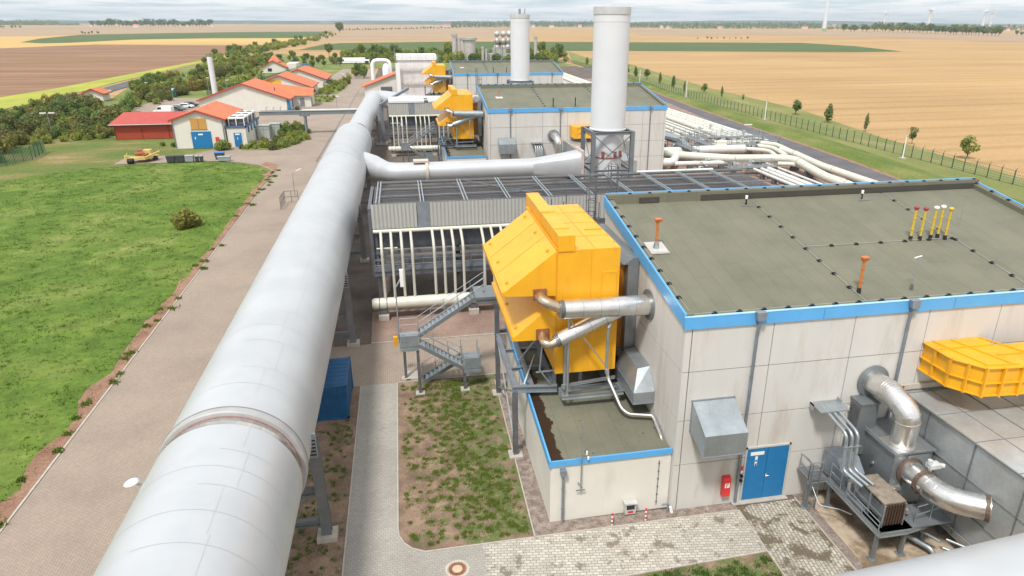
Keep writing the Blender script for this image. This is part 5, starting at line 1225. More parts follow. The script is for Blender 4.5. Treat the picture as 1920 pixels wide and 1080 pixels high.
b.build('wall_post', plain('dark_red_timber', (.20, .03, .015), .7), t)
b = MB(); b.add([(-65, 169.6, 3.3), (-47.0, 169.6, 3.3), (-47.0, 175.5, 5.3), (-63.4, 175.5, 5.3), (-65, 169.6, 3.45), (-47.0, 169.6, 3.45), (-47.0, 175.5, 5.45), (-63.4, 175.5, 5.45)], [(0, 3, 2, 1), (4, 5, 6, 7), (0, 1, 5, 4), (1, 2, 6, 5), (2, 3, 7, 6), (3, 0, 4, 7)])
b.build('roof', TILER, t); b = MB(); b.tube([(-65, 169.5, 3.3), (-47, 169.5, 3.3)], .1, 8); b.build('gutter', plain('pale_gutter', (.45, .42, .42), .5), t)
# big gabled office building
t, wl, ro = gable('office_building', 'large white gabled building with wide orange roof and blue striped corner behind the workshop', -58.5, -33.3, 219.5, 240, 3.55, 8.0, over=.6)
wallbox(t, 'blue_corner', BLUED, -33.9, -33.2, 219.4, 221.2, 0, 3.4); wallbox(t, 'blue_window', BLUED, -33.25, -33.15, 225.5, 227.5, .4, 2.9)
b = MB(); b.prism([(-45, 6.1), (-27.6, 3.6), (-27.6, 3.8), (-45, 6.35)], 229, 236, 'y') if False else None
b = MB(); b.add([(-46, 235, 7.7), (-27.4, 235, 5.3), (-27.4, 229.5, 3.5), (-34, 229.5, 3.5), (-27.4, 241, 3.5), (-34, 241, 3.5)], [(0, 3, 2, 1), (0, 1, 4, 5)])
b.build('porch_roof', TILE, t); b = MB(); b.bx(-33.3, -28.2, 230.3, 240, 0, 3.5); b.build('porch_wall', RENDERW, t)
b = MB(); b.bx(-28.2, -28.1, 231, 233, .2, 2.8); b.bx(-31.5, -30.2, 230.2, 230.3, .2, 2.8); b.build('porch_window', GREYP, t)
b = MB(); b.tube([(-38, 226, 5.1), (-38, 226, 6.4)], .15, 8); b.build('flue', DSTEEL, t)
t, wl, ro = gable('storage_building', 'white gabled building with orange roof and yellow gable panel, second in the row behind', -53, -31.6, 262, 283, 3.4, 7.4, over=.6)
wallbox(t, 'yellow_gable', plain('ochre_panel', (.72, .40, .03), .7), -48, -41.6, 261.9, 261.98, 2.6, 5.9)
b = MB(); b.bx(-51.5, -49.5, 261.85, 261.98, 1.6, 3.0); b.bx(-36, -35, 261.85, 261.98, 1.6, 2.8); b.build('window', GLASS, t)
t, wl, ro = gable('garage_building', 'white gabled building with orange roof and blue side, last of the row of three', -51, -30.2, 300, 327, 3.3, 7.2, over=.6)
wallbox(t, 'blue_side', BLUED, -30.2, -30.1, 305, 318, .2, 2.6); wallbox(t, 'blue_skylight', BLUED, -42, -40, 326, 328, 6.6, 8)
# small house by the far gate and tiny gatehouse
t, wl, ro = gable('gate_house', 'small white house with orange roof beyond the green fence, behind the large office', -71, -59, 392, 404, 3.1, 6.2, over=.7)
wallbox(t, 'window', GLASS, -68, -66, 391.9, 392, .8, 2.4); wallbox(t, 'rear_wing', RENDERW, -58.9, -54, 396, 412, 0, 4.6)
b = MB(); b.add([(-65, 398, 9.3), (-68, 395, 5.5), (-62, 395, 5.5), (-62, 401, 5.5), (-68, 401, 5.5)], [(0, 1, 2), (0, 2, 3), (0, 3, 4), (0, 4, 1)]); b.build('hip_cap', TILE, t)
t, wl, ro = gable('meter_hut', 'tiny white hut with orange roof beside the access road at the left', -104.6, -98.6, 258, 264, 2.6, 4.0, over=.7)
t = thing('small_chimney', 'slender white chimney mast rising behind the workshop roof', 'chimney', (-61.1, 250, 0))
b = MB(); b.tube([(-61.1, 250, 0), (-61.1, 250, 14.3)], .85, 24); b.build('stack', CHIMW, t)
b = MB(); b.tube([(-61.1, 250, 14.3), (-61.1, 250, 14.7)], .6, 16); b.build('tip', GREYP, t)
# pipe bridge
t = thing('pipe_bridge', 'low grey pipe bridge crossing the paved road to the giant duct', 'pipe bridge', (-22.8, 172, 0))
b = MB(); b.ibeam((-33, 171.5, 5.0), (-7, 171.5, 5.0), .3, .9, .06); b.ibeam((-33, 173.3, 5.0), (-7, 173.3, 5.0), .3, .9, .06)
for k in range(13): b.bar((-32.5+k*2.1, 171.5, 4.8), (-32.5+k*2.1, 173.3, 4.8), .14)
b.build('girder', STEEL_D, t)
b = MB(); b.bx(-23.5, -7, 171.3, 173.5, 5.45, 5.6); b.bx(-33, -23.5, 171.6, 172.4, 5.3, 5.42); b.build('deck', plain('pale_deck', (.5, .5, .48), .6), t)
b = MB(); b.ibeam((-22.9, 171.7, 0), (-22.9, 171.7, 4.6), .45, .4, .05); b.ibeam((-22.9, 173.3, 0), (-22.9, 173.3, 4.6), .45, .4, .05); b.bx(-24, -21.8, 171.4, 173.6, 4.2, 4.6); b.build('column', GREYP, t)
b = MB()
for k in range(6): b.tube([(-31.5+k*1.6, 172.5, 5.4), (-31.5+k*1.6, 172.5, 6.3), (-31.1+k*1.6, 172.5, 6.3)], .08, 6)
b.build('vent_hooks', GREYP, t)
for k, (x, y) in enumerate(((-31.3, 166), (-29.3, 168.5))):
    t = thing('switch_cabinet', ('front', 'rear')[k]+' grey-green electrical cabinet between the flat building and the bushes', 'cabinet', (x, y, 0))
    b = MB(); b.bx(x-1.2, x+1.2, y-1.1, y+1.1, .1, 3.0); b.bx(x-1.3, x+1.3, y-1.2, y+1.2, 3.0, 3.15); b.build('cabinet_body', plain('cabinet_green_grey', (.36, .39, .35), .6), t)
    b = MB(); b.bx(x-.02, x+.02, y-1.13, y-1.1, .2, 2.9); b.bx(x-1.1, x+1.1, y-1.13, y-1.1, 2.2, 2.24); b.build('door_gap', DSTEEL, t)
# bins
def bin_(x, y, w, d, h, mat, lid, nm, cart=False):
    t = thing('waste_bin', nm, 'bin', (x, y, 0)); b = MB()
    b.add([(x-w*.42, y-d*.42, .12), (x+w*.42, y-d*.42, .12), (x+w*.42, y+d*.42, .12), (x-w*.42, y+d*.42, .12), (x-w/2, y-d/2, h), (x+w/2, y-d/2, h), (x+w/2, y+d/2, h), (x-w/2, y+d/2, h)],
          [(0, 3, 2, 1), (4, 5, 6, 7), (0, 1, 5, 4), (1, 2, 6, 5), (2, 3, 7, 6), (3, 0, 4, 7)]); b.build('bin_body', mat, t)
    b = MB(); b.prism([(y-d/2-.05, h+.003), (y+d/2+.05, h+.003), (y+d/2+.05, h+.08), (y, h+.2), (y-d/2-.05, h+.08)], x-w/2-.04, x+w/2+.04, 'x'); b.build('lid', lid, t)
    b = MB()
    for sx in (-1, 1): b.tube([(x+sx*w*.38-.03, y-d*.3, .1), (x+sx*w*.38+.03, y-d*.3, .1)], .1, 8); b.cut(); b.tube([(x+sx*w*.38-.03, y+d*.3, .1), (x+sx*w*.38+.03, y+d*.3, .1)], .1, 8); b.cut()
    b.build('wheel', BLACK, t)
GRB = plain('grey_bin_plastic', (.30, .33, .34), .5); DKB = plain('dark_bin_plastic', (.05, .055, .055), .5); BLB = plain('blue_bin_lid', (.02, .13, .42), .4)
bin_(-43.8, 139.3, 1.5, 1.1, 1.2, DKB, DKB, 'black wheeled waste container, leftmost of the row at the lawn edge')
bin_(-42.2, 139.4, 1.5, 1.1, 1.2, DKB, DKB, 'black wheeled waste container, second in the row at the lawn edge')
bin_(-40.5, 139.4, 1.5, 1.1, 1.15, GRB, GRB, 'grey wheeled waste container right of the two black ones')
bin_(-39.2, 139.3, .6, .7, 1.05, DKB, GRB, 'narrow dark wheelie bin with grey lid, left of a pair')
bin_(-38.4, 139.3, .6, .7, 1.05, DKB, GRB, 'narrow dark wheelie bin with grey lid, right of a pair')
bin_(-35.5, 141.2, 1.7, 1.1, 1.25, DKB, BLB, 'black waste container with bright blue lid')
bin_(-34.2, 138.9, 2.3, 1.0, .85, GRB, GRB, 'low grey waste container in front of the blue-lidded one')
# yellow trailer
t = thing('drum_trailer', 'pale yellow equipment trailer with rusty machine parts parked on the rough grass', 'trailer', (-49.5, 141, 0))
b = MB(); b.add([(-52, 139.6, .6), (-48.4, 139.6, .6), (-46.9, 143.5, .6), (-50.5, 143.5, .6), (-52, 139.6, .9), (-48.4, 139.6, .9), (-46.9, 143.5, .9), (-50.5, 143.5, .9)], [(0, 3, 2, 1), (4, 5, 6, 7), (0, 1, 5, 4), (1, 2, 6, 5), (2, 3, 7, 6), (3, 0, 4, 7)])
b.bar((-52, 139.7, 1.4), (-48.4, 139.7, 1.1), .22); b.bar((-48.4, 139.7, 1.0), (-46.9, 143.4, 1.5), .3); b.bar((-52, 139.7, .9), (-51.4, 139.7, 1.9), .2); b.bx(-49.5, -48.2, 142.3, 143.6, .9, 2.0)
b.build('frame', plain('faded_yellow', (.60, .45, .14), .6, 0, .2, 3), t)
b = MB()
for x, y in ((-50.9, 139.4), (-49.3, 143.6), (-47.4, 141.9)): (b.tube([(x-.5, y-.1, .5), (x+.5, y-.1, .5)], .5, 14) if x < -50 else b.tube([(x, y-.2, .5), (x, y+.2, .5)], .5, 14)).cut()
b.build('wheel', BLACK, t)
b = MB(); b.tube([(-50.6, 141.2, 1.4), (-49, 141.8, 1.5)], .4, 12); b.bx(-50.4, -49.6, 142.2, 143, 1, 2); b.tube([(-49, 140.2, 1.2), (-48.4, 141.4, 1.4)], .25, 8); b.build('machine_parts', plain('rust_red', (.28, .08, .04), .7, 0, .3, 4), t)
# vehicles
def car(x, y, rz, mat, nm, kind='car'):
    L_, W_, H_ = (5.2, 1.95, 2.1) if kind == 'van' else (4.4, 1.8, 1.45)
    t = thing('parked_van' if kind == 'van' else 'parked_car', nm, kind, (0, 0, 0))
    if kind == 'van': pr = [(-L_/2, .35), (L_/2, .35), (L_/2, .95), (L_/2-.75, 1.15), (L_/2-1.45, 1.95), (L_/2-1.7, H_), (-L_/2+.1, H_), (-L_/2, 1.9)]
    else: pr = [(-L_/2, .35), (L_/2, .35), (L_/2, .75), (L_/2-.9, .92), (L_/2-1.6, 1.38), (-.2, H_), (-1.5, 1.42), (-L_/2+.15, 1.0), (-L_/2, .85)]
    b = MB(); b.prism(pr, -W_/2, W_/2, 'y'); b.build('body', mat, t)
    b = MB()
    for s in (-1, 1):
        y_ = s*(W_/2+.004)
        if kind == 'van': b.add([(L_/2-1.0, y_, 1.2), (L_/2-1.6, y_, 1.85), (L_/2-2.4, y_, 1.85), (L_/2-2.4, y_, 1.2)], [(0, 1, 2, 3)])
        else: b.add([(L_/2-1.15, y_, .95), (L_/2-1.7, y_, 1.33), (-1.4, y_, 1.34), (-1.75, y_, 1.0)], [(0, 1, 2, 3)])
    k = 3 if kind == 'van' else 3; (xa, za), (xb, zb) = pr[k], pr[k+1]
    b.add([(xa-.05, -W_/2+.12, za+.06), (xa-.05, W_/2-.12, za+.06), (xb+.06, W_/2-.16, zb+.0), (xb+.06, -W_/2+.16, zb+.0)], [(0, 1, 2, 3)]); b.build('windows', GLASS, t)
    b = MB()
    for sx in (-.31, .31):
        for s in (-1, 1): b.tube([(sx*L_, s*(W_/2-.2), .33), (sx*L_, s*(W_/2+.02), .33)], .33, 14); b.cut()
    b.build('wheel', BLACK, t)
    t.location = (x, y, .012); t.rotation_euler = (0, 0, rz); return t
car(-68.5, 219.5, R(172), WHITE, 'white delivery van parked nearest behind the red shed', 'van')
car(-66.6, 224.5, R(-8), plain('dark_grey_car', (.10, .11, .12), .3, .4), 'dark grey car parked next to the white van')
car(-66.9, 228.5, R(-8), plain('silver_car', (.55, .56, .57), .3, .5), 'silver car parked third in the row')
car(-66.0, 233, R(-8), WHITE, 'white car parked fourth in the row')
car(-65.8, 237.2, R(-8), plain('dark_green_car', (.04, .06, .05), .3, .3), 'very dark car parked last in the row')

def lamp(x, y, h, nm, kind='post', rz=0, grp=None):
    t = thing('street_lamp', nm, 'street lamp', (x, y, 0), grp)
    b = MB(); b.tube([(x, y, 0), (x, y, h)], [.09, .06], 8); b.build('pole', STEEL, t)
    b = MB()
    if kind == 'mush': b.tube([(x, y, h), (x, y, h+.08), (x, y, h+.2), (x, y, h+.26)], [.12, .42, .4, .1], 24)
    elif kind == 'twin':
        for s in (-1, 1): b.bx(x+s*.9-.65, x+s*.9+.65, y-.15, y+.15, h, h+.22)
    else: b.bx(x-.1, x+.8, y-.18, y+.18, h-.03, h+.12); 
    b.build('lamp_head', WHITE, t)
    b = MB(); b.bx(x-.22, x+.22, y-.22, y+.22, 0, .12); b.build('footing', CONC, t)
    return t
t = thing('round_cap', 'round white disc cap sticking out of the side of the giant duct over the paving', 'cap', (-11.6, 25.4, 7.6))
b = MB(); b.tube([(-11.0, 25.4, 7.2), (-11.72, 25.4, 7.5)], .05, 8); b.build('arm', STEEL, t)
b = MB(); b.tube([(-11.74, 25.4, 7.5), (-11.75, 25.4, 7.56), (-11.76, 25.4, 7.66)], [.22, .33, .1], 24); b.build('disc', WHITE, t)
lamp(-80.5, 178, 5.2, 'street lamp with two long white heads above the thicket beside the red shed', 'twin')
for i, (x, y, h) in enumerate(((-67.5, 268, 6.5), (-75, 252, 4.2), (-58.5, 256, 6.5), (-56, 310, 5.5), (-50, 350, 5.2), (-25.5, 251, 5.2), (-23.5, 300, 5.2), (-19.5, 220, 4.0), (-86, 262, 5.5), (-92, 246, 4.5))):
    lamp(x, y, h, ['slender street lamp behind the parked cars', 'short street lamp right of the tiny hut', 'street lamp just left of the slender white chimney', 'street lamp beside the green fence behind the large office', 'street lamp farther along the green fence',
                   'street lamp on the planted island right of the office building', 'street lamp on the far planted island by the road', 'lamp on the paved road just before the pipe bridge', 'white headed lamp between trees behind the tiny hut', 'white sign-like lamp beside the tiny hut'][i], grp=None)
t = thing('railing_lamp', 'slim lamp post with grey railing beside the giant duct at the road', 'street lamp', (-17.3, 112, 0))
b = MB(); b.tube([(-17.2, 108, 0), (-17.2, 108, 3.4), (-16.4, 108, 3.7)], .07, 8); b.build('pole', STEEL, t)
b = MB(); b.bar((-16.6, 108, 3.7), (-15.9, 108, 4.1), .3, .1); b.build('lamp_head', WHITE, t)
b = MB(); railing(b, [(-17.9, 99, 0), (-17.9, 103, 0), (-16, 103, 0)], 1.8, .04, .8); b.build('railing', DSTEEL, t)

# green mesh fences
def fence(name, nm, pts, h, sp, cat='fence', maxp=100, ww=.016):
    t = thing(name, nm, cat, (pts[0][0], pts[0][1], 0)); posts = []; mesh = MB()
    for (xa, ya), (xb, yb) in zip(pts, pts[1:]):
        ln = math.hypot(xb-xa, yb-ya); n = max(1, round(ln/sp))
        for k in range(n): posts.append((xa+(xb-xa)*k/n, ya+(yb-ya)*k/n))
        for z in (.1, .5, .9, 1.3, 1.7, h-.12): mesh.bar((xa, ya, z), (xb, yb, z), .03, .035)
        m_ = int(ln/.32); dx, dy = (xb-xa)/ln, (yb-ya)/ln
        for k in range(m_):
            x, y = xa+(xb-xa)*k/m_, ya+(yb-ya)*k/m_; w = ww
            mesh.add([(x-dx*w, y-dy*w, .05), (x+dx*w, y+dy*w, .05), (x+dx*w, y+dy*w, h-.1), (x-dx*w, y-dy*w, h-.1)], [(0, 1, 2, 3)])
    mesh.build('wire_mesh', GREENPT, t)
    P0 = MB(); x, y = posts[0]; P0.bx(x-.06, x+.06, y-.06, y+.06, 0, h); P0.bar((x, y, h), (x+.28, y, h+.35), .06); p0 = P0.build('post', GREENP, t)
    for (x, y) in posts[1:maxp]:
        o = p0.copy(); COL.objects.link(o); o.location = (x-posts[0][0], y-posts[0][1], 0)
    if len(posts) > maxp:
        r = MB()
        for (x, y) in posts[maxp:]: r.bx(x-.06, x+.06, y-.06, y+.06, 0, h)
        tag(r.build('distant_posts', GREENP, t), kind='stuff')
    return t
fence('perimeter_fence', 'long green wire mesh perimeter fence on the right between grass verge and wheat field', [(99.8, 60), (99.6, 92), (99.7, 130), (99.9, 173), (102.4, 234), (104.4, 277), (108.5, 354), (110.9, 413), (113.4, 473)], 2.45, 2.7, maxp=99)
fence('wire_fence', 'short dark green wire mesh fence in the bushes beside the lawn', [(-96, 128), (-82, 134), (-73.5, 139.5), (-71, 147), (-72.5, 156)], 2.6, 2.2, ww=.09)
fence('wire_fence', 'green wire mesh fence running behind the thicket towards the small gate house', [(-70, 275), (-62, 300), (-58, 340), (-54, 390), (-50, 440)], 2.6, 2.6, ww=.09)
fence('wire_fence', 'green wire mesh fence beyond the rear hall at the right', [(50, 395), (70, 410), (90, 440), (112, 470)], 2.6, 3, ww=.08)
t = thing('green_gate_post', 'small dark green kiosk by the parking entrance behind the workshop', 'kiosk', (-79, 268, 0))
b = MB(); b.bx(-80, -78.6, 267.5, 268.5, 0, 3.2); b.build('kiosk_body', GREENP, t); b = MB(); b.bx(-79.5, -79.1, 267.4, 267.5, 2.4, 2.9); b.build('kiosk_sign', WHITE, t)

# ================================================================== FAR INDUSTRIAL THINGS
t = thing('scaffold_tower', 'large pale tower building wrapped in scaffolding behind the middle yellow intake', 'tower', (-1.3, 236, 0))
b = MB(); b.bx(-.6, 12.0, 237, 247, 0, 13.4); b.build('tower_wall', plain('pale_pink_sheeting', (.80, .75, .73), .7, 0, .08, .4), t)
b = MB(); b.bx(-.9, 12.2, 236.6, 247.3, 13.5, 15.2); b.build('white_top', WHITE, t)
b = MB()
for x in (-1.3, 1.2, 3.7, 6.2, 8.7, 11.2, 12.6): b.bar((x, 235.4, 0), (x, 235.4, 15.6 if x not in (-1.3, 6.2) else 17.2), .09)
for z in (2.2, 4.4, 6.6, 8.8, 11, 13.2): b.bar((-1.3, 235.4, z), (12.6, 235.4, z), .09); b.bar((-1.3, 235.4, z+1), (12.6, 235.4, z+1), .05)
for k in range(6): b.bar((-1.3, 235.35, k*2.2), (1.2, 235.35, k*2.2+2.2), .07); b.bar((3.7 if k % 2 else 1.2, 235.35, k*2.2), (1.2 if k % 2 else 3.7, 235.35, k*2.2+2.2), .06)
b.build('scaffolding', plain('pale_scaffold', (.52, .50, .47), .5, 0), t)
b = MB()
for z in (2.2, 6.6, 11): b.bx(-1.3, 12.6, 236.1, 236.6, z-.1, z-.03)
b.build('walk_boards', plain('pale_boards', (.45, .38, .30), .8), t)
b = MB(); b.bx(-1.2, .1, 235.3, 235.8, 0, 12.8); b.build('white_shaft', WHITE, t)
t = thing('low_house', 'white house with sloping orange roof behind the bend of the giant duct', 'house', (-8, 262, 0))
b = MB(); b.prism([(-13, 0), (-1.4, 0), (-1.4, 7.4), (-13, 3.2)], 262, 274, 'y'); b.build('wall', RENDERW, t)
b = MB(); b.prism([(-14, 2.9), (-1.2, 7.6), (-1.2, 7.95), (-14, 3.25)], 261.2, 275, 'y'); b.build('roof', TILE, t)
t = thing('switchgear', 'dark machine cabinet by the house wall behind the duct bend', 'machine', (-5, 255, 0)); b = MB(); b.bx(-7, -3, 256, 258.5, 0, 3.5); b.bx(-6.5, -3.5, 255.8, 256, 1, 3); b.build('machine_body', DSTEEL, t)
t = thing('pipe_loop', 'thick white pipe loop standing above the orange-roofed house', 'pipe loop', (-14, 330, 0))
b = MB(); b.tube(smooth_arc([(-12.0, 330, 0), (-12.0, 330, 9.0, 2.5), (-4.2, 330, 9.0, 2.5), (-4.2, 330, 0)], 6), .9, 18); b.build('pipe', WHITE, t)
t = thing('white_tank', 'small white domed tank beside the white pipe loop', 'tank', (-5.5, 318, 0)); b = MB(); b.tube([(-5.8, 318, 0), (-5.8, 318, 6), (-5.8, 318, 7.6), (-5.8, 318, 8.3)], [1.6, 1.6, 1.2, .3], 18); b.build('tank_body', WHITE, t)
TANK = galv('weathered_tank', (.55, .50, .47), .5, .4)
for k, (pxx, w, yt, nm) in enumerate(((853.5, 1.8, 66, 'tall slim twin-pipe column, left of the towers behind the rear hall'), (869, 1.9, 72, 'slim grey column second of the towers behind the rear hall'), (881, 4.5, 73, 'wide pale square-topped tower behind the rear hall'), (905.5, 1.1, 90, 'thin white column right of the wide tower'), (912, .9, 94, 'shortest thin white column right of the wide tower'), (1004, 1.1, 70, 'thin pale column right of the farther chimney'))):
    X, Y = gp(pxx, 113); d = _r*((pxx-PPX)/FPX)+_u*(-(yt-PPY)/FPX)+_f; H = CAMH+d.z*(Y/d.y)
    t = thing('process_column', nm, 'column', (X, Y, 0), 'process columns behind the halls')
    b = MB(); b.tube([(X, Y, 0), (X, Y, H)], w, 16)
    if k == 0: b.tube([(X+3.2, Y, 0), (X+3.2, Y, H-1.5)], 1.5, 12)
    b.build('shell', TANK, t); b = MB(); b.tube([(X, Y, H-.6), (X, Y, H+.9)], w*1.25, 16); b.build('top_platform', CORR, t)
X, Y = gp(950, 112)
t = thing('tank_cluster', 'cluster of stacked bulging silver vessels on a pale base behind the farther chimney', 'vessels', (X, Y, 0))
b = MB(); b.bx(X-13, X+14, Y-5, Y+6, 0, 4.5); b.bx(X-10, X-1, Y-5, Y+5, 4.5, 8); b.build('base_building', CORR, t)
rnd.seed(5)
for k in range(11):
    x = X-7.5+(k % 4)*4.3+rnd.uniform(-.6, .6); z = 8.5+(k//4)*4.6; y = Y-3+rnd.uniform(-1, 1); r = rnd.uniform(2.0, 2.5); b = MB()
    n = 8; pts = [(x-r*.0, y, z+r*math.cos(math.pi*(q/n))) for q in range(n+1)]; b.tube(pts, [max(.05, r*math.sin(math.pi*q/n)) for q in range(n+1)], 14, False); b.build('vessel', TANK, t)
b = MB()
for x in (-9, -4, 1, 6, 11): b.bar((X+x, Y-5.5, 0), (X+x, Y-5.5, 17), .25)
for z in (9, 13, 17): b.bar((X-9, Y-5.5, z), (X+11, Y-5.5, z), .2)
b.build('frame', STEEL_D, t)
for k, (x0, x1, y) in enumerate(((-43, -19, 478), (-40, -22, 486))):
    t = thing('pipe_stack', ('front', 'rear')[k]+' long stack of white pipes lying at the far end of the yard', 'pipe stack', (x0, y, 0), 'stacks of white pipes')
    for q in range(5): b = MB(); b.tube([(x0, y+(q % 3)*1.3, .7+(q//3)*1.1+k*.8), (x1, y+(q % 3)*1.3, .7+(q//3)*1.1+k*.8)], .62, 10); b.build('pipe', WHITE, t)
car(-20.5, 470, R(100), plain('black_truck', (.03, .03, .035), .4), 'dark truck parked at the far end of the yard by the white pipes', 'van')

# ================================================================== PIPE YARD ON THE RIGHT
def gpipe(pts, r, mat, nm, flanges=(), sup=6.5, grp=None):
    t = thing('gas_pipe', nm, 'gas pipe', Vector(pts[0][:3]), grp)
    P = smooth_arc(pts, 6); b = MB(); b.tube(P, r, 14); b.build('pipe', mat, t)
    b = MB(); acc = 0; any_ = False
    for a, c in zip(pts, pts[1:]):
        a = Vector(a[:3]); c = Vector(c[:3]); ln = (c-a).length; k = 1
        while k*sup < ln-1 and k < 26:
            p = a+(c-a)*(k*sup/ln); b.bx(p.x-r-.12, p.x+r+.12, p.y-.25, p.y+.25, 0, max(.15, p.z-r*.7)); b.cut(); k += 1; any_ = True
    if any_: b.build('pipe_support', DSTEEL, t)
    b = MB(); k_ = 0
    for a, c in zip(pts, pts[1:]):
        a = Vector(a[:3]); c = Vector(c[:3]); ln = (c-a).length
        for q in range(1, int(ln/11)+1):
            if k_ < 30: b.ring(a+(c-a)*(q*11/ln), c-a, r, .16, .07, 14); b.cut(); k_ += 1
    if k_: b.build('flange_ring', plain('pale_flange', (.45, .44, .40), .5, .2), t)
    return t
G = 'long pipes in the yard behind the halls'
gpipe([(71.9, 60, 1.5), (72.4, 108, 1.5, 2), (73.9, 119, 1.6), (73.9, 124, 1.6)], .62, CREAM, 'thick cream pipe running along the site road to the front hall roof edge', grp=G)
gpipe([(67.2, 60, 1.6), (67.4, 99, 1.6, 3), (70.0, 113.5, 1.9, 3), (58.5, 114.8, 2.0), (52, 118.5, 2.0, 2), (45, 124.8, 1.9)], .72, CREAM, 'thickest cream pipe that bends left in a wide curve towards the halls', grp=G)
gpipe([(73.9, 119, 1.6), (75.8, 130, 1.6, 3), (71.5, 133.5, 1.6), (64, 134, 1.6)], .5, CREAM, 'outer cream pipe with a bend beside the site road', grp=G)
gpipe([(71.5, 118, 1.5), (73.6, 127.5, 1.5, 3), (69, 130.5, 1.5), (62, 131, 1.5)], .45, CREAM, 'middle cream pipe with a bend beside the site road', grp=G)
gpipe([(69.5, 118, 1.4), (71.4, 124.5, 1.4, 2.5), (67, 127.5, 1.4), (61, 128, 1.4)], .42, CREAM, 'inner cream pipe with a bend beside the site road', grp=G)
gpipe([(66.3, 112, 1.3), (69.2, 111.2, 1.3, 2), (70.2, 104, 1.0)], .4, CREAM, 'short cream pipe passing under the thickest pipe', grp=G)
k = 0
for x, r, yb, ye in ((76.7, .5, 134, 395), (75.0, .42, 136, 390), (73.4, .42, 138, 390), (71.7, .42, 140, 385), (70.0, .7, 142, 380), (67.4, .3, 143, 375), (65.6, .35, 145, 370), (63.4, .45, 146, 365), (61.4, .3, 146, 360)):
    gpipe([(x, yb, 1.3), (x+.4, 235, 1.3), (x+6.5, ye, 1.3)], r, CREAM if k % 3 else PALEP, ['%s of the parallel pale pipes running away along the site road' % w for w in ('outermost', 'second', 'third', 'fourth', 'fifth and thickest', 'sixth', 'seventh', 'eighth', 'innermost')][k], sup=9, grp=G); k += 1
for x, r, yb, ye, nm in ((65.0, .2, 62, 115, 'thin pale pipe nearest the thick cream pipe behind the front hall roof'), (62.9, .38, 62, 109, 'medium pale pipe, second of the low pipes behind the front hall roof'), (61.6, .3, 62, 109, 'medium pale pipe, third of the low pipes behind the front hall roof'), (60.2, .26, 62, 109, 'pale pipe, fourth of the low pipes behind the front hall roof')):
    gpipe([(x, yb, 1.1), (x, ye, 1.1)], r, PALEP, nm, sup=4, grp=G)
gpipe([(44, 115.9, 1.5), (47.7, 115.8, 1.5, 1), (49.8, 119.8, 1.5), (49.8, 124.6, 1.6)], .75, PALEP, 'thick pale pipe elbow beside the right corner of the middle hall', grp=G)
gpipe([(44.5, 124.7, 1.8), (54.4, 123.8, 1.8)], .9, PALEP, 'very thick pale pipe coming from behind the middle hall', grp=G)
gpipe([(55.4, 125.3, 1.8), (66.5, 125.2, 1.8)], .8, PALEP, 'very thick pale pipe continuing right of the grey valve frame', grp=G)
gpipe([(48, 115.7, 1.2), (58, 115.2, 1.2)], .42, PALEP, 'pale pipe with valve joints below the very thick ones', sup=3, grp=G)
gpipe([(36, 108.4, 1.2), (52, 108.4, 1.2)], .55, PALEP, 'pale pipe lying just behind the cooler bank', sup=5, grp=G)
# valve stations
def valve(x, y, nm=None, s=1.0):
    t = thing('valve_station', nm, 'valve', (x, y, 0), 'valve stations in the pipe yard')
    b = MB(); b.tube([(x-.9*s, y, 1.3), (x+.9*s, y, 1.3)], .42*s, 12); b.tube([(x, y-.5*s, 1.3), (x, y+.5*s, 1.3)], .5*s, 12); b.build('valve_body', PALEP, t)
    b = MB(); b.tube([(x, y, 1.3), (x, y, 2.7*s)], .12*s, 8); b.tube([(x, y, 2.3*s), (x, y, 2.9*s)], .32*s, 12); b.tube([(x+.2, y-.35*s, 2.5*s), (x+.9*s, y-.35*s, 2.5*s)], .2*s, 10); b.build('actuator', plain('pale_grey_green', (.45, .47, .45), .5), t)
    b = MB()
    for q in (-.9, -.6, .6, .9): b.ring((x+q*s, y, 1.3), (1, 0, 0), .5*s, .1, .05, 14); b.cut()
    b.build('flange', STEEL_D, t)
    b = MB(); b.bx(x-.5, x+.5, y-.4, y+.4, 0, .7); b.build('plinth', CONC, t)
    return t
v0 = valve(60.5, 133, 'pale valve with round actuator among the pipes of the yard'); rnd.seed(21)
for k in range(21):
    x = 52+rnd.random()*22; y = 126.5+rnd.random()*24
    if x < 57 and y < 130: continue
    dup(v0, (x, y, 0), rnd.choice((0, R(90), R(180))), scale=(rnd.uniform(.7, 1.15),)*3)
for x, y in ((51.5, 112), (54, 115.5), (58.5, 115.2), (61, 112.3), (57.3, 110.9)): dup(v0, (x, y, 0), rnd.choice((0, R(90))), scale=(.75,)*3)
def wplat(x0, x1, y0, y1, z, nm, steps=True):
    t = thing('walkway_platform', nm, 'walkway', (x0, y0, 0), 'walkway platforms in the pipe yard'); b = MB()
    b.bx(x0, x1, y0, y1, z-.12, z); b.build('deck', STEEL_D, t); b = MB()
    for x in (x0+.1, x1-.1):
        for y in (y0+.1, y1-.1): b.bar((x, y, 0), (x, y, z), .12); b.cut()
    b.build('leg', STEEL_D, t)
    b = MB(); railing(b, [(x0, y0, z), (x1, y0, z), (x1, y1, z), (x0, y1, z), (x0, y0, z)], 1.1, .04, 1.2); b.build('handrail', STEEL, t)
    if steps:
        b = MB(); b.bar((x1, y0+.2, z), (x1+2.2, y0+.2, 0), .08, .25); b.bar((x1, y0+1, z), (x1+2.2, y0+1, 0), .08, .25)
        for k in range(7): b.bx(x1+.25+k*.28, x1+.5+k*.28, y0+.2, y0+1, z-.25-k*.26, z-.21-k*.26)
        b.build('steps', STEEL, t)
wplat(61, 76, 135.5, 137.3, 2.4, 'long grated walkway across the parallel pipes of the yard')
wplat(59, 61, 126.5, 140, 2.4, 'side walkway with steps left of the bent cream pipes')
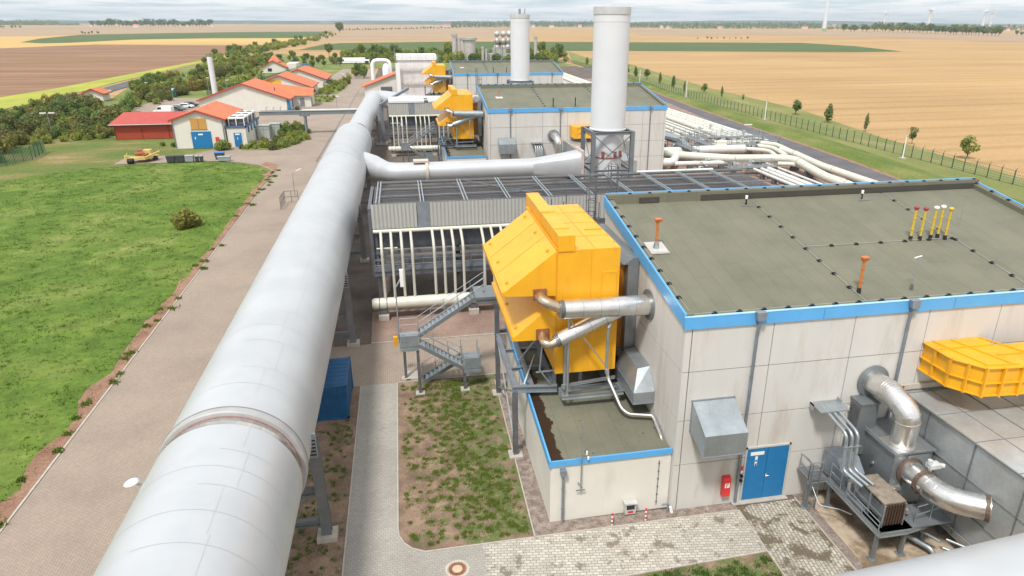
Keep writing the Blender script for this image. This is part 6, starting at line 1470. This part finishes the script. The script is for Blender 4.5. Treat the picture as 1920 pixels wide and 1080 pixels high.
wplat(71.5, 77.6, 131.5, 133, 2.0, 'short walkway at the outer bent pipes')
wplat(52.3, 53.8, 118.5, 134, 3.0, 'raised cable tray walkway beside the middle hall corner', True)
wplat(55.5, 64.5, 109.0, 111, 1.4, 'low platform in front of the thickest cream pipe')
wplat(64.5, 70, 127, 129, 2.2, 'walkway between the two groups of bent pipes')
t = thing('cable_tray', 'grey slanting cable tray structure right of the middle hall', 'cable tray', (50, 135, 0))
b = MB(); b.bar((46.5, 152, 4.2), (54, 128, 3.6), 3.0, .5); b.bar((54, 128, 3.6), (54.2, 115, .6), 1.0, .3); b.build('tray', STEEL, t)
b = MB()
for q in (0, .3, .6, 1): b.bar((46.5+7.5*q, 152-24*q, 0), (46.5+7.5*q, 152-24*q, 4), .25); b.cut()
b.build('leg', STEEL_D, t)
t = thing('sign_post', 'small pale sign on a post beside the site road on the grass bank', 'sign', (84.2, 158, 0))
b = MB(); b.tube([(84.2, 158, 0), (84.2, 158, 1.6)], .05, 6); b.build('post', STEEL, t); b = MB(); b.bx(83.2, 85.2, 157.9, 158.1, 1.5, 1.75); b.build('sign_board', WHITE, t)
for x, y, h, nm in ((97.1, 118.4, 4.6, 'first thin white camera mast on the grass beside the perimeter fence'), (99.0, 176.8, 5.2, 'second thin white camera mast beside the perimeter fence'), (101.1, 237.9, 6, 'third thin white camera mast beside the perimeter fence'), (105, 300, 6, 'fourth and last thin white camera mast beside the perimeter fence')):
    t = thing('camera_mast', nm, 'mast', (x, y, 0)); b = MB(); b.tube([(x, y, 0), (x, y, h)], [.13, .09], 10); b.build('mast', WHITE, t)
    b = MB(); b.bx(x-.5, x+.5, y-.5, y+.5, 0, .25); b.build('footing', CONC, t); b = MB(); b.tube([(x, y, h), (x, y, h+1.6)], .02, 5); b.bar((x-.1, y, h-.2), (x+.4, y, h-.1), .14); b.build('camera_head', GREYP, t)

# ================================================================== VEGETATION
def leaf_cloud(mb, lobes, n, size, rg, flat=.0, ymin=0):
    """lobes: (cx,cy,cz,rx,ry,rz); leaf-clump quads spread through the outer shells of the lobes"""
    tot = sum(l[3]*l[4]+l[4]*l[5] for l in lobes); vs = []; fs = []
    for (cx, cy, cz, rx, ry, rz) in lobes:
        m_ = max(8, int(n*(rx*ry+ry*rz)/tot))
        for _ in range(m_):
            a = rg.uniform(0, 2*math.pi); c = rg.uniform(-1, 1); s = math.sqrt(1-c*c); q = rg.uniform(.55, 1.06)**.6
            nx, ny, nz = s*math.cos(a), s*math.sin(a), c
            p = Vector((cx+nx*rx*q, cy+ny*ry*q, max(.05, cz+nz*rz*q)))
            u = Vector((nx+rg.uniform(-.8, .8), ny+rg.uniform(-.8, .8), nz+rg.uniform(-.5, 1.0)))
            if u.length < .1: u = Vector((0, 0, 1))
            u.normalize(); w = u.orthogonal().normalized(); w.rotate(Matrix.Rotation(rg.uniform(0, 6.3), 3, u)); h = u.cross(w)
            k = size*rg.uniform(.6, 1.35)
            i = len(vs); vs += [p-w*k, p+h*k*.55, p+w*k, p-h*k*.55]; fs.append((i, i+1, i+2, i+3))
    mb.add(vs, fs)
def make_tree(name, label, cat, h, w, seed, leaf=LEAF, n=900, size=.3, trunk=.25, shape='round', group=None):
    rg = random.Random(seed); t = thing(name, label, cat, (0, 0, 0), group); lobes = []
    z0 = h*trunk
    if shape == 'column': lobes = [(rg.uniform(-.1, .1)*w, rg.uniform(-.1, .1)*w, z0+(h-z0)*q, w*.5*r_, w*.5*r_, (h-z0)*.24) for q, r_ in ((.2, .75), (.45, 1), (.7, .8), (.88, .45))]
    elif shape == 'shrub':
        for k in range(7):
            a = rg.uniform(0, 6.28); r_ = rg.uniform(.1, .34)*w; hh = h*rg.uniform(.55, 1.0); lobes.append((r_*math.cos(a), r_*math.sin(a), hh*.5, w*rg.uniform(.16, .27), w*rg.uniform(.16, .27), hh*.5))
    else:
        lobes = [(0, 0, z0+(h-z0)*.5, w*.33, w*.33, (h-z0)*.45)]
        for k in range(8):
            a = rg.uniform(0, 6.28); r_ = rg.uniform(.18, .36)*w; lobes.append((r_*math.cos(a), r_*math.sin(a), z0+(h-z0)*rg.uniform(.25, .85), w*rg.uniform(.13, .24), w*rg.uniform(.13, .24), (h-z0)*rg.uniform(.14, .24)))
    b = MB(); leaf_cloud(b, lobes, n, size, rg); b.build('crown' if shape != 'shrub' else 'foliage', leaf, t)
    b = MB(); tw = max(.05, h*.022); b.tube([(0, 0, 0), (0, 0, z0), (0.05, 0, h*.75)], [tw, tw*.75, tw*.3], 7)
    for l in lobes[1:6]: b.tube([(0, 0, max(.05, z0*.7)), (l[0]*.8, l[1]*.8, l[2])], [tw*.5, tw*.2], 5, False)
    b.build('trunk' if shape != 'shrub' else 'stems', BARK, t)
    return t
FAR = (0, -300, 0)
SH = [make_tree('shrub', 'x', 'shrub', 3.4, 4.6, 30+i, [LEAF, LEAFO, LEAFD, LEAF, LEAFR, LEAFO][i], 1100, .26, .05, 'shrub') for i in range(6)]
TR = [make_tree('tree', 'x', 'tree', 7.5, 6.2, 50+i, [LEAF, LEAFD, LEAFO, LEAF][i], 1500, .34, .16, 'round') for i in range(4)]
used = set(); PEND = []
def place(protos, i, x, y, s, label, group, rg, sz=None):
    if protos is SH:
        PEND.append((i % len(SH), x, y, (s*rg.uniform(.9, 1.1), s*rg.uniform(.9, 1.1), s*(sz or rg.uniform(.85, 1.15))), rg.uniform(0, 6.28), label, group)); return None
    p = protos[i % len(protos)]; sc = (s*rg.uniform(.9, 1.1), s*rg.uniform(.9, 1.1), s*(sz or rg.uniform(.85, 1.15)))
    if p.name not in used:
        used.add(p.name); p.location = (x, y, 0); p.rotation_euler[2] = rg.uniform(0, 6.28); p.scale = sc; p['label'] = label; p['group'] = group; return p
    return dup(p, (x, y, 0), rg.uniform(0, 6.28), label, group, sc)
def inside(pt, poly):
    x, y = pt; c = False
    for i in range(len(poly)):
        (x1, y1), (x2, y2) = poly[i], poly[i-1]
        if (y1 > y) != (y2 > y) and x < (x2-x1)*(y-y1)/(y2-y1)+x1: c = not c
    return c
def scatter(poly, n, protos, s0, s1, label, group, seed, mind=2.0, pxspace=False, sel=None, avoid=()):
    rg = random.Random(seed); pts = []; xs = [p[0] for p in poly]; ys = [p[1] for p in poly]; tries = 0
    while len(pts) < n and tries < n*60:
        tries += 1; p = (rg.uniform(min(xs), max(xs)), rg.uniform(min(ys), max(ys)))
        if not inside(p, poly): continue
        q = gp(*p) if pxspace else p
        if any(abs(q[0]-a[0]) < mind and abs(q[1]-a[1]) < mind for a in pts): continue
        if any(a[0] < q[0] < a[1] and a[2] < q[1] < a[3] for a in avoid): continue
        pts.append(q)
    for q in pts:
        i = rg.choice(sel) if sel else rg.randrange(len(protos)); place(protos, i, q[0], q[1], rg.uniform(s0, s1), label, group, rg)
AV = [(-107, -96, 254, 268), (-74, -52, 388, 414)]
scatter([(-20, 276), (30, 262), (90, 246), (150, 240), (215, 246), (208, 212), (180, 206), (100, 206), (40, 216), (-20, 228)], 46, SH, .9, 1.35, 'dense shrub of the thicket beside the red shed', 'shrubs in the thicket beside the red shed', 101, 3.0, True)
scatter([(0, 262), (60, 240), (190, 230), (182, 212), (130, 205), (90, 207), (0, 232)], 12, TR, .45, .68, 'bushy tree rising from the thicket beside the red shed', 'trees in the thicket beside the red shed', 102, 5, True)
scatter([(-20, 310), (50, 285), (55, 272), (0, 265), (-60, 280)], 9, SH, .8, 1.2, 'low shrub behind the short green fence beside the lawn', 'shrubs behind the left green fence', 103, 2.2, True)
scatter([(60, 262), (200, 252), (214, 258), (205, 236), (70, 250)], 22, SH, .45, .8, 'low spreading shrub at the foot of the left thicket', 'low shrubs at the foot of the thicket', 104, 1.6, True, (1, 3, 5))
scatter([(244, 196), (330, 172), (345, 152), (290, 152), (244, 172)], 15, TR, .5, .75, 'leafy young tree between the tiny hut and the parking', 'young trees behind the tiny hut', 105, 4.5, True, (0, 1, 3), AV)
scatter([(238, 208), (300, 198), (340, 180), (350, 165), (246, 182)], 26, SH, .7, 1.1, 'rounded shrub between the tiny hut and the parking', 'shrubs behind the tiny hut', 106, 2.5, True, None, AV)
scatter([(330, 172), (402, 176), (470, 150), (520, 128), (470, 108), (400, 118), (352, 138)], 62, SH, .7, 1.25, 'rounded shrub on the green land behind the slender chimney', 'shrubs behind the slender chimney', 107, 3, True, None, AV)
scatter([(352, 170), (402, 172), (520, 132), (560, 118), (430, 108), (360, 132)], 60, SH, .4, .8, 'low spreading shrub on the green land behind the slender chimney', 'low shrubs behind the slender chimney', 141, 2.5, True, (0, 1, 3, 5), AV)
scatter([(-10, 262), (215, 246), (214, 258), (100, 268), (60, 274)], 34, SH, .35, .6, 'low rounded shrub between thicket and rough grass', 'low shrubs between thicket and rough grass', 142, 1.6, True, (1, 0, 5))
scatter([(204, 236), (242, 226), (240, 212), (206, 214)], 10, SH, .8, 1.2, 'rounded shrub between the thicket and the red shed roof', 'shrubs by the red shed roof', 143, 2.2, True)
scatter([(95, 198), (140, 190), (184, 200), (176, 212), (100, 210)], 14, SH, .9, 1.4, 'rounded shrub at the rear of the thicket near the tiny hut', 'shrubs at the rear of the thicket', 144, 2.6, True, None, [(-107, -96, 240, 268)])
scatter([(405, 150), (480, 128), (520, 118), (505, 108), (440, 108), (400, 122)], 60, SH, 1.0, 1.7, 'tall shrub in the woodland strip between chimney and gate house', 'tall shrubs in the woodland strip', 145, 3.2, True, None, AV)
scatter([(250, 190), (345, 180), (350, 160), (345, 140), (300, 140), (245, 160)], 30, SH, .7, 1.2, 'shrub on the rising green land behind the parking', 'shrubs behind the parking', 146, 3, True, None, AV)
scatter([(352, 150), (470, 140), (490, 110), (440, 102), (392, 116)], 26, TR, .42, .68, 'tree on the green land behind the slender chimney', 'trees behind the slender chimney', 108, 5, True, None, AV)
scatter([(500, 128), (640, 126), (640, 112), (560, 108), (480, 106)], 34, TR, .45, .75, 'tree in the belt behind the small gate house', 'trees behind the small gate house', 109, 6, True, None, AV)
scatter([(412, 186), (470, 160), (500, 146), (480, 140), (420, 160)], 18, SH, .6, 1.0, 'shrub in the green strip behind the large office roof', 'shrubs behind the large office', 110, 2.5, True)
scatter([(640, 116), (740, 118), (860, 117), (960, 113), (1062, 117), (1058, 104), (960, 100), (850, 102), (740, 100), (650, 104)], 120, SH, 1.2, 2.2, 'bushy dark tree of the dense belt beyond the far end of the plant', 'trees of the belt beyond the plant', 111, 5, True, (0, 2, 3, 2))
scatter([(650, 110), (860, 112), (1060, 110), (1055, 106), (860, 106), (660, 107)], 16, TR, 1.0, 1.5, 'taller round tree standing out of the belt beyond the plant', 'taller trees of the belt beyond the plant', 151, 14, True, (0, 1, 3))
scatter([(380, 112), (440, 100), (500, 88), (560, 76), (612, 64), (632, 62), (628, 68), (570, 84), (500, 96), (440, 108)], 105, SH, 1.0, 2.0, 'roadside bush of the hedge line running through the fields', 'roadside bushes through the fields', 112, 4.5, True, (0, 2, 3, 0))
scatter([(400, 106), (440, 98), (500, 87), (560, 76), (612, 65), (628, 66), (570, 80), (500, 92), (440, 104)], 14, TR, .7, 1.1, 'roadside tree of the hedge line running through the fields', 'roadside trees through the fields', 152, 16, True, (0, 1, 3))
for x, y, h, i, nm in ((637, 62, 26, 1, 'tall tree at the far bend of the roadside line'), (617, 103, 9, 1, 'lone dark round tree in the wheat beyond the orange roofs')):
    X, Y = gp(x, y); place(TR, i, X, Y, h/7.5, nm, None, random.Random(3)); 
# near the left buildings
for x, y, s, i, nm in ((-37.6, 152.2, .85, 0, 'green bush between the blue gate and the small blue door'), (-51.5, 160, .35, 2, 'small dark shrub on the grass before the red shed, left one'), (-48.6, 158.5, .38, 2, 'small dark shrub on the grass before the red shed, right one'),
                    (-28.7, 92, .92, 5, 'single olive shrub alone on the green lawn'), (-34, 153, .4, 1, 'small shrub right of the small blue door'), (-31.5, 222, .5, 2, 'small dark shrub at the blue striped office corner')):
    place(SH, i, x, y, s, nm, None, random.Random(int(x*7)), .85)
isl1 = [(-33.5, 150.8), (-25.8, 150.3), (-21.5, 163), (-23, 178), (-27, 186), (-27, 170), (-27, 160), (-33, 156.5)]
isl2 = [(-30.9, 262), (-23.5, 258), (-23, 243), (-29, 243)]
isl3 = [(-23.2, 348), (-22.2, 300), (-23.5, 272), (-30, 268), (-29.5, 320)]
for nm, p in (('planted_island', isl1), ('planted_island', isl2), ('planted_island', isl3)): sheet(nm, p, .1, SCRUB, .1)
scatter(isl1, 34, SH, .38, .62, 'dark green bush on the planted island by the pipe bridge', 'bushes on the island by the pipe bridge', 120, 1.3, False, (0, 1, 2, 3, 1))
scatter(isl1, 30, SH, .25, .4, 'low ground covering bush on the planted island by the pipe bridge', 'low bushes on the island by the pipe bridge', 131, 1.0, False, (0, 3, 1))
place(SH, 0, -27.6, 168, .95, 'taller bushy shrub on the planted island by the pipe bridge', None, random.Random(9), 1.2)
scatter(isl2, 12, SH, .3, .45, 'low trimmed bush on the small island right of the office', 'low bushes on the small island', 121, 1.6, False, (0, 3))
scatter(isl3, 34, SH, .5, .9, 'olive bush on the far planted island beside the road', 'bushes on the far planted island', 122, 2.2, False, (1, 5, 4, 0))
scatter([(-22, 345), (-16, 345), (-16, 380), (-24, 380)], 5, TR, .6, .8, 'small dark tree at the end of the far island', 'small trees at the end of the far island', 123, 3)
# young trees along the wheat field fence
YT = [make_tree('young_tree', 'x', 'tree', 4, 2.2, 71, LEAFD, 520, .2, .2, 'round'), make_tree('young_tree', 'x', 'tree', 4, 1.5, 72, LEAFD, 460, .2, .12, 'column'), make_tree('young_tree', 'x', 'tree', 4, 2.6, 73, LEAF, 520, .22, .08, 'round')]
for k, (x, y, h, i, w) in enumerate(((111.2, 117.6, 4.6, 2, 1.25), (112.5, 135.2, 3.9, 0, .85), (114, 153.9, 4.0, 1, .75), (113.3, 168.9, 4.6, 1, 1.35), (113.9, 186.2, 4.6, 0, 1.4), (115.7, 222.8, 2.6, 0, .6), (114.8, 237.6, 3.6, 1, .8), (116.1, 256, 3.5, 2, 1.2), (107.5, 255, 4.2, 1, .6), (111.1, 275.5, 4.6, 1, 1.1), (113.2, 296.6, 4.6, 1, .9), (117, 324, 5, 0, 1.4), (115, 335, 4.8, 1, 1.2), (114.8, 350, 5.6, 0, 1.2), (117, 410, 4.5, 1, 1.2), (118, 440, 4.5, 1, 1.3), (121, 300, 3.4, 0, .9))):
    nm = '%s young tree along the wheat field fence, counted from the widest' % ['first and widest', 'second', 'third and very slim', 'fourth', 'fifth, round', 'sixth, tiny', 'seventh', 'eighth', 'ninth', 'tenth', 'eleventh', 'twelfth', 'thirteenth', 'fourteenth', 'fifteenth', 'sixteenth', 'seventeenth'][k]
    p = YT[i]; sc = (w*h/4, w*h/4, h/4)
    if p.name not in used: used.add(p.name); p.location = (x, y, 0); p.scale = sc; p['label'] = nm; p['group'] = 'young trees along the wheat field fence'
    else: dup(p, (x, y, 0), k*1.3, nm, 'young trees along the wheat field fence', sc)
# tree rows and woods far away
FT = [make_tree('field_tree', 'x', 'tree', 18, 16, 80+i, LEAFD, 260, 1.5, .22, 'round') for i in range(3)]
rg = random.Random(8)
def farrow(x0, x1, yb, n, h0, h1, nm, grp, jy=.5):
    for k in range(n):
        x = x0+(x1-x0)*(k+rg.uniform(-.35, .35))/max(1, n-1); y = yb(x) if callable(yb) else yb; X, Y = gp(x, y+rg.uniform(-jy, jy)); dist = math.hypot(X, Y)
        hh = rg.uniform(h0, h1)*dist/FPX; i = k % 3; p = FT[i]; sc = (hh/18*rg.uniform(.9, 1.3),)*2+(hh/18,)
        if p.name not in used: used.add(p.name); p.location = (X, Y, 0); p.scale = sc; p['label'] = nm; p['group'] = grp
        else: dup(p, (X, Y, 0), rg.uniform(0, 6), nm, grp, sc)
farrow(1640, 1872, lambda x: 59.5+(x-1640)*.034, 34, 11, 16, 'dark tree of the row below the wind turbines at the right', 'tree row below the wind turbines')
farrow(1582, 1625, 60, 5, 9, 13, 'single dark tree left of the row below the turbines', 'scattered trees left of the row')
farrow(176, 395, 50.8, 34, 8, 13, 'distant dark tree of the row on the left horizon', 'tree row on the left horizon', .2)
farrow(1905, 1925, 67, 3, 5, 8, 'dark bush in the field at the far right edge', 'bushes at the far right')
farrow(155, 182, 64, 5, 3, 5, 'tiny bush at the edge of the green strip at the left', 'bushes on the green strip', .3)
farrow(1312, 1400, 73.5, 9, 2.5, 4.5, 'tiny bush in the wheat beyond the nearer chimney', 'bushes in the wheat', .4)
farrow(0, 40, 52.8, 5, 2, 4, 'tiny bush on the far left field', 'bushes on the far left field', .3)
farrow(640, 705, lambda x: 57.5-(x-640)*.012, 14, 2.5, 4, 'tiny hedge tree at the far field edge', 'hedge trees at the far field edge', .15)
farrow(710, 860, lambda x: 56.5-(x-710)*.022, 30, 2.5, 4.5, 'tiny hedge tree of the long far hedge', 'long far hedge', .15)
def wood(name, label, segs, seed, size=3.2, dens=1.0):
    rg = random.Random(seed); mb = MB(); lobes = []
    for (x0, x1, yb, h0, h1, rows) in segs:
        n = int((x1-x0)/3.0*dens)
        for k in range(n):
            for r_ in range(rows):
                x = x0+(x1-x0)*(k+rg.random())/n; X, Y = gp(x, yb-rg.random()*.4); Y *= 1+.03*r_; X *= 1+.03*r_; m_ = math.hypot(X, Y)/FPX; hh = rg.uniform(h0, h1)*m_; w = rg.uniform(2.2, 3.6)*m_
                lobes.append((X, Y, hh*.5, w, w, hh*.52))
    vs = []; fs = []
    for l in lobes:
        m_ = math.hypot(l[0], l[1])/FPX; leaf_cloud(mb, [l], 34, m_*.95, rg)
    return tag(mb.build(name, LEAFD), label, 'woodland', kind='stuff')
wood('distant_wood', 'long dark wood along the horizon at the far left', [(-40, 110, 47.6, 5, 8, 2), (110, 148, 47.6, 2, 4, 1)], 1)
wood('distant_wood', 'belt of dark trees on the horizon between the two white chimneys and left of them', [(845, 960, 51.6, 8, 12, 2), (795, 850, 46, 3, 7, 1), (995, 1115, 51, 7, 12, 2), (610, 645, 45, 3, 5, 1), (690, 722, 44, 2, 4, 1)], 2)
wood('distant_wood', 'belt of dark trees and village gardens on the horizon right of the nearer chimney', [(1180, 1260, 52.5, 6, 11, 2), (1260, 1540, 54, 8, 12, 2), (1550, 1660, 55, 4, 8, 1), (1720, 1920, 57, 5, 9, 1), (1920, 2000, 58, 5, 8, 1)], 3)
# village houses
rg = random.Random(4)
HSE = None
for k, (x, y, w) in enumerate(((1000, 51.5, 6), (1034, 51.8, 8), (1052, 49.8, 12), (1087, 51, 6), (1105, 50.5, 9), (930, 50, 10), (943, 51, 5), (838, 50.5, 12), (1240, 53, 5), (1252, 53.4, 4), (1262, 53, 6), (1275, 53.4, 5), (1315, 53.6, 7), (1350, 53.8, 8), (1372, 53.6, 5), (1412, 53.8, 5), (1435, 53.8, 4), (1508, 54, 9), (1562, 51.5, 14), (1580, 52, 5), (1690, 53, 5), (1890, 58.5, 4), (1909, 58.5, 3), (256, 51.2, 8), (172, 50.9, 3), (354, 50.9, 3), (398, 50.9, 5), (188, 50.5, 3))):
    X, Y = gp(x, y); m_ = math.hypot(X, Y)/FPX; ww = w*m_; hh = 3.0*m_
    t = thing('village_house', 'tiny distant %s house in the village on the horizon' % ('white walled red roofed' if k % 2 else 'pale long roofed'), 'house', (X, Y, 0), 'distant village houses')
    b = MB(); b.bx(-ww/2, ww/2, -ww*.3, ww*.3, 0, hh); b.v = [(a+X, c+Y, e) for a, c, e in b.v]; b.build('wall', WHITEP if k % 2 else RENDERW, t)
    b = MB(); b.prism([(-ww*.34, hh), (ww*.34, hh), (0, hh*1.55)], -ww*.52, ww*.52, 'x'); b.v = [(a+X, c+Y, e) for a, c, e in b.v]; b.build('roof', TILE if k % 2 else plain('faded_roof', (.40, .27, .22), .8), t)
# turbines
def turbine(x, y, hub, r0, r1, ang, bl, nm, yaw=0):
    t = thing('wind_turbine', nm, 'wind turbine', (x, y, 0), 'wind turbines on the horizon')
    b = MB(); b.tube([(x, y, 0), (x, y, hub*.35), (x, y, hub)], [r0, (r0*.68+r1*.32), r1], 24); b.build('tower', WHITEP, t)
    b = MB(); b.tube([(x, y, 0), (x, y, hub*.06)], [r0*1.01, r0*.99], 24); b.build('green_base', plain('green_tower_base', (.25, .36, .16), .6), t)
    b = MB(); b.tube([(x, y+r1*2, hub), (x, y-r1*2.5, hub), (x, y-r1*3.6, hub)], [r1*1.1, r1*1.4, r1*.4], 14); b.build('nacelle', WHITEP, t)
    for k in range(3):
        a = R(ang+k*120); b = MB(); d = Vector((math.sin(a), 0, math.cos(a))); c = Vector((x, y-r1*3, hub)); b.tube([c, c+d*bl*.2, c+d*bl], [bl*.035, bl*.06, bl*.015], 8); b.build('blade', WHITEP, t)
X, Y = gp(1544.5, 58.6); turbine(X, Y, 168, 7.3, 3.3, 60, 44, 'nearest wind turbine whose tower leaves the top of the photo')
for px_, yt, hub, ang, nm in ((1656.5, 27, 125, 15, 'small distant wind turbine, first right of the nearest tower'), (1740.5, 22, 125, 40, 'small distant wind turbine, middle of the distant four'), (1843, 23, 125, 20, 'small distant wind turbine, left of the pair at the right'), (1857, 26, 125, 80, 'small distant wind turbine, right of the pair at the right')):
    Y = (hub-25)*FPX/(46.5-yt)*.93; d = _r*((px_-PPX)/FPX)+_u*(-(44-PPY)/FPX)+_f
    turbine(Y*d.x/d.y, Y, hub, 13, 7, ang, 62, nm)

# shrubs: the largest looking 285 stand as things of their own, the rest is one mass
def _score(p):
    v = Vector((p[1], p[2], 1-CAMH)); d = v.dot(_f)
    if d < 5: return -1
    X_, Y_ = PPX+FPX*v.dot(_r)/d, PPY-FPX*v.dot(_u)/d
    return -1 if X_ < -60 or X_ > 1980 or Y_ < 0 else p[3][2]*(1.6 if p[6] is None else 1)/d*(5 if p[6] is None else 1)
PEND = sorted([p for p in PEND if _score(p) > 0], key=_score, reverse=True)
seen = set()
for (i, x, y, sc, rz_, lb, gr) in PEND[:285]:
    if i not in seen:
        seen.add(i); p = SH[i]; p.location = (x, y, 0); p.rotation_euler[2] = rz_; p.scale = sc; p['label'] = lb
        if gr: p['group'] = gr
        FIRST = p
    else:
        q = dup(SH[i], (x, y, 0), rz_, lb, gr, sc)
        if not gr and 'group' in q: del q['group']
mass = MB(); rgm = random.Random(99)
for (i, x, y, sc, rz_, lb, gr) in PEND[285:]:
    lob = []
    for k in range(5):
        a = rgm.uniform(0, 6.28); r_ = rgm.uniform(.1, .34)*4.6; hh = 3.4*rgm.uniform(.6, 1); lob.append((x+r_*math.cos(a)*sc[0], y+r_*math.sin(a)*sc[1], hh*.5*sc[2], 1.0*sc[0], 1.0*sc[1], hh*.5*sc[2]))
    leaf_cloud(mass, lob, 300, .36*sc[0], rgm)
tag(mass.build('distant_shrubbery', LEAF), 'mass of distant bushes in the hedge lines and belts beyond the plant', 'shrubbery', kind='stuff')

# grass blades (near ground) -------------------------------------------------
def grass(name, label, test, x0, x1, y0, y1, n, seed, hmin, hmax, z=.03, mat=LEAFB, clump=None, dens=None):
    rg = random.Random(seed); vs = []; fs = []; cnt = 0; tries = 0
    cl = [(rg.uniform(x0, x1), rg.uniform(y0, y1), rg.uniform(*clump[1])) for _ in range(clump[0])] if clump else None
    if dens: cl = [c for c in cl if rg.random() < dens(c[0], c[1])]
    while cnt < n and tries < n*8:
        tries += 1
        if cl:
            c = rg.choice(cl); a = rg.uniform(0, 6.28); r_ = c[2]*abs(rg.gauss(0, .55)); x, y = c[0]+r_*math.cos(a), c[1]+r_*math.sin(a)
        else: x, y = rg.uniform(x0, x1), rg.uniform(y0, y1)
        if not test((x, y)): continue
        cnt += 1
        for q in range(3):
            a = rg.uniform(0, 6.28); h = rg.uniform(hmin, hmax); w = h*.28; dx, dy = math.cos(a), math.sin(a); lx_, ly_ = rg.uniform(-.6, .6)*h, rg.uniform(-.6, .6)*h; ox_, oy_ = rg.uniform(-h, h), rg.uniform(-h, h)
            i = len(vs); vs += [(x+ox_-dx*w, y+oy_-dy*w, z), (x+ox_+dx*w, y+oy_+dy*w, z), (x+ox_+lx_, y+oy_+ly_, z+h)]; fs.append((i, i+1, i+2))
    mb = MB(); mb.add(vs, fs); return tag(mb.build(name, mat), label, 'grass', kind='stuff')
bed = [(-1.4, 45.2), (-1.5, 29.8), (-.9, 28.3), (0, 27.8), (5.1, 27.8), (5.3, 45.2)]
WEED = m_leaf('weed_leaves', (.11, .17, .03), (.17, .24, .05), (.28, .34, .10))
grass('bed_weeds', 'patchy green weeds growing on the bare soil bed before the front annexe', lambda p: inside(p, bed), -1.3, 5.2, 28, 45, 30000, 1, .03, .10, .03, WEED, (1100, (.05, .5)), lambda x, y: .30+.55*math.exp(-((x-2.6-.12*(36-y))**2)/3.2))
grass('verge_weeds', 'green weeds on the small soil patch beside the pale front paving', lambda p: 9.0 < p[0] < 16.6 and 18 < p[1] < 24.1, 9, 16.6, 18, 24.1, 6000, 2, .05, .14, .015, WEED, (260, (.1, .5)))
grass('strip_weeds', 'sparse weeds on the soil strip under the giant duct', lambda p: -8 < p[0] < -4.5 and 20 < p[1] < 41, -8, -4.5, 20, 41, 4200, 3, .03, .10, .018, WEED, (260, (.06, .4)))
grass('lawn_blades', 'clover and grass tufts covering the large green lawn', lambda p: inside(p, lawn_poly), -75, -22.6, 28, 138, 36000, 4, .04, .15, .03, LEAFB, (3600, (.4, 2.6)))
grass('edge_weeds', 'tufts of weeds along the reddish soil edge between lawn and paved road', lambda p: True, -23.4, -22.2, 30, 128, 1100, 5, .08, .28, .03, LEAFB, (45, (.1, .5)))

# ================================================================== AIR, SKY, LIGHT
hz = MB(); hz.bx(-15900, 15900, -500, 16900, -2.0, 240)
# keep the box round everything: ground sheet edge lies just inside its bottom
hm = bpy.data.materials.new('haze_air'); hm.use_nodes = True; nt = hm.node_tree
for n in list(nt.nodes):
    if n.type == 'BSDF_PRINCIPLED': nt.nodes.remove(n)
pv = nt.nodes.new('ShaderNodeVolumePrincipled'); pv.inputs['Density'].default_value = 7.5e-5; pv.inputs['Color'].default_value = (.78, .88, .95, 1); pv.inputs['Anisotropy'].default_value = .2
L(nt, pv.outputs[0], nt.nodes['Material Output'].inputs['Volume'])
tag(hz.build('haze', hm), kind='stuff')

SUN_EL, SUN_AZ = R(58), R(212)          # azimuth from +Y clockwise: behind and left of the camera
w = bpy.data.worlds.new('World'); S.world = w; w.use_nodes = True; nt = w.node_tree
bg = nt.nodes['Background']
sky = nt.nodes.new('ShaderNodeTexSky'); sky.sky_type = 'NISHITA'; sky.sun_disc = False; sky.sun_elevation = SUN_EL; sky.sun_rotation = SUN_AZ
tc = N(nt, 'ShaderNodeTexCoord'); sx = N(nt, 'ShaderNodeSeparateXYZ'); L(nt, tc.outputs['Generated'], sx.inputs[0])
# cloud layer: direction projected on a plane overhead
zz = N(nt, 'ShaderNodeMath', operation='ADD'); L(nt, sx.outputs['Z'], zz.inputs[0]); zz.inputs[1].default_value = .045
zm = N(nt, 'ShaderNodeMath', operation='MAXIMUM'); L(nt, zz.outputs[0], zm.inputs[0]); zm.inputs[1].default_value = .03
dx = N(nt, 'ShaderNodeMath', operation='DIVIDE'); L(nt, sx.outputs['X'], dx.inputs[0]); L(nt, zm.outputs[0], dx.inputs[1])
dy = N(nt, 'ShaderNodeMath', operation='DIVIDE'); L(nt, sx.outputs['Y'], dy.inputs[0]); L(nt, zm.outputs[0], dy.inputs[1])
cb = N(nt, 'ShaderNodeCombineXYZ'); L(nt, dx.outputs[0], cb.inputs[0]); L(nt, dy.outputs[0], cb.inputs[1])
cn = N(nt, 'ShaderNodeTexNoise'); cn.inputs['Scale'].default_value = .55; cn.inputs['Detail'].default_value = 9; cn.inputs['Roughness'].default_value = .6; L(nt, cb.outputs[0], cn.inputs['Vector'])
cc = ramp(nt, cn.outputs['Fac'], [(.34, (8.0, 9.8, 11.0)), (.45, (10.0, 11.0, 11.6)), (.54, (13.2, 13.0, 13.0))])
ca = ramp(nt, cn.outputs['Fac'], [(.28, (.62, .62, .62)), (.5, (.94, .94, .94))])
L(nt, mixc(nt, ca, sky.outputs[0], cc), bg.inputs['Color']); bg.inputs['Strength'].default_value = .068
sl = bpy.data.lights.new('sun', 'SUN'); sl.energy = 2.6; sl.angle = R(8); sl.color = (1, .975, .94)
so = bpy.data.objects.new('sun', sl); COL.objects.link(so); so.rotation_euler = (math.pi/2-SUN_EL, 0, math.pi-SUN_AZ)
so.rotation_euler = Vector((math.sin(SUN_AZ)*math.cos(SUN_EL), math.cos(SUN_AZ)*math.cos(SUN_EL), math.sin(SUN_EL))).to_track_quat('Z', 'Y').to_euler()
S.view_settings.view_transform = 'Standard'; S.view_settings.look = 'None'; S.view_settings.gamma = 1; S.view_settings.exposure = .52
